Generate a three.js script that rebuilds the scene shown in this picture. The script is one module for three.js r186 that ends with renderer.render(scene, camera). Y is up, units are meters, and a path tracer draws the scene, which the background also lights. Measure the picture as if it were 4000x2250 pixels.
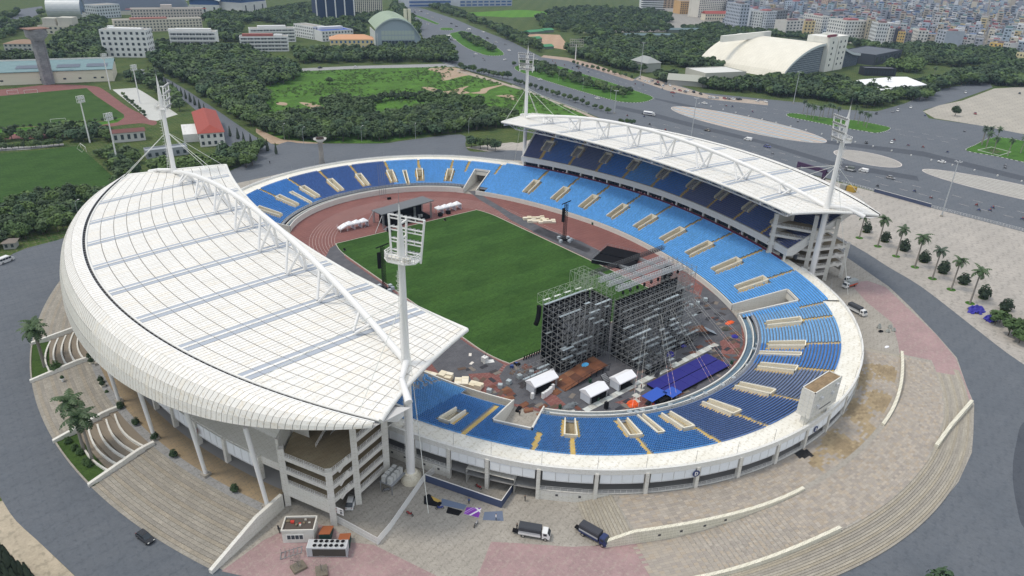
import * as THREE from 'three';
import { mergeGeometries } from 'three/addons/utils/BufferGeometryUtils.js';

// ---------- camera,sky,sun,exposure ----------
const scene = new THREE.Scene();
const camera = new THREE.PerspectiveCamera(44.38,16 / 9,1,9000);
camera.rotation.order = 'YXZ';
camera.position.set(-144.35,108.55,187.05);
camera.rotation.set(-0.4557,-0.6932,0.0307);
const renderer = new THREE.WebGLRenderer({ antialias: true });
renderer.toneMapping = THREE.LinearToneMapping;
renderer.toneMappingExposure = 1.14;
renderer.shadowMap.enabled = true;
{ // overcast daylight sky
const W = 256,H = 128,a = new Float32Array(W * H * 4);
for (let j = 0;j < H;j++) for (let i = 0;i < W;i++) {
const el = Math.sin(((j + .5) / H - .5) * Math.PI),up = Math.max(0,el);
const c = Math.sin(i * .11 + Math.sin(j * .23) * 1.3) * Math.sin(j * .31 + i * .024 * Math.PI) * .025;
const l = .62 + .34 * up + c * (up > 0 ? 1 : 0);
a.set([l * .93,l * .985,l * 1.07,1],(j * W + i) * 4);
}
const t = new THREE.DataTexture(a,W,H,THREE.RGBAFormat,THREE.FloatType);
t.mapping = THREE.EquirectangularReflectionMapping;t.magFilter = t.minFilter = THREE.LinearFilter;t.needsUpdate = true;
scene.background = t;scene.environment = t;
}
const sun = new THREE.DirectionalLight(0xfff4e4,1.5);
sun.position.set(-140,330,-90);sun.castShadow = true;sun.shadow.radius = 22;
sun.shadow.mapSize.set(4096,4096);
Object.assign(sun.shadow.camera,{ left: -400,right: 400,top: 400,bottom: -400,near: 1,far: 1200 });
scene.add(sun,sun.target);
scene.fog = new THREE.FogExp2(0xa8bfdc,0.00008);

// ---------- helpers ----------
let seed = 7;
const rnd = () => { seed |= 0;seed = seed + 0x6D2B79F5 | 0;let t = Math.imul(seed ^ seed >>> 15,1 | seed);t = t + Math.imul(t ^ t >>> 7,61 | t) ^ t;return ((t ^ t >>> 14) >>> 0) / 4294967296;};
const rr = (a,b) => a + (b - a) * rnd(),pick = a => a[Math.floor(rnd() * a.length)];
const lerp = (a,b,t) => a + (b - a) * t,clamp = (x,a,b) => Math.min(b,Math.max(a,x)),sstep = (a,b,x) => { x = clamp((x - a) / (b - a),0,1);return x * x * (3 - 2 * x);};
const PI = Math.PI;
const used = {};
const numbered = n => { const k = used[n] = (used[n] ?? -1) + 1;return k ? n + '_' + String(k).padStart(3,'0') : n;};

class MB { // collects triangles;uv in metres along the face's own plane
  constructor(sx = 1) { this.p = []; this.n = []; this.t = []; this.sx = sx; this.m = null; }
  at(x = 0, y = 0, z = 0, ry = 0, s = 1) { this.m = new THREE.Matrix4().makeRotationY(ry).scale(new THREE.Vector3(s, s, s)).setPosition(x, y, z); return this; }
  mat(m) { this.m = m; return this; }
  off() { this.m = null; return this; }
  tri(a, b, c, na, nb, nc) {
    if (this.m) { const f = q => { const v = new THREE.Vector3(...q).applyMatrix4(this.m); return [v.x, v.y, v.z]; }, g = q => q && new THREE.Vector3(...q).transformDirection(this.m).toArray(); a = f(a); b = f(b); c = f(c); na = g(na); nb = g(nb); nc = g(nc); }
    if (this.sx < 0) { const f = q => q && [-q[0], q[1], q[2]];[a, b, c] = [f(a), f(c), f(b)];[na, nb, nc] = [f(na), f(nc), f(nb)]; }
    const ux = b[0] - a[0], uy = b[1] - a[1], uz = b[2] - a[2], vx = c[0] - a[0], vy = c[1] - a[1], vz = c[2] - a[2];
    let x = uy * vz - uz * vy, y = uz * vx - ux * vz, z = ux * vy - uy * vx; const l = Math.hypot(x, y, z) || 1; x /= l; y /= l; z /= l;
    const f = [x, y, z];
    for (const [q, nn] of [[a, na], [b, nb], [c, nc]]) {
      this.p.push(q[0], q[1], q[2]); this.n.push(...(nn || f));
      if (Math.abs(y) > .5) this.t.push(q[0], q[2]); else if (Math.abs(x) > Math.abs(z)) this.t.push(q[2], q[1]); else this.t.push(q[0], q[1]);
    }
    return this;
  }
  quad(a, b, c, d) { return this.tri(a, b, c).tri(a, c, d); }
  box(x, y, z, w, h, d, ry = 0, only) { // centre x,z; base y
    const c = Math.cos(ry), s = Math.sin(ry), P = (i, j, k) => { const u = i * w / 2, v = k * d / 2; return [x + u * c + v * s, y + j * h, z - u * s + v * c]; };
    const A = P(-1, 0, -1), B = P(1, 0, -1), C = P(1, 0, 1), D = P(-1, 0, 1), E = P(-1, 1, -1), F = P(1, 1, -1), G = P(1, 1, 1), H = P(-1, 1, 1);
    this.quad(H, G, F, E); this.quad(D, C, G, H); this.quad(B, A, E, F); this.quad(C, B, F, G); this.quad(A, D, H, E);
    if (!only) this.quad(A, B, C, D);
    return this;
  }
  bar(a, b, w, h = w) { // rectangular member between two points
    const d = new THREE.Vector3(b[0] - a[0], b[1] - a[1], b[2] - a[2]).normalize(); let r = new THREE.Vector3(0, 1, 0).cross(d); if (r.lengthSq() < 1e-6) r.set(1, 0, 0); r.normalize();
    const u = d.clone().cross(r), P = (o, i, j) => [o[0] + r.x * i * w / 2 + u.x * j * h / 2, o[1] + r.y * i * w / 2 + u.y * j * h / 2, o[2] + r.z * i * w / 2 + u.z * j * h / 2];
    const A = [[-1, -1], [1, -1], [1, 1], [-1, 1]].map(k => P(a, ...k)), B = [[-1, -1], [1, -1], [1, 1], [-1, 1]].map(k => P(b, ...k));
    for (let i = 0; i < 4; i++) { const j = (i + 1) % 4; this.quad(A[i], A[j], B[j], B[i]); }
    this.quad(A[3], A[2], A[1], A[0]); return this.quad(B[0], B[1], B[2], B[3]);
  }
  cyl(a, b, r0, r1 = r0, n = 8, caps = true) {
    const d = new THREE.Vector3(b[0] - a[0], b[1] - a[1], b[2] - a[2]).normalize(); let r = new THREE.Vector3(0, 1, 0).cross(d); if (r.lengthSq() < 1e-6) r.set(1, 0, 0); r.normalize();
    const u = d.clone().cross(r), P = (o, R, t) => [o[0] + (r.x * Math.cos(t) + u.x * Math.sin(t)) * R, o[1] + (r.y * Math.cos(t) + u.y * Math.sin(t)) * R, o[2] + (r.z * Math.cos(t) + u.z * Math.sin(t)) * R], N = t => [r.x * Math.cos(t) + u.x * Math.sin(t), r.y * Math.cos(t) + u.y * Math.sin(t), r.z * Math.cos(t) + u.z * Math.sin(t)];
    for (let i = 0; i < n; i++) {
      const t0 = i / n * 2 * PI, t1 = (i + 1) / n * 2 * PI, A = P(a, r0, t0), B = P(a, r0, t1), C = P(b, r1, t1), D = P(b, r1, t0), n0 = N(t0), n1 = N(t1);
      if (r0 > 1e-4) this.tri(A, B, C, n0, n1, n1); if (r1 > 1e-4) this.tri(A, C, D, n0, n1, n0);
      if (caps) { if (r0 > 1e-4) this.tri(a, B, A); if (r1 > 1e-4) this.tri(b, D, C); }
    }
    return this;
  }
  lathe(pts, n = 12, x = 0, z = 0) { for (let i = 0; i + 1 < pts.length; i++) this.cyl([x, pts[i][1], z], [x, pts[i + 1][1], z], pts[i][0], pts[i + 1][0], n, i === 0 || i + 2 === pts.length); return this; }
  sheet(pts, y, down) { // polygon of [x,z]
    const v = pts.map(q => new THREE.Vector2(q[0], q[1])), Y = typeof y === 'function' ? y : () => y;
    const ccw = THREE.ShapeUtils.area(v) > 0;
    for (const [a, b, c] of THREE.ShapeUtils.triangulateShape(v, [])) { const P = i => [pts[i][0], Y(pts[i][0], pts[i][1]), pts[i][1]]; (ccw !== !!down) ? this.tri(P(a), P(c), P(b)) : this.tri(P(a), P(b), P(c)); }
    return this;
  }
  prism(pts, y0, y1, bottom) {
    const v = pts.map(q => new THREE.Vector2(q[0], q[1])), ccw = THREE.ShapeUtils.area(v) > 0; this.sheet(pts, y1); if (bottom) this.sheet(pts, y0, true);
    const Y = (y, x, z) => typeof y === 'function' ? y(x, z) : y;
    pts.forEach((a, i) => { const b = pts[(i + 1) % pts.length]; const q = [[a[0], Y(y0, ...a), a[1]], [b[0], Y(y0, ...b), b[1]], [b[0], Y(y1, ...b), b[1]], [a[0], Y(y1, ...a), a[1]]]; ccw ? this.quad(q[1], q[0], q[3], q[2]) : this.quad(...q); });
    return this;
  }
  strip(A, B) { for (let i = 0; i + 1 < A.length; i++) this.quad(A[i], A[i + 1], B[i + 1], B[i]); return this; }
  get n3() { return this.p.length / 9; }
  geo() {
    const g = new THREE.BufferGeometry(); g.setAttribute('position', new THREE.Float32BufferAttribute(this.p, 3)); g.setAttribute('normal', new THREE.Float32BufferAttribute(this.n, 3)); g.setAttribute('uv', new THREE.Float32BufferAttribute(this.t, 2)); return g;
  }
  to(name, material, parent) { return mesh(name, this.geo(), material, parent); }
}
function mesh(name, g, material, parent) {
  const o = new THREE.Mesh(g, material); o.castShadow = o.receiveShadow = true;
  if (parent === undefined) { o.name = numbered(name); scene.add(o); } else { o.name = name; parent.add(o); }
  return o;
}
function tag(o, label, category, group, kind) { o.userData = { label, category }; if (group) o.userData.group = group; if (kind) o.userData.kind = kind; return o; }
function thing(name, label, category, group, x = 0, y = 0, z = 0, ry = 0) { const o = new THREE.Group(); o.name = numbered(name); scene.add(o); o.position.set(x, y, z); o.rotation.y = ry; return tag(o, label, category, group); }
function part(parent, name) { const o = new THREE.Group(); o.name = name; parent.add(o); return o; }
function struct(name, mb, material, parent) { const o = mesh(name, mb.geo(), material, parent); if (!parent) o.userData = { kind: 'structure' }; return o; }
function copyOf(root, label, group, x, y, z, ry, s = 1) { const r = root.clone(); r.name = numbered(root.name.replace(/_\d{3}$/, '')); scene.add(r); r.position.set(x, y, z); r.rotation.y = ry; if (s.length) r.scale.set(...s); else r.scale.setScalar(s); r.userData = { ...root.userData }; if (label) r.userData.label = label; if (group) r.userData.group = group; return r; }
function instanced(name, geo, material, list, parent, colors) { const o = new THREE.InstancedMesh(geo, material, list.length); list.forEach((m, i) => o.setMatrixAt(i, m)); if (colors) colors.forEach((c, i) => o.setColorAt(i, c)); o.castShadow = o.receiveShadow = true; if (parent) { o.name = name; parent.add(o); } else { o.name = numbered(name); scene.add(o); } o.userData = { kind: 'stuff' }; return o; }
const TRS = (x, y, z, ry = 0, sx = 1, sy = sx, sz = sx) => new THREE.Matrix4().compose(new THREE.Vector3(x, y, z), new THREE.Quaternion().setFromAxisAngle(new THREE.Vector3(0, 1, 0), ry), new THREE.Vector3(sx, sy, sz));

// ---------- procedural textures ----------
function lattice(n, sd) { const keep = seed; seed = sd; const a = new Float32Array(n * n); for (let i = 0; i < a.length; i++) a[i] = rnd(); seed = keep; return a; }
function fbm(S, f, oct, sd, gain = .5, fy = f) { // tileable value noise, 0..1
  const out = new Float32Array(S * S); let amp = 1, sum = 0;
  for (let o = 0; o < oct; o++) {
    const nx = Math.min(f << o, S), ny = Math.min(fy << o, S), n = Math.max(nx, ny), L = lattice(n, sd + o * 131);
    for (let j = 0; j < S; j++) {
      const y = j / S * ny, y0 = Math.floor(y), fy_ = y - y0, sy = fy_ * fy_ * (3 - 2 * fy_), r0 = (y0 % ny) * n, r1 = ((y0 + 1) % ny) * n;
      for (let i = 0; i < S; i++) { const x = i / S * nx, x0 = Math.floor(x), fx = x - x0, sx = fx * fx * (3 - 2 * fx), a = x0 % nx, b = (x0 + 1) % nx; out[j * S + i] += amp * ((L[r0 + a] * (1 - sx) + L[r0 + b] * sx) * (1 - sy) + (L[r1 + a] * (1 - sx) + L[r1 + b] * sx) * sy); }
    }
    sum += amp; amp *= gain;
  }
  for (let i = 0; i < out.length; i++) out[i] /= sum;
  return out;
}
const s8 = v => { v = clamp(v, 0, 1); return 255 * (v <= .0031308 ? v * 12.92 : 1.055 * Math.pow(v, 1 / 2.4) - .055); };
function tex(S, metres, fn) { // fn(i) -> linear rgb
  const d = new Uint8Array(S * S * 4);
  for (let i = 0; i < S * S; i++) { const c = fn(i, i % S, Math.floor(i / S)); d[i * 4] = s8(c[0]); d[i * 4 + 1] = s8(c[1]); d[i * 4 + 2] = s8(c[2]); d[i * 4 + 3] = 255; }
  const t = new THREE.DataTexture(d, S, S); t.colorSpace = THREE.SRGBColorSpace; t.wrapS = t.wrapT = THREE.RepeatWrapping; t.magFilter = THREE.LinearFilter; t.minFilter = THREE.LinearMipmapLinearFilter; t.generateMipmaps = true; t.repeat.set(1 / metres, 1 / metres); t.needsUpdate = true; return t;
}
function gtex(S, metres, fn) { const t = tex(S, metres, i => { const v = fn(i); return [v, v, v]; }); t.colorSpace = THREE.NoColorSpace; return t; }
const mix3 = (a, b, t) => [lerp(a[0], b[0], t), lerp(a[1], b[1], t), lerp(a[2], b[2], t)];
const rgb = (r, g, b) => { const l = v => { v /= 255; return v <= .04045 ? v / 12.92 : Math.pow((v + .055) / 1.055, 2.4); }; return [l(r), l(g), l(b)]; };
function M(c, o = {}) { const { r, ...rest } = o; const m = new THREE.MeshStandardMaterial({ roughness: r ?? .8, metalness: 0, ...rest }); m.color.setRGB(...c); return m; }
const N1 = fbm(512, 4, 7, 11), N2 = fbm(512, 32, 4, 77, .7), N3 = fbm(512, 8, 6, 191), N4 = fbm(512, 128, 2, 313, .8);
const mottled = (metres, a, b, c, k1 = 1, k2 = .6) => tex(512, metres, i => { let q = mix3(a, b, clamp((N1[i] - .5) * 3 * k1 + .5, 0, 1)); q = mix3(q, c, clamp((N3[(i * 7 + 991) % (512 * 512)] - .56) * 4, 0, .8)); const f = 1 + (N2[i] - .5) * k2 + (N4[i] - .5) * k2; return q.map(v => v * f); });

// ---------- materials (real-world base colours) ----------
const white = [.76, .76, .74];
const T_asph = mottled(31, [.100, .114, .134], [.114, .127, .146], [.084, .097, .116], .8, .22);
const T_conc = mottled(17, [.36, .335, .295], [.32, .298, .262], [.23, .212, .182], 1.1, .3);
const T_sand = mottled(41, [.40, .37, .335], [.355, .33, .30], [.25, .24, .215], 1.1, .25);
const T_pink = mottled(23, [.36, .245, .245], [.31, .215, .215], [.36, .29, .26], 1.2, .25);
const T_paint = mottled(13, white, [.72, .72, .69], [.64, .63, .58], .8, .08);
const T_roof = mottled(19, [.81, .80, .765], [.765, .755, .72], [.66, .61, .53], 1.2, .08);
const T_track = mottled(14, [.205, .078, .068], [.175, .065, .058], [.27, .16, .135], 1.1, .35);
const T_mat = mottled(9, [.10, .102, .115], [.075, .077, .09], [.13, .122, .118], 1.2, .5);
const T_grass = mottled(24, [.036, .082, .020], [.046, .100, .024], [.030, .070, .019], 1.2, .5);
const T_wild = mottled(37, [.080, .19, .030], [.058, .135, .024], [.12, .145, .05], 1.4, .7);
const T_rough = mottled(29, [.042, .083, .024], [.07, .105, .03], [.17, .14, .095], 1.2, .7);
const T_dirt = mottled(19, [.34, .235, .165], [.40, .30, .22], [.22, .2, .1], 1.1, .4);
const T_wall = mottled(11, [.72, .71, .67], [.68, .67, .62], [.55, .53, .46], 1.0, .08);
const B_fine = gtex(512, 6, i => N2[i] * .6 + N4[i] * .4);
const asphalt = M([1, 1, 1], { map: T_asph, r: .92, bumpMap: B_fine, bumpScale: .01 });
const asphaltDark = M([.55, .56, .6], { map: T_asph, r: .9 });
const concrete = M([1, 1, 1], { map: T_conc, r: .9, bumpMap: B_fine, bumpScale: .01 });
const concreteGrey = M([.85, .92, 1.05], { map: T_conc, r: .9 });
const sand = M([1, 1, 1], { map: T_sand, r: .95, bumpMap: B_fine, bumpScale: .03 });
const pinkPave = M([1, 1, 1], { map: T_pink, r: .9, bumpMap: B_fine, bumpScale: .01 });
const paint = M([1, 1, 1], { map: T_paint, r: .55 });
const wallWhite = M([1, 1, 1], { map: T_wall, r: .7 });
const steelWhite = M([.78, .78, .77], { r: .4 });
const roofWhite = [M([1, 1, 1], { map: T_roof, r: .42 }), M([.965, .965, .96], { map: T_roof, r: .42 }), M([1, .98, .945], { map: T_roof, r: .42 }), M([.93, .925, .91], { map: T_roof, r: .45 })];
const roofJoint = M([.21, .195, .175], { r: .8 });
const gutterGrey = M([.37, .41, .47], { r: .5 });
const darkGap = M([.07, .07, .075], { r: .9 });
const track = M([1, 1, 1], { map: T_track, r: .9 });
const matDark = M([1, 1, 1], { map: T_mat, r: .8 });
const lineWhite = M([.62, .56, .52], { r: .8 });
const yellow = M(rgb(196, 160, 62), { map: null, r: .85 });
const yellowWorn = M([1, 1, 1], { map: mottled(7, rgb(200, 168, 84), rgb(186, 158, 92), rgb(196, 184, 150), 1.2, .2), r: .85 });
const cream = M([1, 1, 1], { map: mottled(9, rgb(238, 232, 214), rgb(230, 223, 202), rgb(208, 198, 174), 1, .08), r: .8 });
const blueWalk = M([1, 1, 1], { map: mottled(9, rgb(92, 120, 140), rgb(80, 104, 124), rgb(120, 130, 132), 1.2, .2), r: .85 });
const beigeFloor = M([1, 1, 1], { map: mottled(9, rgb(150, 138, 112), rgb(140, 126, 100), rgb(120, 110, 90), 1, .15), r: .85 });
const glassDark = new THREE.MeshPhysicalMaterial({ color: 0x1b2c40, roughness: .08, metalness: 0, clearcoat: 1 });
const purple = M(rgb(98, 26, 62), { r: .7 });
const louvre = M([.78, .8, .81], { r: .5 });
const steelGrey = M([.30, .31, .33], { r: .45, metalness: .3 });
const galv = M([.25, .26, .262], { r: .6 });
const galvBoard = M(rgb(168, 180, 186), { r: .5, metalness: .2 });
const matteMap = (c, o) => { const m = new THREE.MeshPhysicalMaterial({ roughness: 1, specularIntensity: .15, ...o }); m.color.setRGB(...c); return m; };
const matte = c => { const m = new THREE.MeshPhysicalMaterial({ roughness: 1, specularIntensity: .15 }); m.color.setRGB(...c); return m; };
const black = matte([.014, .014, .016]), blackCloth = matte([.010, .010, .012]);
const whiteCloth = M([.82, .83, .86], { r: .75 });
const cableMat = M([.7, .72, .68], { r: .5 });
const bark = M([.12, .10, .08], { r: .95 });
const rubber = M([.02, .02, .02], { r: .8 });
const chrome = M([.5, .5, .5], { r: .3, metalness: .8 });

// ---------- bowl curve: foot of the pitch-side wall, arc length in metres from +x towards +z ----------
const QP = [[64.8, 0], [64.2, 12], [62.4, 25], [60.2, 36], [57.6, 46], [53.6, 57.5], [47.5, 70], [40, 81], [30.5, 88.9], [21, 93.7], [11, 96.5], [0, 97.4]];
const IC = [], NC = [];
let BL = 0;
{
  const P = [...QP, ...QP.slice(0, -1).reverse().map(([x, z]) => [-x, z]), ...QP.slice(1).map(([x, z]) => [-x, -z]), ...QP.slice(1, -1).reverse().map(([x, z]) => [x, -z])];
  const c = [], n = P.length;
  for (let i = 0; i < n; i++) { const a = P[(i + n - 1) % n], b = P[i], d = P[(i + 1) % n], e = P[(i + 2) % n]; for (let k = 0; k < 40; k++) { const t = k / 40; c.push([0, 1].map(j => .5 * (2 * b[j] + (d[j] - a[j]) * t + (2 * a[j] - 5 * b[j] + 4 * d[j] - e[j]) * t * t + (3 * b[j] - a[j] - 3 * d[j] + e[j]) * t * t * t))); } }
  const L = [0]; for (let i = 0; i < c.length; i++) { const q = c[(i + 1) % c.length]; L.push(L[i] + Math.hypot(q[0] - c[i][0], q[1] - c[i][1])); }
  BL = L[c.length]; let k = 0, A = [];
  for (let i = 0; i < 1440; i++) { const s = i / 1440 * BL; while (L[k + 1] < s) k++; const t = (s - L[k]) / (L[k + 1] - L[k]), q = c[(k + 1) % c.length]; A.push([lerp(c[k][0], q[0], t), lerp(c[k][1], q[1], t)]); }
  for (let r = 0; r < 60; r++) A = A.map((q, i) => [0, 1].map(j => (A[(i + 1439) % 1440][j] + 2 * q[j] + A[(i + 1) % 1440][j]) / 4));
  A.forEach((q, i) => { const a = A[(i + 1439) % 1440], b = A[(i + 1) % 1440], l = Math.hypot(b[0] - a[0], b[1] - a[1]); IC.push(q); NC.push([(b[1] - a[1]) / l, -(b[0] - a[0]) / l]); });
}
function bw(s, d, h = 0) { // point at arc s, d metres out from the wall
  let i = ((s / BL * 1440) % 1440 + 1440) % 1440; const i0 = Math.floor(i), f = i - i0, i1 = (i0 + 1) % 1440, a = i0 % 1440;
  const nx = lerp(NC[a][0], NC[i1][0], f), nz = lerp(NC[a][1], NC[i1][1], f);
  return [lerp(IC[a][0], IC[i1][0], f) + nx * d, h, lerp(IC[a][1], IC[i1][1], f) + nz * d];
}
function bs(x, z) { // inverse: [s, d]
  let best = 1e9, r = [0, 0];
  for (let i = 0; i < 1440; i++) { const dx = x - IC[i][0], dz = z - IC[i][1], d = dx * NC[i][0] + dz * NC[i][1], t = Math.abs(-dx * NC[i][1] + dz * NC[i][0]); if (d > -20 && t < best) { best = t; r = [i / 1440 * BL, d]; } }
  return r;
}
const stretch = (s) => { const a = bw(s - .5, 20), b = bw(s + .5, 20); return Math.hypot(a[0] - b[0], a[2] - b[2]); }; // metres at d=20 per metre of s
const TH = d => 2.5 + .268 * (d - 4.5);       // lower tier slope
const UH = d => 13.2 + .57 * (d - 28.6);      // upper tier slope

// ---------- the lower bowl ----------
const bowl = thing('stadium_bowl', 'oval lower seating bowl of blue seats around the football pitch', 'stand');
const inR = (s, a, b) => { s = ((s % BL) + BL) % BL; return a <= b ? s >= a && s <= b : s >= a || s <= b; };
const endZone = s => inR(s, 84, 200) || inR(s, 340, 452);
// entrances through the seats: [s, half width, d from, d to, kind]
const VOM = [];
for (const s of [90.6, 102.3, 114.4, 126.5, 138.6, 150, 160.4, 172, 194.5, 350, 361.8, 373.6, 385.4, 397.5, 409.7, 421, 432.8]) VOM.push([s, 1.15, s === 194.5 ? 14 : 6.3, s === 194.5 ? 22 : 16, 'end']);
for (const s of [470.3, 485.2, 500.3, 515.3, 7.2, 22.3, 37.4, 52.6, 67]) VOM.push([s, 1.35, 5.8, 16.4, 'side']);
for (const s of [106.9, 155.5, 367.8, 415.4]) VOM.push([s, .62, 4.4, 15.4, 'slot']);
const TUN = [[441.5, 447.6, 17.8], [76, 82, 18.6], [178.8, 186.6, 14.6], [336, 342, 17]];   // corner tunnels
const AISLE = [[84.6, 17.5, 26], [90, 16, 26], [101.4, 16, 26], [113, 16, 26], [126.5, 16, 26], [138.6, 16, 26], [148.6, 15.4, 26], [160.2, 16, 26], [171.8, 16, 26], [177.1, 15, 26], [189.4, 4.5, 26], [438, 15, 26], [450.4, 16, 26], [350, 16, 26], [361.8, 16, 26], [373.7, 16, 26], [385.4, 16, 26], [397.4, 16, 26], [409.5, 16, 26], [421, 16, 26], [432.8, 16, 26], [470.3, 16.4, 27], [485.2, 16.4, 27], [500.3, 16.4, 27], [515.3, 16.4, 27], [6.9, 16.4, 27], [21.9, 16.4, 27], [37.2, 16.4, 27], [52.1, 16.4, 27], [67, 16.4, 27]];
for (const v of VOM) if (v[4] === 'end') { const k = (v[1] + .62); AISLE.push([v[0] - k / stretch(v[0]) * 1.12, v[2] - .3, v[3], .5], [v[0] + k / stretch(v[0]) * 1.12, v[2] - .3, v[3], .5]); } else if (v[4] === 'side') AISLE.push([v[0] + 2.1, 5, 16.4, .5]);
const sdist = (a, b) => { let x = Math.abs(a - b) % BL; return Math.min(x, BL - x); };
const inTun = (s, d) => TUN.some(([a, b, D]) => d < D && inR(s, a - .3, b + .3));
const inVom = (s, d, g = 0) => VOM.find(v => d > v[2] - g && d < v[3] + g && sdist(s, v[0]) * (1 + (stretch(s) - 1) * d / 20) < v[1] + g);
const inAisle = (s, d) => AISLE.find(a => d >= a[1] && d <= a[2] && sdist(s, a[0]) * (1 + (stretch(s) - 1) * d / 20) < (a[3] ?? .62));
// terrace: stepped concrete, painted aisles
{
  const conc = new MB(), aisles = new Map(), rows = [];
  for (let d = .65; d < 27.4; d += .85) rows.push(d);
  const n = 1500, ds = BL / n;
  for (let i = 0; i < n; i++) {
    const s0 = i * ds, s1 = s0 + ds, sm = s0 + ds / 2;
    for (const d of rows) {
      const dm = d + .42;
      if ((d < 3.1 && endZone(sm)) || inTun(sm, dm) || inVom(sm, dm) || (d > 25 && endZone(sm))) continue;
      const top = TH(dm), low = top - .235; const al = inAisle(sm, dm);
      let b = conc; if (al) { if (!aisles.has(al)) aisles.set(al, new MB()); b = aisles.get(al); }
      b.quad(bw(s0, d, low), bw(s0, d, top), bw(s1, d, top), bw(s1, d, low)).quad(bw(s0, d, top), bw(s0, d + .85, top), bw(s1, d + .85, top), bw(s1, d, top));
    }
  }
  conc.to('terrace', M([1, 1, 1], { map: mottled(9, rgb(128, 134, 142), rgb(116, 122, 132), rgb(104, 108, 114), 1, .15), r: .9 }), bowl);
  for (const b of aisles.values()) b.to('aisle_steps', yellowWorn, bowl);
}
const run = (a, b, st, f) => { const n = Math.max(2, Math.ceil(((b - a + BL) % BL || BL) / st)), out = []; for (let i = 0; i <= n; i++) out.push(f(a + ((b - a + BL) % BL || BL) * i / n)); return out; };
const wallRun = (mb, a, b, d0, d1, h0, h1) => { const H0 = typeof h0 === 'function' ? h0 : () => h0, H1 = typeof h1 === 'function' ? h1 : () => h1; const P = (d, H) => run(a, b, 1.2, s => bw(s, d, H(s))); const i0 = P(d0, H0), i1 = P(d0, H1), o0 = P(d1, H0), o1 = P(d1, H1); mb.strip(i0, i1).strip(i1, o1).strip(o1, o0); const k = i0.length - 1; mb.quad(i0[0], o0[0], o1[0], i1[0]).quad(i1[k], o1[k], o0[k], i0[k]); return mb; };
const GAPS = TUN.map(t => [t[0], t[1]]).sort((a, b) => a[0] - b[0]);
GAPS.forEach((g, i) => { // between the tunnels
  const a = g[1], b = GAPS[(i + 1) % GAPS.length][0];
  const end = i === 0 || i === 2; // near and far ends
  wallRun(new MB(), a, b, 0, .35, 0, i === 0 ? 1.75 : i === 2 ? 2.45 : 2.05).to('pitch_wall', wallWhite, bowl);
  if (!end) return;
  const w = new MB(); w.strip(run(a, b, 1.2, s => bw(s, .35, 1.15)), run(a, b, 1.2, s => bw(s, 3.3, 1.15))); w.to('walkway', blueWalk, bowl);
  if (end) wallRun(new MB(), a + 2, b - 2, 2.0, 2.3, 1.15, 2.15).to('inner_wall', wallWhite, bowl);
  const r = new MB(), P = h => run(a, b, 1.5, s => bw(s, 3.4, h)), A = P(2.75), B = P(3.25), C = P(2.2); for (let k = 0; k + 1 < A.length; k++) { r.bar(A[k], A[k + 1], .05).bar(B[k], B[k + 1], .06).bar(C[k], B[k], .05); } r.to('front_railing', steelWhite, bowl);
});
// corner tunnels
for (const [a, b, D] of TUN) {
  const m = new MB(), f = new MB(), dk = new MB(), t = .35;
  for (const s of [a, b]) { const g = s === a ? -t : t; const A = [], B = []; for (let d = 0; d <= D + .01; d += D / 8) { A.push(d); } for (let k = 0; k < 8; k++) { const d0 = A[k], d1 = A[k + 1], h0 = Math.max(2, TH(d0) + 1), h1 = Math.max(2, TH(d1) + 1); m.quad(bw(s, d0, 0), bw(s, d1, 0), bw(s, d1, h1), bw(s, d0, h0)).quad(bw(s + g, d0, 0), bw(s + g, d1, 0), bw(s + g, d1, h1), bw(s + g, d0, h0)).quad(bw(s, d0, h0), bw(s, d1, h1), bw(s + g, d1, h1), bw(s + g, d0, h0)); } m.quad(bw(s, 0, 0), bw(s, 0, 2), bw(s + g, 0, 2), bw(s + g, 0, 0)); }
  const hT = TH(D) + 1; m.quad(bw(a, D, 4), bw(b, D, 4), bw(b, D, hT), bw(a, D, hT)).quad(bw(a, D + .4, 4), bw(b, D + .4, 4), bw(b, D + .4, hT), bw(a, D + .4, hT)).quad(bw(a, D, hT), bw(b, D, hT), bw(b, D + .4, hT), bw(a, D + .4, hT)).quad(bw(a, D, 4), bw(b, D, 4), bw(b, 31, 4), bw(a, 31, 4));
  for (const s of [a, b]) m.quad(bw(s, D, 0), bw(s, 31, 0), bw(s, 31, 4), bw(s, D, 4));
  m.to('tunnel_wall', wallWhite, bowl); f.quad(bw(a, -.3, .03), bw(b, -.3, .03), bw(b, 31.5, .03), bw(a, 31.5, .03)).to('tunnel_floor', concrete, bowl);
}
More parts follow.
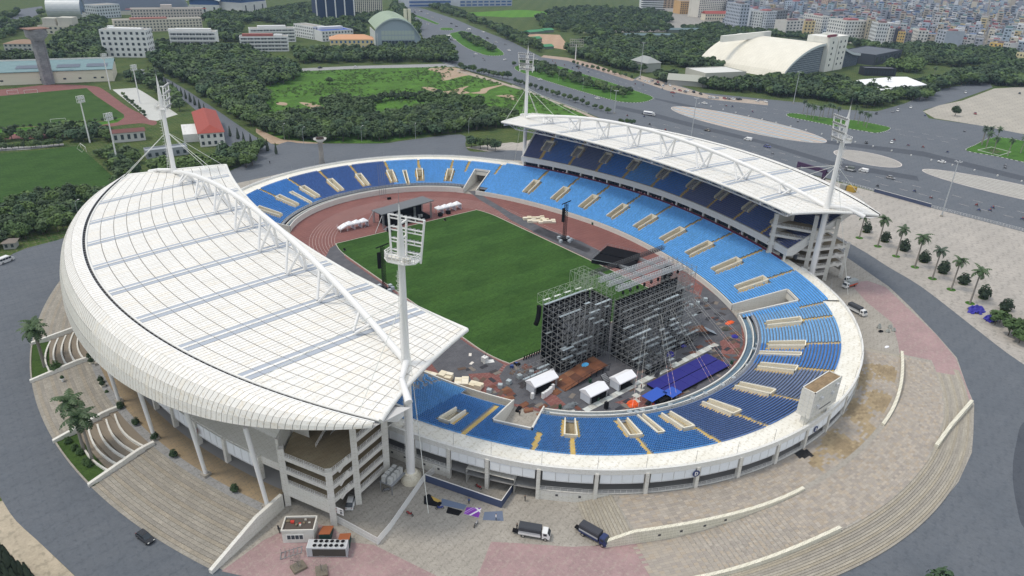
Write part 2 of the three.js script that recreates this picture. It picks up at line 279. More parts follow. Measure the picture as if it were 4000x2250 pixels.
// entrances: low parapet boxes let into the seats
for (const [s, hw, d0, d1, kind] of VOM) {
  const g = part(bowl, 'vomitory'), k = 1 / (1 + (stretch(s) - 1) * ((d0 + d1) / 2) / 20), w = hw * k, t = .36 * k, fl = TH(d0) - .25, top = d => TH(d) + (kind === 'slot' ? .8 : 1.15);
  const wall = new MB();
  for (const e of [-1, 1]) {
    const a = s + e * w, b = s + e * (w + t), hA = kind === 'end' || kind === 'slot' ? top(d0) : top(d0) - .2;
    wall.quad(bw(a, d0, fl), bw(a, d1, fl), bw(a, d1, top(d1)), bw(a, d0, hA)).quad(bw(b, d0, fl), bw(b, d1, fl), bw(b, d1, top(d1)), bw(b, d0, hA)).quad(bw(a, d0, hA), bw(a, d1, top(d1)), bw(b, d1, top(d1)), bw(b, d0, hA)).quad(bw(a, d0, fl), bw(a, d0, hA), bw(b, d0, hA), bw(b, d0, fl));
  }
  wall.quad(bw(s - w, d1, fl + 2.15), bw(s + w, d1, fl + 2.15), bw(s + w, d1, top(d1)), bw(s - w, d1, top(d1))).quad(bw(s - w - t, d1 + .25, fl), bw(s + w + t, d1 + .25, fl), bw(s + w + t, d1 + .25, top(d1)), bw(s - w - t, d1 + .25, top(d1))).quad(bw(s - w - t, d1, top(d1)), bw(s + w + t, d1, top(d1)), bw(s + w + t, d1 + .25, top(d1)), bw(s - w - t, d1 + .25, top(d1)));
  wall.to('parapet', cream, g);
  new MB().quad(bw(s - w, d0 - .5, fl), bw(s + w, d0 - .5, fl), bw(s + w, d1 + 4, fl), bw(s - w, d1 + 4, fl)).quad(bw(s - w, d1 + 4, fl), bw(s + w, d1 + 4, fl), bw(s + w, d1 + 4, fl + 2.2), bw(s - w, d1 + 4, fl + 2.2)).quad(bw(s - w, d1, fl + 2.16), bw(s + w, d1, fl + 2.16), bw(s + w, d1 + 4, fl + 2.16), bw(s - w, d1 + 4, fl + 2.16)).to('passage', beigeFloor, g);
  const r = new MB(); for (const e of [-1, 1]) { const a = s + e * (w + t / 2); r.bar(bw(a, d0 + .4, top(d0) + .28), bw(a, d1, top(d1) + .28), .05); for (let i = 0; i < 5; i++) { const d = lerp(d0 + .4, d1, i / 4); r.bar(bw(a, d, top(d) - .02), bw(a, d, top(d) + .28), .04); } } r.to('handrail', steelWhite, g);
}
// seats
const seatMB = new MB(); seatMB.box(0, .32, .02, .44, .07, .40).box(0, .34, -.2, .44, .42, .06); // facing +z
const seatGeo = seatMB.geo();
const SKY = rgb(108, 178, 236), SKY2 = rgb(126, 178, 222), ROYAL = rgb(76, 144, 212), ROYAL2 = rgb(60, 126, 200), NAVY = rgb(76, 114, 176), NAVY2 = rgb(80, 94, 142), GREYN = rgb(110, 128, 164);
const seatTone = s => { s = ((s % BL) + BL) % BL; if (inR(s, 452, 84.6)) return SKY; if (s < 101) return SKY2; if (s < 112.8) return ROYAL2; if (s < 126.5) return GREYN; if (s < 138) return NAVY; if (s < 148.6) return mix3(NAVY, GREYN, .25); if (s < 200) return ROYAL; if (s < 340) return SKY; if (s < 373.7) return ROYAL; if (s < 409.5) return NAVY; return SKY; };
const SEATS = [];
const ry = (s, d) => { const a = bw(s, d), b = bw(s, d - 1); return Math.atan2(b[0] - a[0], b[2] - a[2]); };
for (let row = 0, d = .65; d < 27; d += .85, row++) {
  const dm = d + .42, k = s => { const a = bw(s - .5, dm), b = bw(s + .5, dm); return Math.hypot(a[0] - b[0], a[2] - b[2]); };
  for (let s = 0; s < BL;) {
    const st = .56 / k(s);
    const E = endZone(s), d0 = E ? 4.4 : 1, d1 = inR(s, 84, 200) ? 25 : inR(s, 340, 452) ? 25.4 : 26.6;
    if (dm > d0 && dm < d1 && !inTun(s, dm - .9) && !inTun(s, dm) && !inVom(s, dm, .38) && !inAisle(s, dm) && !(inR(s, 208, 330) && rnd() < .5)) { const p = bw(s, dm + .12, TH(dm)); SEATS.push([p, ry(s, dm), seatTone(s), row]); }
    s += st;
  }
}
const camP = [-144.35, 108.55, 187.05], dist2 = p => (p[0] - camP[0]) ** 2 + (p[1] - camP[1]) ** 2 + (p[2] - camP[2]) ** 2;
{
  const near = SEATS.filter(q => q[0][0] > -80 && q[0][0] < 60 && q[0][2] > 70).sort((a, b) => dist2(a[0]) - dist2(b[0])).slice(0, 300), set = new Set(near), mats = new Map();
  for (const q of near) { const key = q[2].join(); if (!mats.has(key)) mats.set(key, [.92, 1, 1.08].map(f => M(q[2].map(v => v * f), { r: .5 }))); const o = mesh('seat', seatGeo, pick(mats.get(key)), bowl); o.position.set(...q[0]); o.rotation.y = q[1]; }
  const rest = SEATS.filter(q => !set.has(q));
  instanced('seat_rows', seatGeo, M([1, 1, 1], { r: .5 }), rest.map(q => TRS(...q[0], q[1])), bowl, rest.map(q => { const f = rr(.88, 1.1); const c = new THREE.Color(); c.setRGB(...q[2].map(v => v * f)); return c; }));
}
// rim walkway, parapet, outer frame (ends only show it)
{
  const pave = new MB();
  for (const [a, b, d, h] of [[84, 200, 25.2, 8.3], [200, 340, 27, 8.75], [340, 452, 25.2, 8.3], [452, 84, 27, 8.75]]) pave.strip(run(a, b, 1.2, s => bw(s, d, h)), run(a, b, 1.2, s => bw(s, 30.7, h)));
  pave.to('rim_walkway', M([1, 1, 1], { map: mottled(21, rgb(230, 228, 220), rgb(222, 219, 208), rgb(196, 190, 174), 1.2, .08), r: .85 }), bowl);
  for (const [a, b] of [[66, 204], [330, 456]]) {
    wallRun(new MB(), a, b, 30.55, 31, 7.85, 9.15).to('parapet_beam', paint, bowl);
    const r = new MB(), A = run(a, b, 2.4, s => bw(s, 30.7, 9.5)), B = run(a, b, 2.4, s => bw(s, 30.7, 9.1)); for (let k = 0; k + 1 < A.length; k++) r.bar(A[k], A[k + 1], .06).bar(B[k], A[k], .05); r.to('rim_rail', steelWhite, bowl);
    const u = new MB(); u.strip(run(a, b, 1.2, s => bw(s, 21.5, 6.6)), run(a, b, 1.2, s => bw(s, 25.3, 7.7))).strip(run(a, b, 1.2, s => bw(s, 25.3, 7.7)), run(a, b, 1.2, s => bw(s, 30.6, 7.8))); u.to('soffit', wallWhite, bowl);
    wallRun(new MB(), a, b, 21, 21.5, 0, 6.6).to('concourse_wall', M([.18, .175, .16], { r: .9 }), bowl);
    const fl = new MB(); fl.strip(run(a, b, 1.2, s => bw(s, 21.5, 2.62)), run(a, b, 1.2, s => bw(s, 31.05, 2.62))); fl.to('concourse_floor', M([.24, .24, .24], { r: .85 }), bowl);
  }
  // bays: columns, louvre panels, railing, plinth
  const bays = [[70, 204, 19], [334, 452, 17]];
  for (const [a, b, n] of bays) for (let i = 0; i <= n; i++) {
    const s = lerp(a, b, i / n), s2 = lerp(a, b, (i + 1) / n), p = bw(s, 30.75);
    new MB().box(p[0], 0, p[2], .8, 8.2, .9, ry(s, 30)).to('column', wallWhite, bowl);
    if (i === n) continue;
    const far = a > 300, gate = !far && i >= 15 && i <= 16;
    for (let k = 0; k < 4; k++) {
      const e0 = lerp(s, s2, .06 + .22 * k + .005), e1 = lerp(s, s2, .06 + .22 * (k + 1) - .008), m = new MB(), A = (h, d = 30.9) => [bw(e0, d, h), bw(e1, d, h)];
      for (const h of [5.45, 7.75]) { const [u, v] = A(h); m.bar(u, v, .09); } for (const e of [e0, e1]) m.bar(bw(e, 30.9, 5.45), bw(e, 30.9, 7.75), .09);
      for (let h = 5.6; h < 7.7; h += .19) { const [u, v] = A(h, 30.93), [x, y] = A(h + .155, 30.84); m.quad(u, v, y, x); }
      m.to('louvre_panel', louvre, bowl);
    }
    if (!gate) { const m = new MB(); for (const h of [2.75, 3.0, 3.25, 3.6]) m.bar(bw(s, 30.9, h), bw(s2, 30.9, h), .05); for (let k = 0; k <= 8; k++) { const e = lerp(s, s2, k / 8); m.bar(bw(e, 30.9, 2.6), bw(e, 30.9, 3.6), .05); } m.to('bay_railing', steelWhite, bowl); }
    if (!gate) wallRun(new MB(), s, s2, 30.6, 30.95, 0, 2.65).to('plinth', wallWhite, bowl);
    if (!far && !gate) for (const e of [.28, .68]) { const q = bw(lerp(s, s2, e), 30.97, 1.5); if (i > 9) new MB().box(q[0], 1.35, q[2], .55, .5, .08, ry(s, 30)).to('vent_grille', darkGap, bowl); }
  }
  // floodlit rods standing on the rim
  for (const [a, b, n] of [[80, 196, 17], [338, 450, 14]]) for (let i = 0; i <= n; i++) { const s = lerp(a, b, i / n); new MB().cyl(bw(s, 30.4, 9), bw(s, 30.4, 12.3), .05, .035, 5).to('lightning_rod', steelGrey, bowl); }
}

// ---------- the two roofed grandstands (mirror images across the pitch) ----------
const xf = z => 74.5 - 9.5 * (z / 76.4) ** 2, RC = -40.4, xg = (z, R = 163.3) => RC + Math.sqrt(R * R - z * z);
const roofH = (v, z) => 32 - 2.2 * Math.pow(v, 1.4) - .6 * (z / 80) ** 2;
const zEnd = v => 76.4 + 14.8 * v;
const roofP = (z, v, dy = 0) => { const x0 = xf(clamp(z, -76.4, 76.4)), x1 = xg(z); return [lerp(x0, x1, v), roofH(v, z) + dy, z]; };
const STRIP = [-63, -45, -27, -9, 9, 27, 45, 63];
function grandstand(sx, label) {
  const side = sx < 0 ? 'left' : 'right', g = thing('grandstand', label, 'grandstand'), X = () => new MB(sx);
  const sg = a => a; // arc position for the +x stand; MB mirrors it
  const S0 = bs(78.6, -75)[0] - BL, S1 = bs(78.6, 70)[0];
  const rn = (a, b, st, f) => { const n = Math.ceil((b - a) / st), o = []; for (let i = 0; i <= n; i++) o.push(f(lerp(a, b, i / n))); return o; };
  const shell = (a, b, d0, d1, h0, h1) => { const m = X(), P = (d, h) => rn(a, b, 1.5, s => bw(s, d, h)), i0 = P(d0, h0), i1 = P(d0, h1), o0 = P(d1, h0), o1 = P(d1, h1), k = i0.length - 1; return m.strip(i0, i1).strip(i1, o1).strip(o1, o0).strip(o0, i0).quad(i0[0], o0[0], o1[0], i1[0]).quad(i1[k], o1[k], o0[k], i0[k]); };
  // upper tier
  shell(S0, S1, 28, 28.6, 10.9, 13.4).to('balcony_front', paint, g);
  shell(S0, S1, 28.6, 34, 10.95, 11.15).to('box_ceiling', wallWhite, g);
  const ter = X(), seats = [], W0 = (S1 - S0), secs = [0, .105, .21, .315, .42, .525, .63, .735, .84, .945], uv = [.06, .165, .27, .375, .48, .585, .69, .795, .9];
  const aisMB = uv.map(() => X()); const UD0 = 28.7, UD1 = 54;
  const kk = s => stretch(s) ** 1.6;
  for (let d = UD0; d < UD1; d += .8) rn(S0, S1, 1.5, s => s).forEach((s, i, a) => {
    if (i + 1 === a.length) return; const e = a[i + 1]; ter.quad(bw(s, d, UH(d) - .46), bw(s, d, UH(d)), bw(e, d, UH(d)), bw(e, d, UH(d) - .46)).quad(bw(s, d, UH(d)), bw(s, d + .8, UH(d)), bw(e, d + .8, UH(d)), bw(e, d, UH(d)));
  });
  const uvS = uv.map(u => lerp(S0, S1, u));
  ter.to('upper_terrace', M(rgb(150, 150, 155), { r: .9 }), g);
  const cU = [NAVY2, mix3(NAVY, ROYAL2, .35), mix3(NAVY2, GREYN, .4), ROYAL2, mix3(ROYAL, SKY, .25), ROYAL2, mix3(NAVY2, GREYN, .35), NAVY2, mix3(NAVY2, NAVY, .5), NAVY2];
  if (sx > 0) for (let d = UD0, row = 0; d < 50; d += .8, row++) {
    const k = Math.hypot(...[0, 2].map(j => bw(.5, d)[j] - bw(-.5, d)[j]));
    for (let s = S0 + .4; s < S1 - .3; s += .56 / k) { if (uvS.some(u => Math.abs(s - u) * k < .7 || (d > 33.4 && d < 39.6 && Math.abs(s - u) * k < 2.5))) continue; let q = uvS.findIndex(u => s < u); if (q < 0) q = 9; const p = bw(s, d + .5, UH(d)); seats.push([p, ry(s, d), cU[q]]); }
  }
  if (sx > 0) instanced('upper_seat_rows', seatGeo, M([1, 1, 1], { r: .5 }), seats.map(q => TRS(...q[0], q[1])), g, seats.map(q => { const f = rr(.85, 1.12), c = new THREE.Color(); c.setRGB(...q[2].map(v => v * f)); return c; }));
  if (sx > 0) for (const s of uvS) {
    const a = X(), w = .55; for (let d = UD0; d < 50; d += .4) { if (d > 33.5 && d < 39.5) continue; const h = UH(Math.floor((d - UD0) / .8 + .01) * .8 + UD0) + .01 + ((d - UD0) % .8 > .39 ? .2 : 0); a.quad(bw(s - w, d, h), bw(s - w, d + .4, h), bw(s + w, d + .4, h), bw(s + w, d, h)).quad(bw(s - w, d, h - .25), bw(s - w, d, h), bw(s + w, d, h), bw(s + w, d, h - .25)); } a.to('aisle_steps', yellow, g);
    const v = part(g, 'vomitory'), m = X(), fl = UH(33.8), d0 = 33.8, d1 = 39.2, t1 = UH(d1) + .9;
    for (const e of [-1, 1]) { const A = s + e * 1.35, B = s + e * 1.6; m.quad(bw(A, d0, fl), bw(A, d1, fl), bw(A, d1, t1), bw(A, d0, fl + 1)).quad(bw(B, d0, fl - .4), bw(B, d1, fl), bw(B, d1, t1), bw(B, d0, fl + 1)).quad(bw(A, d0, fl + 1), bw(A, d1, t1), bw(B, d1, t1), bw(B, d0, fl + 1)).quad(bw(A, d0, fl), bw(A, d0, fl + 1), bw(B, d0, fl + 1), bw(B, d0, fl)); }
    m.quad(bw(s - 1.35, d1, fl + .02), bw(s + 1.35, d1, fl + .02), bw(s + 1.35, d1, t1), bw(s - 1.35, d1, t1)).quad(bw(s - 1.6, d1, t1), bw(s + 1.6, d1, t1), bw(s + 1.6, d1 + .25, t1), bw(s - 1.6, d1 + .25, t1)).quad(bw(s - 1.35, d0, fl), bw(s + 1.35, d0, fl), bw(s + 1.35, d1, fl), bw(s - 1.35, d1, fl)); m.to('parapet', cream, v);
    X().quad(bw(s - .5, d1 - .04, fl + .05), bw(s + .5, d1 - .04, fl + .05), bw(s + .5, d1 - .04, fl + 2.1), bw(s - .5, d1 - .04, fl + 2.1)).to('doorway', M([.16, .15, .13], { r: .9 }), v);
    for (const e of [-1, 1]) { const y = X(); for (let d = 33.4; d < 39.4; d += .8) { const A = s + e * 1.62, B = s + e * 2.4, h = UH(d) + .04; y.quad(bw(A, d, h - .4), bw(B, d, h - .4), bw(B, d, h), bw(A, d, h)).quad(bw(A, d, h), bw(B, d, h), bw(B, d + .8, h), bw(A, d + .8, h)); } y.to('side_steps', yellow, v); }
    const r = X(); for (const [A, B] of [[-2.4, 2.4]]) for (const h of [.5, 1]) r.bar(bw(s + A, 40, UH(39.4) + h), bw(s + B, 40, UH(39.4) + h), .06); for (const e of [-2.4, -1.6, 0, 1.6, 2.4]) r.bar(bw(s + e, 40, UH(39.4)), bw(s + e, 40, UH(39.4) + 1), .06); for (const e of [-2.4, 2.4]) for (const h of [.5, 1]) r.bar(bw(s + e, 38, UH(38) + h), bw(s + e, 40, UH(39.4) + h), .06); r.to('guard_rail', steelWhite, v);
  }
  // glazed boxes below the balcony
  if (sx > 0) {
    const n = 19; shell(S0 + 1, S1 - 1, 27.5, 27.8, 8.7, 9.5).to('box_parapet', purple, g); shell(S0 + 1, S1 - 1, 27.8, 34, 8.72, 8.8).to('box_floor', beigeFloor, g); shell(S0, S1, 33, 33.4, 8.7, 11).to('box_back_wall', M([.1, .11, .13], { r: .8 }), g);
    for (let i = 0; i <= n; i++) {
      const s = lerp(S0 + .6, S1 - .6, i / n), p = bw(s, 28.5); X().box(p[0], 8.4, p[2], .6, 2.6, .7, ry(s, 28)).to('box_column', paint, g);
      if (i < n) { const w = (S1 - S0) / n; for (let k = 0; k < 4; k++) { const e0 = s + w * (.08 + .21 * k), e1 = s + w * (.08 + .21 * (k + 1) - .015); const q = X().quad(bw(e0, 29.6, 8.8), bw(e1, 29.6, 8.8), bw(e1, 29.6, 10.9), bw(e0, 29.6, 10.9)); q.to('window_pane', glassDark, g); } const fr = X(); for (let k = 0; k <= 4; k++) { const e = s + w * (.075 + .21 * k); fr.bar(bw(e, 29.58, 8.8), bw(e, 29.58, 10.9), .08); } fr.bar(bw(s + w * .07, 29.58, 10.2), bw(s + w * .93, 29.58, 10.2), .06).to('window_frame', M(rgb(70, 80, 96), { r: .5 }), g); }
    }
    const sm = X(); for (let i = 0; i < 30; i++) { const s = rr(S0 + 3, S1 - 3), p = bw(s, 28.4 + rr(0, .5)); sm.box(p[0], 8.8, p[2], .5, .8, .5, rr(0, 3)); } const o = sm.to('box_chairs', M(rgb(206, 160, 165), { r: .8 }), g); o.userData = { kind: 'stuff' };
  }
  // raking end walls, back wall, facade
  for (const s of [S0, S1]) { const e = s === S0 ? -1 : 1, m = X(); const pts = [[28, 10.9], [28, 13.4], [29, 13.6], [54, UH(54) + 1], [54, UH(54) - 1.2], [31, 10.9]]; for (const o of [0, .5]) { const P = pts.map(([d, h]) => bw(s + e * o, d, h)); for (let i = 1; i + 1 < P.length; i++) m.tri(P[0], P[i], P[i + 1]); } for (let i = 0; i < pts.length; i++) { const [d, h] = pts[i], [d2, h2] = pts[(i + 1) % pts.length]; m.quad(bw(s, d, h), bw(s, d2, h2), bw(s + e * .5, d2, h2), bw(s + e * .5, d, h)); } m.to('raking_wall', paint, g); }
  const arc = (R, a, b, h, n = 60) => { const o = []; for (let i = 0; i <= n; i++) { const z = lerp(a, b, i / n); o.push([xg(z, R), h, z]); } return o; };
  const back = X(); back.strip(arc(156, -66, 68, 2.5), arc(156, -66, 68, 27)); back.to('back_wall', wallWhite, g);
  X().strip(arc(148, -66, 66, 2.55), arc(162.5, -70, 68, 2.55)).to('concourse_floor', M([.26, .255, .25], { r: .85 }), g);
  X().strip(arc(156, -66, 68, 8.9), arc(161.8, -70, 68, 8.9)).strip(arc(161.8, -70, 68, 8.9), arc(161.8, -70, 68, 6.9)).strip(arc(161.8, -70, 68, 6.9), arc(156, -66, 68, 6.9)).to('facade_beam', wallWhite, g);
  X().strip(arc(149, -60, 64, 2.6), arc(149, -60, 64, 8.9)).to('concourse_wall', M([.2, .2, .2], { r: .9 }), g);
  const nb = 13; for (let i = 0; i <= nb; i++) {
    const z = lerp(-68, 62, i / nb), x = xg(z, 162), a = Math.atan2(z, x - RC); X().box(x, 2.4, z, 1.1, 6.6, .9, -a).to('facade_column', wallWhite, g);
    if (i < nb) for (let k = 0; k < 4; k++) { const m = X(), z0 = lerp(-68, 62, (i + .07 + .22 * k) / nb), z1 = lerp(-68, 62, (i + .07 + .22 * (k + 1) - .01) / nb), A = (z, h, R = 162.1) => [xg(z, R), h, z]; for (const h of [5.3, 8.6]) m.bar(A(z0, h), A(z1, h), .1); for (const z of [z0, z1]) m.bar(A(z, 5.3), A(z, 8.6), .1); for (let h = 5.45; h < 8.5; h += .24) m.quad(A(z0, h), A(z1, h), A(z1, h + .2, 162), A(z0, h + .2, 162)); m.to('louvre_panel', louvre, g); }
  }
  // slanted columns carrying the cowl
  for (const z of sx < 0 ? [-48, -29.5, -9, 13.3, 34, 53.6, 70.8] : [-48, 48]) {
    const x = xg(z, 167.6), u = Math.atan2(z, x - RC), cz = z - 1.5, b = [x, 2.4, z], t = [xg(cz, 168.2), 20 + 3 * (Math.abs(z) / 80) ** 2, cz]; X().cyl(b, t, .42, .52, 12).to('slanted_column', steelWhite, g); X().box(b[0], 2.4, b[2], 1.7, .7, 1.7, -u).to('column_base', concrete, g);
  }
  // roof: panels over a joint-coloured deck, gutter strips, edge tubes
  const roof = part(g, 'roof'), NR = 13, NV = [...Array(NR + 1)].map((_, i) => i / NR), deck = X(), under = X();
  const cols = []; // [zA(v), zB(v)]
  for (let i = 0; i < 7; i++) for (let k = 0; k < 14; k++) { const a = lerp(STRIP[i] + 1.7, STRIP[i + 1] - 1.7, k / 14), b = lerp(STRIP[i] + 1.7, STRIP[i + 1] - 1.7, (k + 1) / 14); cols.push([() => a, () => b]); }
  for (const e of [-1, 1]) for (let k = 0; k < 11; k++) cols.push([v => e * lerp(64.7, zEnd(v), k / 11), v => e * lerp(64.7, zEnd(v), (k + 1) / 11)]);
  const zs = [...Array(81)].map((_, i) => -1 + i / 40);
  for (let j = 0; j < NR; j++) for (let i = 0; i < 80; i++) { const P = (q, v, dy) => roofP(q * zEnd(v), v, dy), a = zs[i], b = zs[i + 1]; deck.quad(P(a, NV[j], -.06), P(b, NV[j], -.06), P(b, NV[j + 1], -.06), P(a, NV[j + 1], -.06)); under.quad(P(a, NV[j], -.55), P(b, NV[j], -.55), P(b, NV[j + 1], -.55), P(a, NV[j + 1], -.55)); }
  deck.to('roof_deck', roofJoint, roof); under.to('roof_lining', M([.5, .51, .53], { r: .7 }), roof);
  const panels = [];
  for (const [A, B] of cols) for (let j = 0; j < NR; j++) {
    const v0 = NV[j], v1 = NV[j + 1], gz = .055, gv = .0021, Q = (f, v) => { const z = A(v) + (B(v) - A(v)) * f, lo = gz / Math.abs(B(v) - A(v)); return roofP(A(v) + (B(v) - A(v)) * clamp(f, lo, 1 - lo), v); };
    const c = [Q(0, v0 + gv), Q(1, v0 + gv), Q(1, v1 - gv), Q(0, v1 - gv)]; panels.push(c);
  }
  const slab = (m, c, th) => { const d = c.map(q => [q[0], q[1] - th, q[2]]); m.quad(c[0], c[3], c[2], c[1]); for (let i = 0; i < 4; i++) m.quad(c[i], c[(i + 1) % 4], d[(i + 1) % 4], d[i]); return m; };
  const ctr = c => [sx * (c[0][0] + c[2][0]) / 2, c[0][1], (c[0][2] + c[2][2]) / 2];
  let own = []; if (sx < 0) own = panels.slice().sort((a, b) => dist2(ctr(a)) - dist2(ctr(b))).slice(0, 300);
  for (const c of own) slab(X(), c, .05).to('roof_panel', roofWhite[rnd() < .6 ? 0 : Math.floor(rnd() * 3) + (rnd() < .15 ? 1 : 0)], roof);
  const os = new Set(own), rest = roofWhite.map(X); for (const c of panels) if (!os.has(c)) slab(rest[rnd() < .6 ? 0 : Math.floor(rnd() * 3) + (rnd() < .15 ? 1 : 0)], c, .05);
  rest.forEach(m => { const o = m.to('roof_panel_field', roofWhite[rest.indexOf(m)], roof); o.userData = { kind: 'stuff' }; });
  for (const z of STRIP) {
    const rowOf = (z0, z1, dy) => { const m = X(); for (let j = 0; j < NR; j++) { const p = (zz, v) => roofP(zz, v, dy); m.quad(p(z0, NV[j] + .001), p(z0, NV[j + 1] - .001), p(z1, NV[j + 1] - .001), p(z1, NV[j] + .001)); m.quad(p(z0, NV[j] + .001), p(z0, NV[j + 1] - .001), roofP(z0, NV[j + 1] - .001, dy - .3), roofP(z0, NV[j] + .001, dy - .3)); m.quad(p(z1, NV[j] + .001), p(z1, NV[j + 1] - .001), roofP(z1, NV[j + 1] - .001, dy - .3), roofP(z1, NV[j] + .001, dy - .3)); } return m; };
    rowOf(z - 1.63, z - .36, .02).to('gutter_strip', gutterGrey, roof); rowOf(z + .36, z + 1.63, .02).to('gutter_strip', gutterGrey, roof); rowOf(z - .3, z + .3, .14).to('ridge_cap', roofWhite[0], roof);
  }
  const pipe = (pts, r, name, mt = steelWhite, n = 8) => { const m = X(); for (let i = 0; i + 1 < pts.length; i++) m.cyl(pts[i], pts[i + 1], r, r, n, i === 0 || i + 2 === pts.length); return m.to(name, mt, roof); };
  const line = (f, n) => [...Array(n + 1)].map((_, i) => f(i / n));
  pipe(line(t => roofP(lerp(-76.4, 76.4, t), 0, -.1), 60), .5, 'front_edge_tube', paint, 10);
  for (const e of [-1, 1]) pipe(line(t => roofP(e * zEnd(t), t, -.1), 12), .5, 'end_edge_tube', paint, 10);
  pipe(line(t => roofP(lerp(-91, 91, t), 1, .05), 60), .28, 'back_edge_tube', paint);
  // inner truss below the front edge
  { const lo = line(t => { const q = roofP(lerp(-72, 72, t), .1, -3.2); return q; }, 48); pipe(lo, .32, 'lower_chord'); const m = X(); for (let i = 0; i <= 24; i++) { const a = lo[i * 2], z = a[2]; for (const dz of [-1.5, 1.5]) { m.cyl(a, roofP(clamp(z + dz, -76, 76), .01, -.3), .12, .12, 5); m.cyl(a, roofP(clamp(z + dz, -76, 76), .17, -.6), .12, .12, 5); } } m.to('truss_web', steelWhite, roof); }
  // rafters under the roof
  for (const z of [...STRIP, -75, 75]) { const m = X(); for (let j = 0; j < 12; j++) m.bar(roofP(z, j / 12, -1.1), roofP(z, (j + 1) / 12, -1.1), .4, 1.1); m.to('rafter', M([.6, .61, .63], { r: .6 }), roof); }
  // arch with its props
  const AZ = 79.3, arch = z => [83 - .6, 31 + 9.7 * (1 - (z / AZ) ** 2), z];
  const arm = part(g, 'arch'); { const m = X(), p = line(t => arch(lerp(-AZ, AZ, t)), 64); for (let i = 0; i < 64; i++) m.cyl(p[i], p[i + 1], .72, .72, 14, i === 0 || i === 63); m.to('arch_tube', steelWhite, arm); }
  for (const z of STRIP) { const k = Math.abs(z) > 60 ? 2.5 : 3.8, f = roofP(z, .2)[1]; for (const [dz, x, fx] of [[-k, 82.2, 80.4], [k, 82.2, 80.4], [-k, 82.6, 85.4], [k, 82.6, 85.4]]) { const b = [fx, f + .1, z + (dz > 0 ? .5 : -.5)], t = arch(clamp(z + dz, -AZ, AZ)); X().cyl(b, [x, t[1] - .3, t[2]], .36, .36, 8).to('arch_prop', steelWhite, arm); } }
  // end struts out to the roof edge, dark gutter, cowl
  for (const e of [-1, 1]) { const m = X(); m.cyl([82.4, 31.6, e * 79.6], [86.5, 31.2, e * 84.5], .7, .55, 10).cyl([86.5, 31.2, e * 84.5], [88.2, 29.4, e * 89.8], .55, .8, 10); m.to('edge_strut', steelWhite, roof); }
  const gH = z => roofH(1, z);
  const gut = X(); { const A = line(t => { const z = lerp(-87, 87, t); return [xg(z, 163.1), gH(z) - .5, z]; }, 60), B = line(t => { const z = lerp(-87, 87, t); return [xg(z, 164.7), gH(z) - .5, z]; }, 60); gut.strip(A, B); gut.to('gutter_trough', darkGap, roof); const bars = X(); for (let z = -85; z <= 85; z += 1.8) bars.bar([xg(z, 163), gH(z) - .1, z], [xg(z, 164.5), gH(z) + .05, z], .16, .12); bars.to('gutter_brackets', steelGrey, roof).userData = { kind: 'stuff' }; }
  const cowl = part(g, 'cowl'), tp = z => Math.max(0, 1 - Math.abs(z / 91.4) ** 6), prof = [[0, .25], [.36, .12], [.64, -.13], [.84, -.38], [.95, -.67], [1, -1]];
  const cowlP = (z, j, inset = 0) => { const t = tp(z), [a, b] = prof[j]; const R = 164.35 + (6.9 * t + .3) * a - inset; return [xg(z, R), gH(z) + (b > 0 ? .6 * b * 2 : (10.5 * (1 - (z / 92) ** 2) + .6) * b), z]; };
  const cz = []; for (let i = 0; i <= 150; i++) cz.push(lerp(-91.2, 91.2, i / 150));
  const cpan = []; for (let i = 0; i < 150; i++) for (let j = 0; j < 5; j++) { const gz = .06, P = (z, jj, f) => { const a = cowlP(z, j), b = cowlP(z, j + 1), t = jj ? 1 - f : f; return [0, 1, 2].map(k => lerp(a[k], b[k], t)); }; cpan.push([P(cz[i] + gz, 0, .02), P(cz[i + 1] - gz, 0, .02), P(cz[i + 1] - gz, 1, .015), P(cz[i] + gz, 1, .015)]); }
  const bd = X(), bi = X(); for (let i = 0; i < 150; i++) for (let j = 0; j < 5; j++) { bd.quad(cowlP(cz[i], j, .05), cowlP(cz[i + 1], j, .05), cowlP(cz[i + 1], j + 1, .05), cowlP(cz[i], j + 1, .05)); }
  for (let i = 0; i < 150; i++) bi.quad(cowlP(cz[i], 5), cowlP(cz[i + 1], 5), [xg(cz[i + 1], 158), cowlP(cz[i + 1], 5)[1] + 1, cz[i + 1]], [xg(cz[i], 158), cowlP(cz[i], 5)[1] + 1, cz[i]]);
  bd.to('cowl_backing', M([.27, .26, .24], { r: .8 }), cowl); bi.to('cowl_soffit', M([.5, .5, .5], { r: .8 }), cowl);
  const plate = (m, c) => m.quad(c[0], c[3], c[2], c[1]);
  const own2 = new Set(sx < 0 ? cpan.slice().sort((a, b) => dist2(ctr(a)) - dist2(ctr(b))).slice(0, 300) : []);
  for (const c of own2) slab2(X(), c).to('cowl_panel', roofWhite[rnd() < .7 ? 0 : Math.floor(rnd() * 3)], cowl);
  const cr = X(); for (const c of cpan) if (!own2.has(c)) plate(cr, c); cr.to('cowl_panel_field', roofWhite[0], cowl).userData = { kind: 'stuff' };
  function slab2(m, c) { plate(m, c); const n = c.map(q => { const u = Math.hypot(q[0] - RC, q[2]); return [q[0] - (q[0] - RC) / u * .05, q[1], q[2] - q[2] / u * .05]; }); for (let i = 0; i < 4; i++) m.quad(c[i], c[(i + 1) % 4], n[(i + 1) % 4], n[i]); return m; }
  pipe(line(t => { const z = lerp(-91.2, 91.2, t); return cowlP(z, 0); }, 60), .14, 'cowl_lip');
  // end stair tower at the camera's end of the stand
const tow = part(g,'stair_tower'),A = [107,70],B = [101.9,81],C = [95,78.6],D = [86,75];
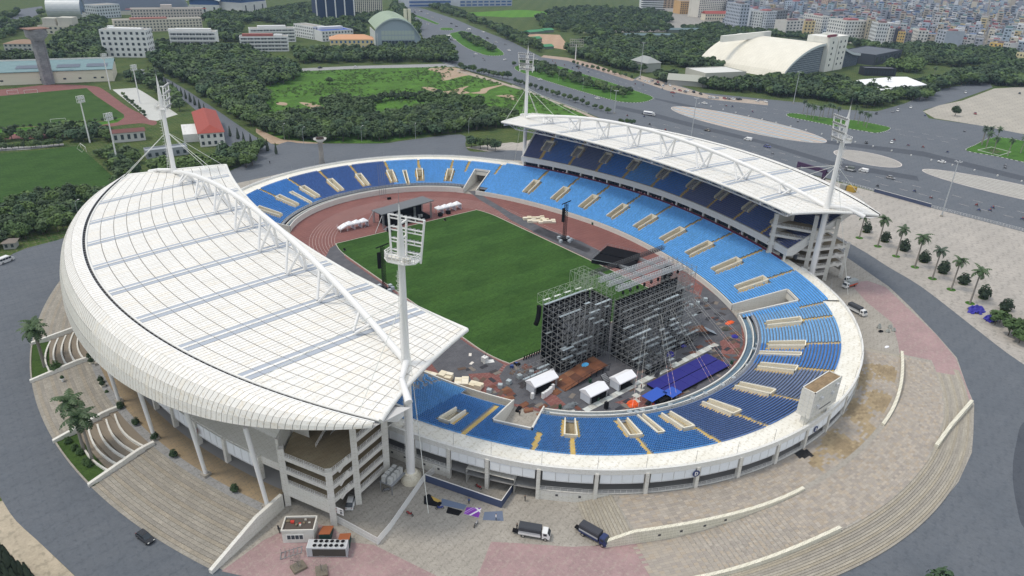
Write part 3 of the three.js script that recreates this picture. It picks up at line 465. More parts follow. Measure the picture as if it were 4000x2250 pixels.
const rail = (m,a,b,h,h2 = h) => { const L = Math.hypot(b[0] - a[0],b[1] - a[1]),n = Math.ceil(L / .5);for (const k of [.3,.62,1]) m.bar([a[0],h + k,a[1]],[b[0],h2 + k,b[1]],.05);for (let i = 0;i <= n;i++) { const t = i / n,x = lerp(a[0],b[0],t),z = lerp(a[1],b[1],t),y = lerp(h,h2,t);m.bar([x,y,z],[x,y + 1,z],i % 4 ? .035 : .07);} };
const edge = (m,a,b,h0,h1) => { const q = t => [lerp(a[0],b[0],t),lerp(a[1],b[1],t)];const L = Math.hypot(b[0] - a[0],b[1] - a[1]),ox = (b[1] - a[1]) / L * .15,oz = -(b[0] - a[0]) / L * .15;m.prism([[a[0] + ox,a[1] + oz],[b[0] + ox,b[1] + oz],[b[0] - ox,b[1] - oz],[a[0] - ox,a[1] - oz]],h0,h1,true);};
const P1 = [A,B,C,[90,64],[97,58]],P2 = [C,D,[80,62],[88,62]];
for (const h of [6,9.5,13]) { X().prism(P1.map(([x,z]) => [x * .998,z * .998]),h - .25,h,true).to('floor_slab',beigeFloor,tow);const m = X(),r = X();edge(m,A,B,h - .85,h + .1);edge(m,B,C,h - .85,h + .1);m.to('edge_beam',wallWhite,tow);rail(r,A,B,h);rail(r,B,C,h);r.to('railing',steelWhite,tow);}
for (const h of [3,6,9.5,13,16.5,20]) { X().prism(P2.map(([x,z]) => [x * .997,z * .997]),h - .3,h - .02,true).to('floor_slab',beigeFloor,tow);const m = X(),r = X();edge(m,C,D,h - .85,h + .1);edge(m,D,[80,62],h - .85,h + .1);m.to('edge_beam',wallWhite,tow);rail(r,C,D,h);rail(r,D,[80,62],h);r.to('railing',steelWhite,tow);}
{ const m = X();edge(m,A,B,2.6,5.2);m.to('blank_wall',wallWhite,tow);}
for (const [x,z,h,w] of [[...A,15,1.2],[...B,14,1.3],[...C,24,1.3],[...D,26,1.4],[90,64,24,1.2],[81,63,24,1.2]]) X().box(x,0,z,w,h,w,.42).to('tower_column',wallWhite,tow);
X().prism([[107,69],[97,58],[97.3,57.5],[107.4,68.6]],2.5,16.5,true).to('side_wall',wallWhite,tow);
X().prism([[97,58],[90,64],[81,63],[80.6,62],[89.6,63],[96.6,57]],0,24,true).to('inner_wall',M(rgb(196,192,182),{ r: .9 }),tow);
{ // stair flights seen behind the railings
for (const [h,k] of [[13,0],[9.5,1],[6,0]]) { const m = X();for (let i = 0;i < 12;i++) { const t = i / 12;m.box(lerp(99.5,93.5,t),h + 3.5 * t,lerp(70,67,t),.55,.3,2.6,.45);} m.to('stair_flight',beigeFloor,tow);const r = X();rail(r,[100.3,71.8],[94.3,68.8],h,h + 3.5);r.to('stair_railing',steelWhite,tow);}
for (const h of [6,9.5,13]) { const m = X();edge2(m,[99.6,80.4],[97,79.3],h - .9,h + .6);m.to('raking_beam',wallWhite,tow);}
function edge2(m,a,b,h0,h1) { m.bar([a[0],h0,a[1]],[b[0],h1,b[1]],.3,1);}
}
return g;
}
grandstand(-1,'nearer covered grandstand with huge white panelled roof and curved cowl');
grandstand(1,'farther covered grandstand across the pitch with open view under its white roof');

// ---------- floodlight masts ----------
const lampGlass = M([.26,.27,.27],{ r: .3,metalness: .3 });
function mast(sx,sz,label) {
const x = sx * 82.4,z = sz * 79.35,g = thing('floodlight_mast',label,'floodlight mast','four floodlight masts at the roof corners',x,0,z,Math.atan2(-x,-z * .55));
new MB().lathe([[2.3,0],[2.3,1.6],[1.5,2.4]],16).to('pedestal',cream,g);
new MB().lathe([[.95,2.2],[.9,29],[1.05,29.6],[1.05,32],[.84,32.6],[.74,44],[.68,53]],16).to('shaft',steelWhite,g);
new MB().lathe([[.55,52.5],[.78,54.5],[.72,57],[.02,65.2]],14).to('spire',steelWhite,g);
new MB().cyl([0,65,0],[0,67.6,0],.05,.03,6).to('lightning_rod',steelGrey,g);
const ld = new MB();for (let y = 4;y < 52;y += .5) ld.bar([-.3,y,-1.15],[.3,y,-1.15],.05);ld.bar([-.3,4,-1.15],[-.3,52,-1.15],.06).bar([.3,4,-1.15],[.3,52,-1.15],.06);for (let y = 6;y < 52;y += 1) { for (let k = 0;k < 6;k++) { const a = PI * k / 6 + PI,b = PI * (k + 1) / 6 + PI;ld.bar([Math.cos(a) * .42,y,-1.2 + Math.sin(a) * .7],[Math.cos(b) * .42,y,-1.2 + Math.sin(b) * .7],.035);} } ld.to('ladder',steelWhite,g);
const bk = part(g,'basket'),lift = bk.position.y = .8,oc = [[-3.3,1.6],[-3.3,-.6],[-1.8,-1.9],[1.8,-1.9],[3.3,-.6],[3.3,1.6]];new MB().prism(oc,52.9,53.1,true).to('platform',steelWhite,bk);
const r = new MB();for (let i = 0;i < oc.length - 1;i++) { const a = oc[i],b = oc[i + 1];for (const h of [53.4,54,54.5]) r.bar([a[0],h,a[1]],[b[0],h,b[1]],.1);const n = 4;for (let k = 0;k <= n;k++) { const t = k / n;r.bar([lerp(a[0],b[0],t),53,lerp(a[1],b[1],t)],[lerp(a[0],b[0],t),54.5,lerp(a[1],b[1],t)],.1);} r.bar([a[0],53,a[1]],[b[0],53,b[1]],.22);} r.to('basket_rail',steelWhite,bk);
new MB().box(-1.8,53.1,-1,1.5,.9,.7).box(1.2,53.1,-1.1,2.6,.7,.8).to('control_box',M([.62,.6,.54],{ r: .6 }),bk);
const fr = part(g,'lamp_frame'),zz = 1.9,f = new MB(),xw = y => lerp(3.2,3.9,(y - 53) / 8.6);
for (const e of [-1,0,1]) f.bar([e * xw(53),53,zz - .2],[e * xw(61.6),61.6,zz + .5],.34);
const rows = [54.4,56.7,59,61.3];
for (const y of rows) { const k = zz + (y - 53) * .07;for (const dy of [-.42,.25]) f.bar([-xw(y),y + dy,k],[xw(y),y + dy,k],.2);for (let i = 0;i <= 4;i++) { const u = lerp(-xw(y),xw(y),i / 4);f.bar([u,y - .42,k],[u,y + .25,k],.12);} }
for (const y of [54,58,61]) f.bar([0,y,.5],[0,y,zz + .4],.3);f.to('frame',steelWhite,fr);
for (const y of rows) for (let i = 0;i < 8;i++) { const u = lerp(-xw(y) + .5,xw(y) - .5,i / 7),k = zz + (y - 53) * .07 + .45;new MB().mat(new THREE.Matrix4().makeRotationX(PI / 2 + .45).setPosition(u,y + .1,k)).lathe([[.12,-.42],[.3,-.25],[.36,.12],[.3,.14]],8).to('lamp',lampGlass,fr);}
return g;
}
mast(-1,1,'floodlight mast nearest the camera, rising through the big white roof');mast(-1,-1,'floodlight mast at the far left corner of the nearer grandstand roof');mast(1,1,'floodlight mast at the right hand end of the farther grandstand roof');mast(1,-1,'floodlight mast at the far end of the farther grandstand roof, by the boulevard');
const cable = (a,b,r,label) => tag(new MB().cyl(a,b,r,r,5).to('stay_cable',cableMat),label,'cable','stay cables of the floodlight masts');
for (const sx of [-1,1]) for (const sz of [-1,1]) { const w = sx < 0 ? 'nearer' : 'farther',e = sz > 0 ? 'near' : 'far',a = [sx * 82.4,45.5,sz * 79.35],L = `pale stay cable from the ${e} mast of the ${w} grandstand down to its roof edge`;for (const b of [[sx * 66,31.6,sz * 75.5],[sx * 72.5,32,sz * 33],[sx * 73.4,31.8,sz * 57],[sx * 97,29.8,sz * 87],[sx * 109,29.6,sz * 66],[sx * 86,2,sz * 92]]) cable(a,b,.075,L);}

// ---------- ground and roads ----------
const inPoly = (p,pts) => { let c = false;for (let i = 0,j = pts.length - 1;i < pts.length;j = i++) { const a = pts[i],b = pts[j];if ((a[1] > p[1]) !== (b[1] > p[1]) && p[0] < (b[0] - a[0]) * (p[1] - a[1]) / (b[1] - a[1]) + a[0]) c = !c;} return c;};
const sheet = (name,pts,y,m) => struct(name,new MB().sheet(pts,y),m);
const V = a => { const o = [];for (let i = 0;i < a.length;i += 2) o.push([a[i],a[i + 1]]);return o;};
const smooth = (pts,n = 6) => { const o = [],N = pts.length;for (let i = 0;i < N;i++) { const a = pts[(i + N - 1) % N],b = pts[i],c = pts[(i + 1) % N],d = pts[(i + 2) % N];for (let k = 0;k < n;k++) { const t = k / n;o.push([0,1].map(j => .5 * (2 * b[j] + (c[j] - a[j]) * t + (2 * a[j] - 5 * b[j] + 4 * c[j] - d[j]) * t * t + (3 * b[j] - a[j] - 3 * c[j] + d[j]) * t * t * t)));} } return o;};
const ell = (x,z,a,b,ry = 0,n = 40) => [...Array(n)].map((_,i) => { const t = i / n * 2 * PI,u = a * Math.cos(t),v = b * Math.sin(t);return [x + u * Math.cos(ry) + v * Math.sin(ry),z - u * Math.sin(ry) + v * Math.cos(ry)];});
const rough = matteMap([1,1,1],{ map: T_rough }),wild = matteMap([1,1,1],{ map: T_wild,bumpMap: B_fine,bumpScale: .08 }),dirt = M([1,1,1],{ map: T_dirt,r: 1 }),turf = matteMap([1,1,1],{ map: T_grass,bumpMap: B_fine,bumpScale: .03 }),lawn = matteMap([1.5,1.6,1.2],{ map: T_grass });
const cityGround = M([.8,.82,.85],{ map: T_conc,r: .95 });
sheet('terrain',[[-4000,-6000],[7000,-6000],[7000,1500],[-4000,1500]],-.06,rough);
sheet('city_ground',V([569.4,-540.9,786.5,-585.3,2001,-1615.2,3988.1,-275.4,1513.2,25.2,817.9,-87.7,824.1,-207.1,829.2,-420.8,756.6,-467.6]),-.04,cityGround);
sheet('sand_park',V([92,-144.6,122.9,-138.8,124.4,-135.1,200,-150,214,-60,216,30,216,105,225,190,160,260,80,240,88,146,93,138,103,125,119,103,127,87,136,70,140,0,128,-60]),-.02,sand);
sheet('sand_verge',V([-146,64,-150,50,-154,33,-175,30,-180,90,-140,100]),-.02,M([1.1,1.02,.85],{ map: T_sand,r: .95 }));
// ring road and the roads that lead to it
sheet('ring_road',smooth([[150,0],[147,40],[136,70],[127,87],[119,103],[103,125],[92,140],[80,158],[55,176],[0,186],[-60,180],[-105,150],[-138,85],[-150,50],[-154,33],[-157,0],[-155,-40],[-148,-84],[-134.7,-113.6],[-113.9,-121.8],[-88,-148],[-40,-168],[7.8,-209.6],[19.6,-202],[55.5,-178.8],[70,-177.1],[107.8,-171],[93.8,-146.1],[91.6,-133.2],[118,-118],[140,-60]],4),0,asphalt);
sheet('road_surface',smooth(V([55.3,156.3,44.4,158.3,35.2,160.6,26.5,163.5,19,166.7,12.8,170.1,15.3,173.4,45.2,172.6,60.2,160]),4),.006,asphaltDark);
sheet('campus_road',V([2,-497.3,10.5,-481,12.3,-447.2,10.6,-389.6,6.4,-310.9,1.4,-230.9,4.6,-202,-13.4,-175.5,-19.4,-217.6,-5.5,-314.6,3,-427.1,0.5,-475.4]),-.012,asphalt);
sheet('boulevard',V([553.8,-990.3,572.6,-983.8,563.7,-924.1,514.4,-763,471,-649.9,422.2,-509.2,372.2,-398.8,387.9,-378.6,377.8,-328.3,353.8,-252,376.7,-263,373.4,-223.6,358.4,-179.5,382.7,-131.4,395.5,-110,396.1,-79.4,416.7,-58.5,468.9,-61.1,562.1,-75.1,617.4,-71.1,651.1,-63.5,622.5,-50.8,522.4,-42.7,453.1,-40.3,426.7,-24.6,434.7,6.3,432.5,35.7,520,60,420,240,216.1,105,214.8,66.5,218.1,26.3,212,-60,210.9,-138,221,-175,234,-238.8,246.2,-291.5,255.4,-388.4,258.2,-414.5,345.8,-588.2,392.8,-671.9]),0,asphalt);
sheet('back_street',V([121.6,-449,175.3,-437.6,256.4,-408.4,266.6,-402.8,256.2,-387.9,167.9,-423.5,115.1,-434.2]),-.01,concreteGrey);
sheet('campus_parking',V([-23.5,-1103,28,-1171.5,16,-1071.9,-19.3,-967.9,-62.9,-823,-82.3,-812.1,-46.3,-979.1]),-.01,asphalt);
sheet('pavement',V([250.4,-377.9,244.9,-314.3,240.4,-284.3,243.3,-287.9,218.6,-172.6,211.3,-141.2,204.8,-138.5,215.6,-174.5,236.5,-253.9,234.7,-277.3,236.2,-292,239.9,-364.6]),.01,M([1,.9,.8],{ map: T_sand,r: .95 }));
sheet('pavement',V([369.9,-396.1,378.8,-364.2,364.5,-314.9,348,-246.7,356.2,-250.6,388.8,-336.6,393.3,-379.7,382.4,-405.6]),.012,M([1,.82,.72],{ map: T_sand,r: .95 }));
sheet('parking_apron',V([356.2,-250.6,377.5,-262.5,367,-216.2,354.9,-166.8,375.4,-126.7,361.3,-117.6,341,-156.4,340,-200.3]),.012,M([1,.9,.82],{ map: T_sand,r: .95 }));
sheet('sand_lot',V([449.1,-38.5,485.7,-41.9,527.1,-39.9,618.2,-47.7,684.5,-26.3,435.7,53.8,432.5,35.7,434.7,6.3,430.7,-22.1]),.012,M([1,1,.95],{ map: T_sand,r: .95 }));
// wide-junction carriageway wear and painted paving
for (const [pts,n] of [[V([306.2,-184.2,308.6,-141.2,314.4,-87.2,293.8,-37.4,322.3,16.1,315.8,73.1,304.8,76.6,310,21.3,285.4,-34,303.3,-79.9,299.3,-138.7,301.5,-180.2]),'lane_band'],[V([257.7,-180.5,261.9,-149.8,259.8,-103.8,258.8,-51.1,251.9,-4.3,263.7,38.2,255,43,241.6,0.8,251.8,-51.9,249.7,-100.2,251,-145.1,249.2,-173.4]),'lane_band']]) sheet(n,pts,.008,asphaltDark);
const oval = (x,z,a,b,r,label,bandA,bandB,w,curved) => { // painted paving oval: outline and bands,each cut to the oval
const g = thing('painted_oval',label,'paved oval',null,x,0,z,r);new MB().sheet(ell(0,0,a,b),.016).to('paving',M([1,1.03,1.1],{ map: T_conc,r: .9 }),g);
const o = ell(0,0,a,b,0,48),i = ell(0,0,a - .5,b - .5,0,48),m = new MB();o.forEach((q,k) => { const j = (k + 1) % 48;m.quad([q[0],.024,q[1]],[i[k][0],.024,i[k][1]],[i[j][0],.024,i[j][1]],[o[j][0],.024,o[j][1]]);});m.to('outline',lineWhite,g);
for (let u = -b + w,k = 0;u < b - w;u += w * 2,k++) { const c = t => (a - .6) * Math.sqrt(Math.max(0,1 - (t / (b - .6)) ** 2)),n = 12,mm = new MB(),z0 = u,z1 = u + w;for (let q = 0;q < n;q++) { const e = t => Math.min(c(z0),c(z1)) * lerp(-1,1,t),y = (x0,zz) => [x0,.02,zz + curved * (x0 / a) ** 2 * 6];mm.quad(y(e(q / n),z0),y(e(q / n),z1),y(e((q + 1) / n),z1),y(e((q + 1) / n),z0));} mm.to('paint_band',k % 2 ? bandA : bandB,g);}
};
const paleBlue = M([1,1,1],{ map: mottled(8,rgb(150,172,190),rgb(165,178,186),rgb(170,165,155),1.2,.3),r: .9 }),salmon = M([1,1,1],{ map: mottled(8,rgb(196,172,156),rgb(186,166,150),rgb(170,165,155),1.2,.3),r: .9 }),chalk = M([1,1,1],{ map: mottled(8,rgb(196,196,190),rgb(180,180,174),rgb(150,148,142),1.2,.3),r: .9 });
oval(291,-92,62,21,PI / 2 - .02,'long paved oval with faded pale blue and salmon bands on the boulevard',paleBlue,salmon,1.9,.25);
oval(276,4,20,14,PI / 2 - .1,'small plain paved oval between the two banded ovals on the boulevard',M([1,1.02,1.06],{ map: T_conc,r: .9 }),M([1.04,1.06,1.1],{ map: T_conc,r: .9 }),2.5,0);
oval(282,80,46,14.5,PI / 2 + .04,'paved oval with close white stripes at the right edge of the boulevard',chalk,M([.95,.95,.95],{ map: T_conc,r: .9 }),.75,0);
// kerbed islands
const kerbWhite = M([.6,.6,.58],{ r: .8 }),kerbDark = M([.1,.1,.1],{ r: .8 });
function island(name,pts,n,label,grass = lawn) {
const g = thing(name,label,'traffic island'),c = n ? smooth(pts,n) : pts;new MB().sheet(c,.17).to('grass_bed',grass,g);
let acc = 0;const A = new MB(),B = new MB(),ar = c.reduce((s,q,i) => { const r = c[(i + 1) % c.length];return s + q[0] * r[1] - r[0] * q[1];},0) > 0 ? 1 : -1;
c.forEach((a,i) => { const b = c[(i + 1) % c.length],L = Math.hypot(b[0] - a[0],b[1] - a[1]),k = Math.max(1,Math.round(L / 1.4)),ox = (b[1] - a[1]) / L * .35 * ar,oz = -(b[0] - a[0]) / L * .35 * ar;for (let j = 0;j < k;j++,acc++) { const p = t => [lerp(a[0],b[0],t),lerp(a[1],b[1],t)],u = p(j / k),v = p((j + 1) / k);(acc % 2 ? A : B).prism([u,v,[v[0] + ox,v[1] + oz],[u[0] + ox,u[1] + oz]],0,.2);} });
const gk = part(g,'kerb');A.to('white_kerb_blocks',kerbWhite,gk).userData = { kind: 'stuff' };B.to('dark_kerb_blocks',kerbDark,gk).userData = { kind: 'stuff' };return g;
}
island('median_island',V([298.3,-351.4,289.6,-330.5,279.4,-277.8,273.5,-234.5,269.6,-197.1,272.7,-184.2,282.8,-178.1,297.2,-180.5,307.2,-188.2,313.1,-206.2,326.3,-256.4,335.4,-298.6,346.5,-345.3,337.5,-368,312.3,-364]),3,'long bushy median island along the boulevard behind the far mast');
island('median_island',V([393,-599.1,344.8,-499,329.3,-449.8,326.8,-432.3,336.3,-425.7,348.3,-431.6,369.4,-468.2,403.3,-539.2,432.8,-622.3,415.4,-618.1]),3,'bushy triangular island farther up the boulevard');
island('median_island',V([418.6,-660.3,429.1,-668.6,437.8,-662.1,432.6,-647.6,422.9,-640.5,414.4,-646.9]),3,'small oval island in the boulevard junction');
island('median_island',V([501.3,-874.3,479.9,-793.2,453.6,-712.7,443.8,-705.6,462.4,-768.6,490.9,-860.3]),0,'narrow planted strip dividing the far boulevard');
island('palm_island',V([343.1,-90,351.1,-90.8,357,-77.5,362.2,-61,370.4,-50.4,370.5,-32.4,368.3,-25.8,356.8,-23.1,344.9,-24.1,342.8,-30.6,339.3,-48.6,338.3,-70.4,338,-83.6]),3,'grass island with rows of palms and clipped border beside the junction');
island('palm_island',V([347.8,31.4,366.9,28.8,404.6,28.4,403.6,52,350.8,73.3,349.1,62.4,349.8,47.5]),3,'ornamental lawn island with diamond bed at the right edge');
{ const g = thing('ornamental_bed','diamond shaped flower bed with pale edging on the right lawn island','flower bed');const d = V([355.3,34.9,371.6,37,368.5,49,352.7,48.1]);const m = new MB();d.forEach((a,i) => { const b = d[(i + 1) % 4];m.bar([a[0],.25,a[1]],[b[0],.25,b[1]],.3,.2);});m.to('edging',kerbWhite,g);new MB().sheet(V([359.2,38,367.9,38.9,365.2,45.5,356.4,45.1]),.19).to('bed',rough,g);}
// lane dashes
{ const m = new MB(),d = (x0,z0,x1,z1,n,w = .18,f = .45) => { for (let i = 0;i < n;i++) { const a = i / n,b = (i + f) / n;m.bar([lerp(x0,x1,a),.012,lerp(z0,z1,a)],[lerp(x0,x1,b),.012,lerp(z0,z1,b)],w,.006);} };
d(228,-120,234,110,24);d(240,-120,246,112,24);d(330,-150,362,20,20);d(345,-150,376,20,20);d(250.6,-257.9,261.5,-310.5,10);d(242.5,-202.5,250.6,-257.9,8);d(364.2,-342.7,321.2,-201.4,14);
m.to('lane_markings',lineWhite).userData = { kind: 'structure' };}
// north wasteland
sheet('meadow',V([115.1,-434.2,166.6,-421,246.9,-394.4,249.6,-378.4,239,-306.5,233.4,-288.4,235.1,-252.3,215.6,-174.5,197.6,-146.4,148.9,-160.8,142.2,-181.2,55.8,-179.4,9,-212.3,12.6,-250.2,35.1,-300.6,58.2,-370.8]),-.025,wild);
for (const q of [[225.1,-391.8,251.2,-384,246.4,-348.6,227.9,-341.2,203.1,-332.6,221.2,-362.7],[170,-315.1,178.3,-310.2,177.2,-291.3,197.9,-298.8,207.5,-300.8,193.1,-289.2,190.7,-276.2,171.5,-282.9],[190.7,-276.2,201.2,-277.2,210.9,-286.2,236.2,-292,238.4,-290.7,213.2,-279.8,199.7,-268.5],[63.4,-310.7,69.7,-302.9,71.6,-285.9,64,-270,43.1,-281,61.3,-284.6],[28.7,-281.1,35.9,-285.4,37,-281.2,27,-270.1],[202.2,-256.8,214.8,-252.6,202.9,-230.7,203.7,-238.9,202.4,-254],[51.6,-319.9,55.5,-313.4,51.6,-305.9,47.7,-312.2]]) sheet('bare_soil',smooth(V(q),3),-.018,dirt);
sheet('scrub_verge',V([9.5,-252.2,11.7,-218.8,29.1,-195.8,17.1,-196.5,3.1,-212.6,5.8,-242.5]),-.008,dirt);
// training grounds on the left
const pale = M([.66,.67,.66],{ map: T_paint,r: .7 });
sheet('training_track',smooth(V([-130,-481.3,-101.2,-464.4,-68.7,-468.7,-45.1,-449.2,-39.8,-428.3,-39.8,-353.9,-35.3,-305.7,-39.9,-292.6,-45.5,-302.4,-68.1,-301.3,-91,-290.2,-118.6,-302.5,-145.1,-314.3]),4),-.012,M([.95,.92,.95],{ map: T_track,r: .9 }));
sheet('training_pitch',V([-143.4,-443.4,-104.1,-438,-48.8,-440.5,-49.3,-407.5,-47.3,-333.3,-49.1,-324.2,-70.3,-318,-148.3,-340.6]),-.004,matteMap([1.15,1.0,1.1],{ map: T_grass }));
sheet('training_lawn',V([-70.6,-316.6,-49.1,-324.2,-55.8,-312.1,-83.4,-305.1,-149.2,-322.2,-148.3,-340.6]),-.002,matteMap([1.7,1.9,1.2],{ map: T_grass }));
sheet('practice_pitch',V([-150.9,-285.8,-122.2,-268.2,-86.1,-264,-85.2,-240.4,-84,-200.8,-84.2,-179.7,-116.8,-154.1,-134.6,-152.2,-157.2,-154.7]),-.012,matteMap([1.0,.95,1.05],{ map: T_grass }));
sheet('white_court',V([-34.3,-425.1,-18,-423.9,-17.7,-388.7,-18.6,-315.6,-34.7,-303.7,-38,-309,-36.1,-359.2]),-.004,pale);
sheet('service_lane',V([-133.4,-291,-107.5,-276.7,-91.7,-274,-92.4,-269.4,-108.5,-269.9,-134.4,-278.5]),-.006,concreteGrey);
sheet('playing_field',V([700.7,-853.9,725.3,-844.9,741.1,-798.6,683.7,-736.7,614.4,-747.1,558.7,-812.6,586.7,-838.1]),-.02,matteMap([2.2,2.3,1.3],{ map: T_grass }));
sheet('builders_yard',V([471.7,-562.2,503.3,-559.3,525.6,-537,465.8,-457.5,433.7,-426.4,429.8,-456.1,454.6,-493.4]),-.02,M([1.1,1,.95],{ map: T_dirt,r: 1 }));

// ---------- plaza,decks and stairs round the stadium ----------
const plazaEdge = [[-124,79],[-128,70]].concat([...Array(41)].map((_,i) => { const z = lerp(66,-80,i / 40);return [40.4 - Math.sqrt(183.3 ** 2 - z * z),z];}),[[-110,-100],[-80,-128],[-45,-150],[0,-156],[45,-150],[80,-128],[110,-96],[125,-60],[131,-20],[131,30],[124,70],[109,96],[98,109],[86,122],[76,132],[62,140],[54,145],[40,150],[31,153],[17,155.4],[5,156],[-10,155],[-22,153],[-32,151],[-60,141],[-90,120],[-110,99]]);
sheet('plaza',plazaEdge,.02,concrete);
for (const p of [V([-124.2,79.3,-114.9,76.6,-111.4,76.6,-104.9,78.8,-102.5,82,-102,87.1,-98.2,91,-95.8,97,-92.8,104.4,-88,122,-105,104]),V([-79.2,104.5,-76,107.3,-67.2,115.4,-59.2,120.6,-47.6,126.7,-52.4,135.9,-58,142,-75,131,-86.4,109.7]),V([100.3,85.5,107.5,88.6,107.9,95.1,85.9,121.8,75.4,131.9,61.8,140.1,55,144.1,48.4,132.4,47.5,129.2,60.5,122.3,70.7,116.8,82.4,109.5,89.8,97.5])]) sheet('pink_paving',p,.026,pinkPave);
// south deck: inner deck,sloping landing,broad steps
const SA = a => a * PI / 180,pol = (a,r) => [Math.cos(SA(a)) * r,Math.sin(SA(a)) * r];
const landH = a => 2.46 * sstep(113,99,a) * sstep(64,79,a);
const outR = a => 1 / Math.sqrt((Math.cos(SA(a)) / 138) ** 2 + (Math.sin(SA(a)) / 156.2) ** 2),landR = a => outR(a) - 6.6,deckR = a => lerp(134.3,137,sstep(118,98,a)) - 1 * sstep(80,63,a),bowlR = a => { const [s] = [0];return 0;};
const rimAt = a => { let lo = 100,hi = 140;for (let i = 0;i < 24;i++) { const r = (lo + hi) / 2,p = pol(a,r),q = bs(p[0],p[1]);q[1] < 30.9 ? lo = r : hi = r;} return lo;};
const RA = {};for (let a = 60;a <= 120;a += 2) RA[a] = rimAt(a);const rimR = a => { const b = clamp(Math.floor(a / 2) * 2,60,118);return lerp(RA[b],RA[b + 2],(a - b) / 2);};
const sd = thing('entrance_deck','raised paved entrance deck and broad steps outside the near end of the bowl','deck');
{
const m = new MB(),n = 60,P = (a,r,h) => { const q = pol(a,r);return [q[0],h,q[1]];};
for (let i = 0;i < n;i++) { const a = lerp(65,115,i / n),b = lerp(65,115,(i + 1) / n);m.quad(P(a,rimR(a) - .5,2.5),P(b,rimR(b) - .5,2.5),P(b,deckR(b),2.5),P(a,deckR(a),2.5));}
m.to('deck_bed',concrete,sd);
const l = new MB();for (let i = 0;i < n;i++) { const a = lerp(62,114,i / n),b = lerp(62,114,(i + 1) / n);l.quad(P(a,deckR(a) - .2,landH(a) + .035),P(b,deckR(b) - .2,landH(b) + .035),P(b,landR(b),landH(b) + .035),P(a,landR(a),landH(a) + .035));} l.to('landing_bed',concrete,sd);
const stone = [rgb(166,160,148),rgb(160,154,143),rgb(170,163,149),rgb(156,150,140),rgb(164,156,140)].map(c => M([1,1,1],{ map: mottled(7 + c[0] * 9,c,c.map(v => v * .86),c.map(v => v * .7),1.3,.25),r: .9 }));
// 13 broad steps: each a ring of stone treads
for (let k = 0;k < 13;k++) { const s = new MB();for (let i = 0;i < 44;i++) { const a = lerp(63,113,i / 44),b = lerp(63,113,(i + 1) / 44),f = k / 13,h = x => landH(x) * (k + 1) / 13.5 + .03 - .002 * k,r0 = x => lerp(outR(x),landR(x),f),r1 = x => lerp(outR(x),landR(x),(k + 1) / 13) - .02;s.quad(P(a,r0(a),-.02),P(b,r0(b),-.02),P(b,r0(b),h(b)),P(a,r0(a),h(a))).quad(P(a,r0(a),h(a)),P(b,r0(b),h(b)),P(b,r1(b),h(b)),P(a,r1(a),h(a)));} s.to('stone_step',stone[(k * 3 + 1) % 5],sd);}
// end stairs of the inner deck
for (const [a0,a1] of [[115,118.4],[65,62.4]]) for (let k = 0;k < 12;k++) { const a = lerp(a0,a1,k / 12),b = lerp(a0,a1,(k + 1) / 12),h = 2.5 * (12 - k - .5) / 12,s = new MB(),R0 = rimR(a) - .2,R1 = deckR(a) - .3;s.quad(P(a,R0,h),P(b,R0,h),P(b,R1,h),P(a,R1,h)).quad(P(b,R0,0),P(b,R1,0),P(b,R1,h),P(b,R0,h));s.to('stair_step',stone[k % 2 ? 0 : 2],sd);}
// paving slabs
const slabG = new MB().box(0,0,0,1,.05,1,0,true).geo(),tones = [[1,1,1],[.94,.94,.94],[1.05,1.03,1],[.88,.88,.9],[1.02,.97,.9]].map(t => { const c = rgb(162,154,144).map((v,i) => v * t[i]);return M(c,{ r: .9 });});
const list = [];for (let r = 124;r < 151;r += .62) for (let a = 62.5;a < 114.5;a += 1.06 / r * 180 / PI) { const aa = a + (Math.round(r / .62) % 2) * .24,rm = r + .3,da = aa + .22;let h = null;if (rm > rimR(clamp(da,60,119)) + .3 && rm < deckR(da) - .5 && da > 65.2 && da < 114.6) h = 2.5;else if (rm > deckR(da) + .55 && rm < landR(da) - .25) h = landH(da) + .03;if (h === null) continue;const q = pol(da,rm);list.push([q[0],h,q[1],-SA(da) + PI / 2]);}
const key = q => (q[0] - camP[0]) ** 2 + (q[2] - camP[2]) ** 2;const srt = list.slice().sort((a,b) => key(a) - key(b)),own = srt.slice(0,280),rest = srt.slice(280);
const tilt = q => { const o = TRS(q[0],q[1] - .02,q[2],q[3],1.04,1,.6);return o;};
const ochre = M(rgb(156,140,112),{ r: .9 }),brown = M(rgb(142,126,100),{ r: .9 }),stainP = V([44.4,116.7,51.4,124.5,41,129.3,27,133,10.4,136.6,-8.5,137.3,-8,131.7,14.8,126.6]),wet = [-6.1,128.8],toneOf = q => { const k = Math.hypot(q[0] - wet[0],q[2] - wet[1]);if (k < rr(1.4,2.6)) return black;if (inPoly([q[0],q[2]],stainP)) { const n = Math.sin(q[0] * .5 + q[2] * .23) + Math.sin(q[0] * .21 - q[2] * .37) + rr(-.9,.9);if (n > -.4) return n > .9 ? brown : ochre;} return pick(tones);};
for (const q of own) { const o = mesh('paving_slab',slabG,toneOf(q),sd);o.position.set(q[0],q[1] - .02 + rr(0,.006),q[2]);o.rotation.y = q[3];o.scale.set(1.04,1,.6);}
instanced('paving_slabs',slabG,M([1,1,1],{ map: null,r: .9 }),rest.map(tilt),sd,rest.map(q => { const t = toneOf(q).color.clone();t.multiplyScalar(rr(.88,1.1));return t;}));
}
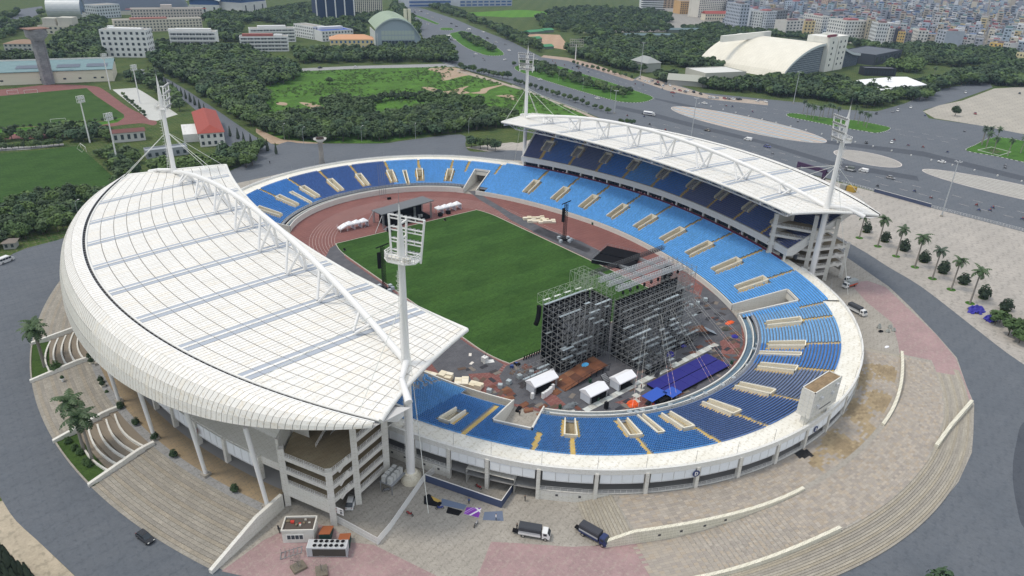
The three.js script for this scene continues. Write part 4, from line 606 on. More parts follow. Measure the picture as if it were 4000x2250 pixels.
// long white retaining walls on the deck
function ridgeWall(name,label,pts,w,h0,h1,o = {}) { // pts [x,z];heights as functions of 0..1
const g = thing(name,label,'wall',o.group);const n = pts.length,L = [],R = [];pts.forEach((q,i) => { const a = pts[Math.max(0,i - 1)],b = pts[Math.min(n - 1,i + 1)],l = Math.hypot(b[0] - a[0],b[1] - a[1]),ox = (b[1] - a[1]) / l * w / 2,oz = -(b[0] - a[0]) / l * w / 2,t = i / (n - 1);L.push([q[0] + ox,q[1] + oz,t]);R.push([q[0] - ox,q[1] - oz,t]);});
const m = new MB(),P = (q,h,e = 0) => [q[0],h(q[2]) + e,q[1]];for (let i = 0;i + 1 < n;i++) { m.quad(P(L[i],h0),P(L[i + 1],h0),P(L[i + 1],h1),P(L[i],h1)).quad(P(R[i],h0),P(R[i + 1],h0),P(R[i + 1],h1),P(R[i],h1)).quad(P(L[i],h1),P(L[i + 1],h1),P(R[i + 1],h1),P(R[i],h1));} for (const i of [0,n - 1]) m.quad(P(L[i],h0),P(R[i],h0),P(R[i],h1),P(L[i],h1));m.to('wall_body',o.m || creamWall,g);
for (const t of o.vents || []) { const i = Math.min(n - 2,Math.floor(t * (n - 1))),f = t * (n - 1) - i,q = [lerp(L[i][0],L[i + 1][0],f),lerp(L[i][1],L[i + 1][1],f)],r = [lerp(R[i][0],R[i + 1][0],f),lerp(R[i][1],R[i + 1][1],f)],e = o.flip ? r : q,y = lerp(h0(t),h1(t),.38);new MB().box(e[0],y,e[1],.6,.5,.1,-Math.atan2(pts[i + 1][1] - pts[i][1],pts[i + 1][0] - pts[i][0])).to('vent_grille',darkGap,g);} return g;
}
const creamWall = M([1,1,1],{ map: mottled(5,rgb(226,222,206),rgb(216,212,194),rgb(120,114,98),.9,.12),r: .85 });
const arcPts = (a0,a1,r,n = 16) => [...Array(n + 1)].map((_,i) => { const a = lerp(a0,a1,i / n);return pol(a,typeof r === 'function' ? r(a) : r);});
ridgeWall('deck_wall','long curved white wall with small vents beside the two parked trucks',arcPts(117.4,97.2,a => deckR(a) + .1),.75,t => landH(lerp(117.4,97.2,t)),t => t < .12 ? lerp(1.5,3.1,t / .12) : 3.15,{ vents: [.24,.34,.45,.55],flip: true });
ridgeWall('deck_wall','curved white wall with peeling top on the right of the entrance deck',arcPts(81.5,63.6,a => deckR(a) + .1),.75,t => landH(lerp(81.5,63.6,t)),t => 3.1);
ridgeWall('step_wall','low white wall at the top of the broad steps, bottom edge of the picture',arcPts(112,98.6,a => landR(a) - .3,10),.7,t => 0,t => landH(lerp(112,98.6,t)) + 1.0);
ridgeWall('step_wall','low white wall along the broad steps on the far right',[[22.1,147.6],[34.5,146.1],[43.6,145.3],[52.8,144.5]],.8,() => 0,t => lerp(3.3,1.5,t));
// west stairs and planters
const wp = (al,R) => [40.4 - Math.cos(SA(al)) * R,Math.sin(SA(al)) * R];
const wd = thing('west_steps','raised terrace with wide weathered stone stairs below the curved cowl','stairs');
{
const P = (al,R,h) => { const q = wp(al,R);return [q[0],h,q[1]];};
const m = new MB(),gm = new MB();for (let i = 0;i < 50;i++) { const a = lerp(-27,25,i / 50),b = lerp(-27,25,(i + 1) / 50);m.quad(P(a,161.5,2.5),P(b,161.5,2.5),P(b,167.4,2.5),P(a,167.4,2.5));gm.quad(P(a,167.4,2.5),P(b,167.4,2.5),P(b,169.2,2.5),P(a,169.2,2.5));}
m.to('terrace_floor',M([1,1,1],{ map: mottled(15,rgb(156,138,110),rgb(146,130,106),rgb(128,118,102),1.2,.2),r: .9 }),wd);gm.to('drain_strip',concreteGrey,wd);
const st = [rgb(158,153,143),rgb(163,157,146),rgb(152,147,138),rgb(160,152,138)].map(c => M([1,1,1],{ map: mottled(8 + c[0] * 9,c,c.map(v => v * .84),c.map(v => v * .6),1.4,.3),r: .92 }));
for (const [a0,a1] of [[12.5,25.2],[-4.3,5.6],[-26,-11.2]]) for (let k = 0;k < 17;k++) { const R1 = 169.1 + k * .835,R2 = R1 + .82,h = 2.5 * (16.5 - k) / 17,s = new MB();for (let i = 0;i < 16;i++) { const a = lerp(a0,a1,i / 16),b = lerp(a0,a1,(i + 1) / 16);s.quad(P(a,R1,h),P(b,R1,h),P(b,R2,h),P(a,R2,h)).quad(P(a,R2,h),P(b,R2,h),P(b,R2,h - .16),P(a,R2,h - .16));} s.to('stone_step',st[(k * 5) % 4],wd);}
for (const [a0,a1] of [[5.6,12.5],[-11.2,-4.3]]) { const tr = new MB();for (let k = 0;k < 5;k++) { const R1 = 169.1 + k * 1.9,h = 2.4 - k * .42;for (let i = 0;i < 8;i++) { const a = lerp(a0,a1,i / 8),b = lerp(a0,a1,(i + 1) / 8);tr.quad(P(a,R1,h),P(b,R1,h),P(b,R1 + 1.9,h),P(a,R1 + 1.9,h)).quad(P(a,R1 + 1.9,h),P(b,R1 + 1.9,h),P(b,R1 + 1.9,h - .42),P(a,R1 + 1.9,h - .42));} } tr.to('planter_terrace',M(rgb(132,122,108),{ r: .95 }),wd);const gr = new MB();for (let i = 0;i < 8;i++) { const a = lerp(a0,a1,i / 8),b = lerp(a0,a1,(i + 1) / 8);gr.quad(P(a,178.6,.3),P(b,178.6,.3),P(b,183,.18),P(a,183,.18));} gr.to('planted_lawn',matteMap([1.25,1,1.1],{ map: T_grass }),wd);const kb = new MB();for (let i = 0;i < 8;i++) kb.bar(P(lerp(a0,a1,i / 8),183.2,.15),P(lerp(a0,a1,(i + 1) / 8),183.2,.15),.35,.3);kb.to('planter_kerb',concrete,wd);}
}
const rad = (al,R0,R1,n = 8) => [...Array(n + 1)].map((_,i) => wp(al,lerp(R0,R1,i / n)));
for (const [al,what] of [[12.3,'sloping white side wall between the palm planter and the nearest stone stairs'],[5.6,'sloping white side wall on the left of the palm planter'],[-4.3,'sloping white side wall right of the first palm, under the cowl'],[-11.2,'far sloping white side wall left of the first palm']]) ridgeWall('stair_wall',what,rad(al,183.6,168.6),.8,() => 0,t => t < .78 ? lerp(.8,3.3,t / .78) : 3.35,{ m: wallWhite });
ridgeWall('stair_wall','long white end wall of the nearest stairs with dark doorway and notice board',rad(25.3,184,164.5),.8,() => 0,t => t < .6 ? lerp(.9,3.6,t / .6) : 3.7,{ m: wallWhite });
for (const [a0,a1,where] of [[6.2,12,'beside the two palms'],[-10.8,-4.8,'behind the first palm']]) for (let k = 0;k < 5;k++) ridgeWall('planter_wall',`${['lowest', 'second', 'middle', 'fourth', 'topmost'][k]} curved white planter wall ${where}`,[...Array(9)].map((_,i) => wp(lerp(a0,a1,i / 8),178.4 - k * 2.05 + 1.2 * Math.sin(i / 8 * PI * .9))),.4,() => .1,t => .85 + k * .46,{ m: wallWhite });
// pitch,running track,mats
const half = z => Math.abs(z) < 42.2 ? 36.5 : Math.sqrt(36.5 ** 2 - (Math.abs(z) - 42.2) ** 2);
{
const o = [];for (let i = 0;i <= 40;i++) { const z = lerp(-54.6,54.6,i / 40);o.push([half(z),z]);} for (let i = 40;i >= 0;i--) { const z = lerp(-54.6,54.6,i / 40);o.push([-half(z),z]);}
const inn = [];for (let i = 0;i < 180;i++) { const p = bw(i / 180 * BL,.1);inn.push([p[0],p[2]]);} sheet('running_track',inn,.03,track);
// pitch turf in mown bands
const lm = [.95,1.08].map(f => matteMap([f * 1.0,f,f],{ map: T_grass,bumpMap: B_fine,bumpScale: .03 }));
const gp = new THREE.Group();gp.name = numbered('pitch');gp.userData = { kind: 'structure' };scene.add(gp);
for (let k = 0;k < 12;k++) { const z0 = lerp(-54.6,54.6,k / 12),z1 = lerp(-54.6,54.6,(k + 1) / 12),m = new MB();for (let q = 0;q < 4;q++) { const a = lerp(z0,z1,q / 4),b = lerp(z0,z1,(q + 1) / 4);m.quad([-half(a),.06,a],[-half(b),.06,b],[half(b),.06,b],[half(a),.06,a]);} m.to('turf_band',lm[k % 2],gp);}
const kerb = new MB();o.forEach((a,i) => { const b = o[(i + 1) % o.length];kerb.bar([a[0],.07,a[1]],[b[0],.07,b[1]],.22,.12);});kerb.to('pitch_kerb',M([.5,.5,.42],{ r: .8 }),gp);
const ring = R => { const p = [];for (let i = 0;i <= 32;i++) { const t = -PI / 2 + i / 32 * PI;p.push([Math.sin(t) * R,42.2 + Math.cos(t) * R]);} for (let i = 0;i <= 32;i++) { const t = PI / 2 - i / 32 * PI;p.push([Math.sin(t) * R,-42.2 - Math.cos(t) * R]);} return p;};
const tr = new THREE.Group();tr.name = numbered('track_lanes');tr.userData = { kind: 'structure' };scene.add(tr);
for (let k = 0;k < 9;k++) { const r = ring(36.8 + k * 1.22),m = new MB();r.forEach((a,i) => { const b = r[(i + 1) % r.length],L = Math.hypot(b[0] - a[0],b[1] - a[1]) || 1,ox = (b[1] - a[1]) / L * .035,oz = -(b[0] - a[0]) / L * .035;m.quad([a[0] + ox,.036,a[1] + oz],[b[0] + ox,.036,b[1] + oz],[b[0] - ox,.036,b[1] - oz],[a[0] - ox,.036,a[1] - oz]);});m.to('lane_line',lineWhite,tr);}
}

// ---------- concert build inside the bowl ----------
const poly = (name,pts,y,m,label,cat,group) => tag(new MB().prism(pts,.02,y).to(name,m),label,cat,group);
const hbox = (name,x,z,w,d,h,m,label,cat,group,y = .05,ry = 0) => { const o = new MB().box(0,0,0,w,h,d).to(name,m);o.position.set(x,y,z);o.rotation.y = ry;return tag(o,label,cat,group);};
// floor mats: dark sheets laid over the track
for (const p of [
V([-38,-52,-34,-54,-37.6,-40,-37.6,40,-36,54,-48,60,-54,50,-48,20,-47,-20,-44,-44]),
V([46.7,-78.3,49.5,-76.8,47.4,-63.7,44.6,-41.9,44.3,-15.1,45.1,7.6,41,9.6,37.9,-14.2,38.7,-34.7,41.6,-47.9,43.5,-64.7]),
V([37.6,-20,44,-22,47,0,46,14,37,18]),
V([-36,55,38,55,50,46,55,52,50,66,41,80,30,88.5,14,95,0,96.5,-18,94,-26,90,-33,84,-39,80,-46,70,-44,60])
]) sheet('floor_mats',p,.05,matDark);
for (const p of [V([-47,52,-40,56,-42,61,-50,60]),V([52,44,56,46,53,56,46,60,46,54]),V([-24,86,-8,90,-10,95.5,-20,93]),V([20,88,27,82,32,86,24,91.5]),V([-38,72,-34,72,-35,79,-39,79])]) sheet('bare_track_patch',p,.058,track);
const plank = [rgb(110,68,46),rgb(124,78,52),rgb(96,60,44),rgb(136,94,66)].map(c => M([1,1,1],{ map: mottled(3 + c[0] * 4,c,c.map(v => v * .8),c.map(v => v * .6),1.2,.3),r: .8 }));
const brownWood = plank[0];
// scaffolds
const lat = (m,a,b,w) => m.bar(a,b,w);
function scaffold(label,x0,x1,z0,z1,h,o = {}) {
const g = thing('stage_scaffold',label,'scaffold','scaffold blocks of the concert stage'),nx = Math.round((x1 - x0) / 2.07),nz = Math.round((z1 - z0) / 2.07),ny = Math.round(h / 2),W = .065,m = new MB(),hx = i => lerp(x0,x1,i / nx),hz = k => lerp(z0,z1,k / nz);
const top = (i,k) => o.top ? o.top(hx(i),hz(k)) : h;
const pg = new MB().box(0,0,0,.09,1,.09).geo();
for (let i = 0;i <= nx;i++) for (let k = 0;k <= nz;k++) { const p = mesh('standard',pg,galv,g);p.position.set(hx(i),.05,hz(k));p.scale.y = top(i,k) + .6;}
for (let j = 1;j <= ny;j++) { const y = j * 2;for (let i = 0;i <= nx;i++) for (let k = 0;k <= nz;k++) { if (i < nx && top(i,k) >= y && top(i + 1,k) >= y) lat(m,[hx(i),y,hz(k)],[hx(i + 1),y,hz(k)],W);if (k < nz && top(i,k) >= y && top(i,k + 1) >= y) lat(m,[hx(i),y,hz(k)],[hx(i),y,hz(k + 1)],W);if (k === nz && i < nx && top(i,k) >= y) lat(m,[hx(i),y - 1,hz(k)],[hx(i + 1),y - 1,hz(k)],W * .8);} }
for (let j = 0;j < ny;j++) for (let i = 0;i <= nx;i++) for (let k = 0;k <= nz;k++) { const y = j * 2 + .1;if (i < nx && top(i,k) > y + 2 && top(i + 1,k) > y + 1 && (k === nz ? rnd() < .75 : rnd() < .2)) rnd() < .5 ? lat(m,[hx(i),y,hz(k)],[hx(i + 1),y + 2,hz(k)],W * .85) : lat(m,[hx(i + 1),y,hz(k)],[hx(i),y + 2,hz(k)],W * .85);if (k < nz && top(i,k + 1) > y + 2 && (i === 0 || i === nx ? rnd() < .7 : rnd() < .16)) lat(m,[hx(i),y,hz(k)],[hx(i),y + 2,hz(k + 1)],W * .85);}
for (let q = 0;q < nx * ny * .5;q++) { const i = Math.floor(rr(0,nx - 1)),j = Math.floor(rr(0,ny - 2)),k = rnd() < .7 ? nz : Math.floor(rr(0,nz)),s = rnd() < .5;if (top(i + 2 > nx ? nx : i + 2,k) > j * 2 + 5) lat(m,[hx(s ? i : Math.min(nx,i + 2)),j * 2,hz(k)],[hx(s ? Math.min(nx,i + 2) : i),j * 2 + rr(4,6),hz(k)],W * .8);}
m.to('ledgers_and_braces',galv,g).userData = { kind: 'stuff' };
for (const [a,b,k,y] of o.boards || []) new MB().box((hx(a) + hx(b)) / 2,y,hz(k) + .45,hx(b) - hx(a),.07,.72).to('walk_board',galvBoard,g);
for (let q = 0;q < (o.loose || 0);q++) { const i = Math.floor(rr(0,nx)),k = nz - (rnd() < .55 ? 0 : Math.floor(rr(0,nz))),j = Math.floor(rr(1,ny)),L = Math.floor(rr(1,4));if (top(Math.min(nx,i + 1),k) < j * 2) continue;const w = Math.min(nx,i + L);if (w > i) new MB().box((hx(i) + hx(w)) / 2,j * 2 + .05,hz(k) - .4,hx(w) - hx(i) - .1,.06,.66).to('walk_board',galvBoard,g);}
for (const c of o.cloth || []) { const t = new MB();t.box(...c);t.to('black_drape',blackCloth,g);}
return g;
}
scaffold('left wing scaffold of the stage, edged with white boards on top',-26.5,-8,59,67.4,19,{ loose: 26,boards: [[0,8,0,18.7],[1,5,2,16],[0,2,4,8],[0,2,4,5]],cloth: [[-17.3,.6,58.8,18,17.6,.12],[-17.6,.6,62.2,16,17,.1],[-7.7,.6,63.2,.12,17.4,8.6],[-18,.06,63,17,.05,8]] });
scaffold('tall main scaffold of the stage with many grey walk boards',-9.4,20,67.9,79,18,{ loose: 70,top: (x,z) => 18.2 - Math.max(0,z - 75) * 1.1,cloth: [[6.3,.4,68.3,27.5,17.4,.12],[6.3,.4,71.4,26.6,15,.1],[6,.06,73.5,27,.05,10]] });
scaffold('low scaffold step in front of the main stage block',-7,3.5,79.4,83.4,4.2,{ loose: 5,cloth: [[-2,.06,81.4,10,.05,4]] });
scaffold('right wing scaffold tower of the stage beside the sky blue seats',20.6,26.8,60.5,70,20,{ loose: 12,cloth: [[24,6,61,2.2,12,2],[22,.4,69.6,4,8,.1]] });
scaffold('low open scaffold frame at the pitch corner left of the stage',-38.5,-27.5,60.5,66,2.6,{ loose: 3 });
{ const g = thing('floor_boards','loose dark and brown floor boards strewn over the stage floor','floor boards'),bm = [[62,58,60],[92,74,62],[48,48,54],[120,112,104],[104,62,48],[78,78,84]].map(c => M(rgb(...c),{ r: .85 })),bg = new MB().box(0,0,0,2.4,.03,1.2).geo();for (let i = 0,k = 0;i < 900 && k < 210;i++) { const x = rr(-48,50),z = rr(46,95);if (z < 56 && Math.abs(x) < 38 || bs(x,z)[1] > -1.5 || (x > -30 && x < 21 && z < 80)) continue;k++;const o = mesh('floor_board',bg,pick(bm),g);o.position.set(x,.062 + (k % 9) * .004,z);o.rotation.y = pick([0,.02,1.57,.4,-.3]) + rr(-.05,.05);} }
// top crown of the left wing: open light frames
{ const g = thing('stage_crown_frame','pale pole frame crowning the left stage wing','scaffold'),m = new MB(),tn = M([.33,.39,.30],{ r: .6 });for (const [x0,x1,z0,z1,y0,y1] of [[-27,-8,57,59.2,18.6,21.4],[-14,-8.5,56,62,20,24.5],[-9,-5,56,66,18.5,21.5]]) { const n = Math.round((x1 - x0) / 2.2),k = Math.round((z1 - z0) / 2.2);for (let i = 0;i <= n;i++) for (let j = 0;j <= k;j++) { const x = lerp(x0,x1,i / n),z = lerp(z0,z1,j / k);m.bar([x,y0,z],[x,y1,z],.06);for (const y of [y0,y1]) { if (i < n) m.bar([x,y,z],[lerp(x0,x1,(i + 1) / n),y,z],.055);if (j < k) m.bar([x,y,z],[x,y,lerp(z0,z1,(j + 1) / k)],.055);} if (i < n) m.bar([x,i % 2 ? y0 : y1,z],[lerp(x0,x1,(i + 1) / n),i % 2 ? y1 : y0,z],.065);} } m.to('pole_frame',tn,g);for (const [x,z] of [[-24,57.6],[-20,57.6],[-16,57.6],[-12,57.8],[-9.5,60]]) new MB().box(x,18.9,z,2.4,.07,.6).to('walk_board',M([.7,.74,.68],{ r: .5 }),g);}
// box trusses of the stage roof
const boxTruss = (m,a,b,w,r) => { const L = Math.hypot(b[0] - a[0],b[1] - a[1],b[2] - a[2]),n = Math.round(L / w),d = [0,1,2].map(i => (b[i] - a[i]) / L),s = Math.abs(d[1]) > .9 ? [1,0,0] : [d[2],0,-d[0]],u = [s[1] * d[2] - s[2] * d[1],s[2] * d[0] - s[0] * d[2],s[0] * d[1] - s[1] * d[0]],P = (t,i,j) => [0,1,2].map(k => a[k] + d[k] * L * t + (s[k] * i + u[k] * j) * w / 2);const cr = [[-1,-1],[1,-1],[1,1],[-1,1]];for (const c of cr) m.bar(P(0,...c),P(1,...c),r);for (let q = 0;q < n;q++) for (let k = 0;k < 4;k++) { const A = cr[k],B = cr[(k + 1) % 4];m.bar(P(q / n,...A),P((q + 1) / n,...B),r * .8);m.bar(P(q / n,...A),P(q / n,...B),r * .7);} };
const trussSilver = M([.44,.46,.48],{ r: .5 });
[[62,'rear'],[65.4,'middle'],[69,'front']].forEach(([z,w],i) => { const m = new MB();boxTruss(m,[-8,22,z],[20,22,z],1.1,.11);tag(m.to('roof_truss',trussSilver),`${w} silver box truss lying across the stage roof`,'truss','stage roof trusses');});
{ const m = new MB();boxTruss(m,[-6,21.5,56.5],[27,22,56.5],1,.1);tag(m.to('roof_truss',M([.05,.05,.055],{ r: .6 })),'long dark truss along the pitch side of the stage roof','truss');}
for (const x of [-3,6,15]) { const m = new MB();boxTruss(m,[x,21.1,57],[x,21.1,70],.7,.1);tag(m.to('cross_truss',steelGrey),`thin dark cross truss, ${x < 0 ? 'left' : x < 10 ? 'middle' : 'right'} one under the stage roof`,'truss','stage cross trusses');}
for (let i = 0;i < 9;i++) { const x = -6 + i * 3;tag(new MB().box(x,20.1,69.6,.5,.9,.5).to('moving_light',black),'black stage lamp hanging under the front roof truss','stage lamp','stage lamps on the front truss');}
{ const m = new MB();for (let i = 0;i < 9;i++) m.box(-27.3 + Math.sin(i * .3) * .2,17.4 - i * .75,58.2 - i * i * .018,.7,.7,1.2);tag(m.to('line_array',black),'black hanging speaker column at the left edge of the stage','speaker');}
// delay towers
for (const [x,z,side] of [[42,-5,'right'],[-39.2,-8,'left']]) { const g = thing('delay_tower',`black truss delay tower with hanging speakers on the ${side} touchline`,'speaker tower','delay speaker towers',x,0,z);const m = new MB();boxTruss(m,[0,0,0],[0,16,0],1,.1);m.bar([-2.4,16,0],[2.4,16.6,0],.3).to('truss_mast',black,g);const b = new MB();for (let i = 0;i < 8;i++) b.box(-1.6,8.6 + i * .72,.3,1,.66,.8);b.to('speaker_array',black,g);new MB().bar([-3,.2,0],[3,.2,0],.3).bar([0,.2,-3],[0,.2,3],.3).to('outrigger',black,g);for (const [u,v] of [[-2.5,.6],[2.5,-.5],[.4,2.6],[-.6,-2.6],[2.2,1.6]]) { new MB().box(u,0,v,1.1,1.1,1.1).to('ballast_tank',M(rgb(176,184,190),{ r: .5 }),g);} }
// gable tents
function gable(label,x,z,w,d,h,group,o = {}) { const g = thing('marquee',label,'tent',group,x,0,z,o.ry || 0),e = .25;for (const [u,v] of [[-1,-1],[1,-1],[1,1],[-1,1]]) { const m = new MB();boxTruss(m,[u * (w / 2 - .2),0,v * (d / 2 - .2)],[u * (w / 2 - .2),h,v * (d / 2 - .2)],.3,.06);m.to('truss_leg',M([.5,.52,.54],{ r: .4,metalness: .4 }),g);} const W = w / 2 + e,D = d / 2 + e,R = h + d * .3;const r = new MB();r.quad([-W,h,-D],[W,h,-D],[W,R,0],[-W,R,0]).quad([-W,h,D],[W,h,D],[W,R,0],[-W,R,0]).tri([-W,h,-D],[-W,h,D],[-W,R,0]).tri([W,h,-D],[W,h,D],[W,R,0]);r.quad([-W,h - .3,D],[W,h - .3,D],[W,h,D],[-W,h,D]).quad([-W,h - .3,-D],[-W,h - .3,D],[-W,h,D],[-W,h,-D]).quad([-W,h - .3,-D],[W,h - .3,-D],[W,h,-D],[-W,h,-D]);r.to('roof_cloth',whiteCloth,g);new MB().box(-W + .15,.3,0,.06,h - .3,d - .3).to('end_sheet',M([.6,.64,.7],{ r: .8 }),g);new MB().box(0,.05,0,w - .4,.08,d - .4).to('floor_sheet',black,g);if (o.side) new MB().box(0,.2,d / 2 - .12,w - .4,h - .6,.06).to('side_wall',blackCloth,g);return g;}
gable('white gable tent beside a row of white cabinets, left of the brown ramp',-35,69.3,8,3.6,2.9,'white gable tents behind the stage');
gable('white gable tent with black side wall, nearest the seats',-27,81.2,6.4,3.8,2.9,'white gable tents behind the stage',{ side: true });
gable('white gable tent standing at the end of the white path',-16.5,81.7,6.2,3.6,2.9,'white gable tents behind the stage');
[[-40.3,71.6],[-37.9,73.2],[-36.9,73.1],[-36,72.9],[-35.1,72.7],[-34.4,72.4],[-33.2,71.8]].forEach(([x,z]) => hbox('air_cooler',x,z,.75,.7,1.7,M([.75,.76,.76],{ r: .5 }),'white upright air cooler cabinet in the row by the left tent','cabinet','white cabinets in a row by the left tent'));
// brown plywood ramp
{ const g = thing('stage_ramp','brown plywood ramp and platform under the left stage scaffold','ramp');for (let i = 0;i < 7;i++) for (let k = 0;k < 3;k++) { const x0 = -31.2 + i * 2.45,x1 = x0 + 2.42,h = x => .12 + 1.5 * clamp((x + 31.2) / 10,0,1),z0 = lerp(68.6,74.6,k / 3) - clamp((x0 + 24) / 10,0,.8),z1 = z0 + 1.97;new MB().quad([x0,h(x0),z0],[x0,h(x0),z1],[x1,h(x1),z1],[x1,h(x1),z0]).quad([x0,h(x0) - .1,z1],[x1,h(x1) - .1,z1],[x1,h(x1),z1],[x0,h(x0),z1]).to('plywood_sheet',pick(plank),g);} const r = new MB(),f = new MB();for (let i = 0;i <= 7;i++) { const x = -31.2 + i * 2.45,h = .12 + 1.5 * clamp((x + 31.2) / 10,0,1);r.bar([x,h,74.6],[x,h + 1,74.6],.06);f.bar([x,0,74.3],[x,h,74.3],.12).bar([x,0,69],[x,h,69],.12);} r.bar([-31.2,1.1,74.6],[-21.2,2.6,74.6],.06).bar([-21.2,2.6,74.6],[-14,2.6,74.6],.06).to('handrail',black,g);f.to('trestle',black,g);}
{ const g = thing('site_stairs','small black metal stair up to the brown ramp','stairs','black metal site stairs',-18.5,0,76);for (let i = 0;i < 6;i++) new MB().box(0,.2 + i * .25,2.2 - i * .38,2.2,.08,.36).to('stair_tread',steelGrey,g);new MB().bar([-1.1,.1,2.3],[-1.1,1.7,.1],.1,.2).bar([1.1,.1,2.3],[1.1,1.7,.1],.1,.2).to('stringer',black,g);}
{ const g = thing('site_stairs','black metal stair beside the brown platform right of the stage','stairs','black metal site stairs',24,0,76.6,-.5);for (let i = 0;i < 8;i++) new MB().box(2 + i * .45,1.9 - i * .24,0,.42,.08,2.4).to('stair_tread',M(rgb(130,140,150),{ r: .5 }),g);new MB().bar([1.6,2,-1.2],[5.6,0,-1.2],.1,.2).bar([1.6,2,1.2],[5.6,0,1.2],.1,.2).to('stringer',black,g);const p = part(g,'platform');for (let i = 0;i < 3;i++) for (let k = 0;k < 2;k++) new MB().box(-3 + i * 1.9,1.9,-1.2 + k * 1.9,1.86,.12,1.86).to('plywood_sheet',pick(plank),p);}
// white path,blue deck,blue awning,tarps
{ const g = thing('white_path','strip of white floor panels laid behind the stage past the tents','path');for (let i = 0;i < 28;i++) { const x = -32 + i * 2.02;new MB().box(x,.06,83.6 - (x < -15 ? (x + 15) * .02 : 0),1.95,.05,1.85,rr(-.01,.01)).to('floor_panel',[M(rgb(196,200,196),{ r: .7 }),chalk][i % 2],g);} for (const [x,z] of [[-14,86],[-17,87.4],[-19,89],[-12.4,84.9],[-36,82.6],[-38,84]]) new MB().box(x,.06,z,1.9,.05,1.8,rr(-.5,.5)).to('floor_panel',chalk,g);}
{ const g = thing('blue_deck','long low decking with dark blue tops behind the white path','deck');const bl = M(rgb(26,26,118),{ r: .6 });for (let i = 0;i < 6;i++) for (let k = 0;k < 2;k++) { const x = -9.3 + i * 4.45,z = 88 + k * 4.1;new MB().box(x,.85,z,4.38,.12,3.85).to('deck_panel',bl,g);new MB().box(x,.1,z,4.2,.74,3.7).to('deck_base',black,g);} }
{ const g = thing('blue_awning','pair of blue cloth awnings on posts at the end of the blue deck','awning');const bl = M(rgb(40,82,176),{ r: .7 });for (const [x,z,w,d] of [[-15.6,92.2,6.6,3.6],[-11,94.3,4.2,3.4]]) { new MB().box(x,2.5,z,w,.08,d,.05).to('awning_cloth',bl,g);for (const [u,v] of [[-1,-1],[1,-1],[1,1],[-1,1]]) new MB().box(x + u * w * .46,0,z + v * d * .46,.08,2.5,.08).to('post',steelGrey,g);} new MB().box(-13,.1,93.4,6,1.6,3).to('stored_gear',black,g);}
const heap = (name,x,z,w,d,h,m,label,cat = 'tarp',y = .06) => { const mb = new MB(),n = 9,H = [];for (let i = 0;i <= n;i++) { H.push([]);for (let k = 0;k <= n;k++) { const u = i / n * 2 - 1,v = k / n * 2 - 1,e = Math.max(0,1 - (u * u + v * v));H[i].push([u * w / 2 * rr(.85,1.05),h * Math.sqrt(e) * rr(.35,1.1) + .02,v * d / 2 * rr(.85,1.05)]);} } for (let i = 0;i < n;i++) for (let k = 0;k < n;k++) { const u = (i + .5) / n * 2 - 1,v = (k + .5) / n * 2 - 1;if (u * u + v * v < 1.05 + rr(-.2,.1)) mb.quad(H[i][k],H[i][k + 1],H[i + 1][k + 1],H[i + 1][k]);} const o = mb.to(name,m);o.position.set(x,y,z);return tag(o,label,cat);};
const orange = M(rgb(226,92,34),{ r: .7 }),tarpBlue = M(rgb(44,40,148),{ r: .6 });
heap('orange_tarp',-20.8,89.5,3.6,3.2,.9,orange,'crumpled orange sheet beside the blue awning');heap('orange_tarp',38.2,77.8,4.2,1.8,.5,orange,'orange sheet spread on the floor far right behind the stage');heap('orange_tarp',-15.8,92.9,2.2,1.2,.4,orange,'small orange sheet by the near curved wall');
heap('blue_tarp',-14.7,93,3.6,2.2,.8,tarpBlue,'dark blue tarp heap by the near curved wall');heap('blue_tarp',31.8,84.2,2.4,2,.7,tarpBlue,'dark blue heap of gear near the curved wall on the right');heap('blue_tarp',6.8,79.2,3,2,1.2,tarpBlue,'dark blue tarp at the foot of the main scaffold');heap('blue_tarp',14.2,78.3,2,1.4,.5,tarpBlue,'blue tarp beside a yellow crate near the main scaffold');heap('sky_tarp',-19.2,69.8,2.6,1.6,.7,M(rgb(88,176,224),{ r: .7 }),'pale blue sheet lying on the brown platform','tarp',1.65);heap('grey_tarp',-34.6,80.3,5,2.2,1.0,M(rgb(112,118,122),{ r: .7 }),'long grey tarp covering gear by the near wall');heap('white_sheet',-27.2,64.8,1.8,1.4,.8,whiteCloth,'white cloth heap at the foot of the left scaffold');heap('flower_garlands',-26.8,70.1,6.5,1.4,.7,M(rgb(188,178,140),{ r: .9 }),'pile of pale flower arrangements beside the brown ramp','flowers');
heap('gear_pile',33.5,79.6,3,2.4,1,M([.09,.09,.07],{ r: .9 }),'dark pile of gear near the orange sheet','gear');
for (const [i,q] of [[[-26.1,93]],[[-24.7,94.2]],[[-22.9,94.5]],[[-19.7,95.9]],[[-15.3,97.3]],[[-8.2,99]],[[-3.6,99.5]],[[3.5,99.8]],[[8.9,99.5]],[[17.7,98.1]],[[27.1,93.8]],[[30.3,93]]].map((a,i) => [i,a[0]])) hbox('ballast_box',q[0],q[1],1.15,1.15,1.05,M(rgb(150,160,166),{ r: .7 }),'grey ballast box standing in the walkway behind the curved wall','ballast','ballast boxes in the near walkway',1.16,rr(0,1));
for (const q of [[36.9,63.2],[40.3,63.4],[44.6,63.3],[-32.9,62.5],[-36.8,62.1],[-47.8,62.6],[-44,62.5],[-40.9,62.4],[-4.1,80.3],[44,77.5]]) hbox('water_ballast',q[0],q[1],1.2,1.2,1.1,M(rgb(168,178,182),{ r: .4 }),'pale caged water tank used as ballast on the stage floor','tank','caged water tanks on the stage floor',.06,rr(0,1));
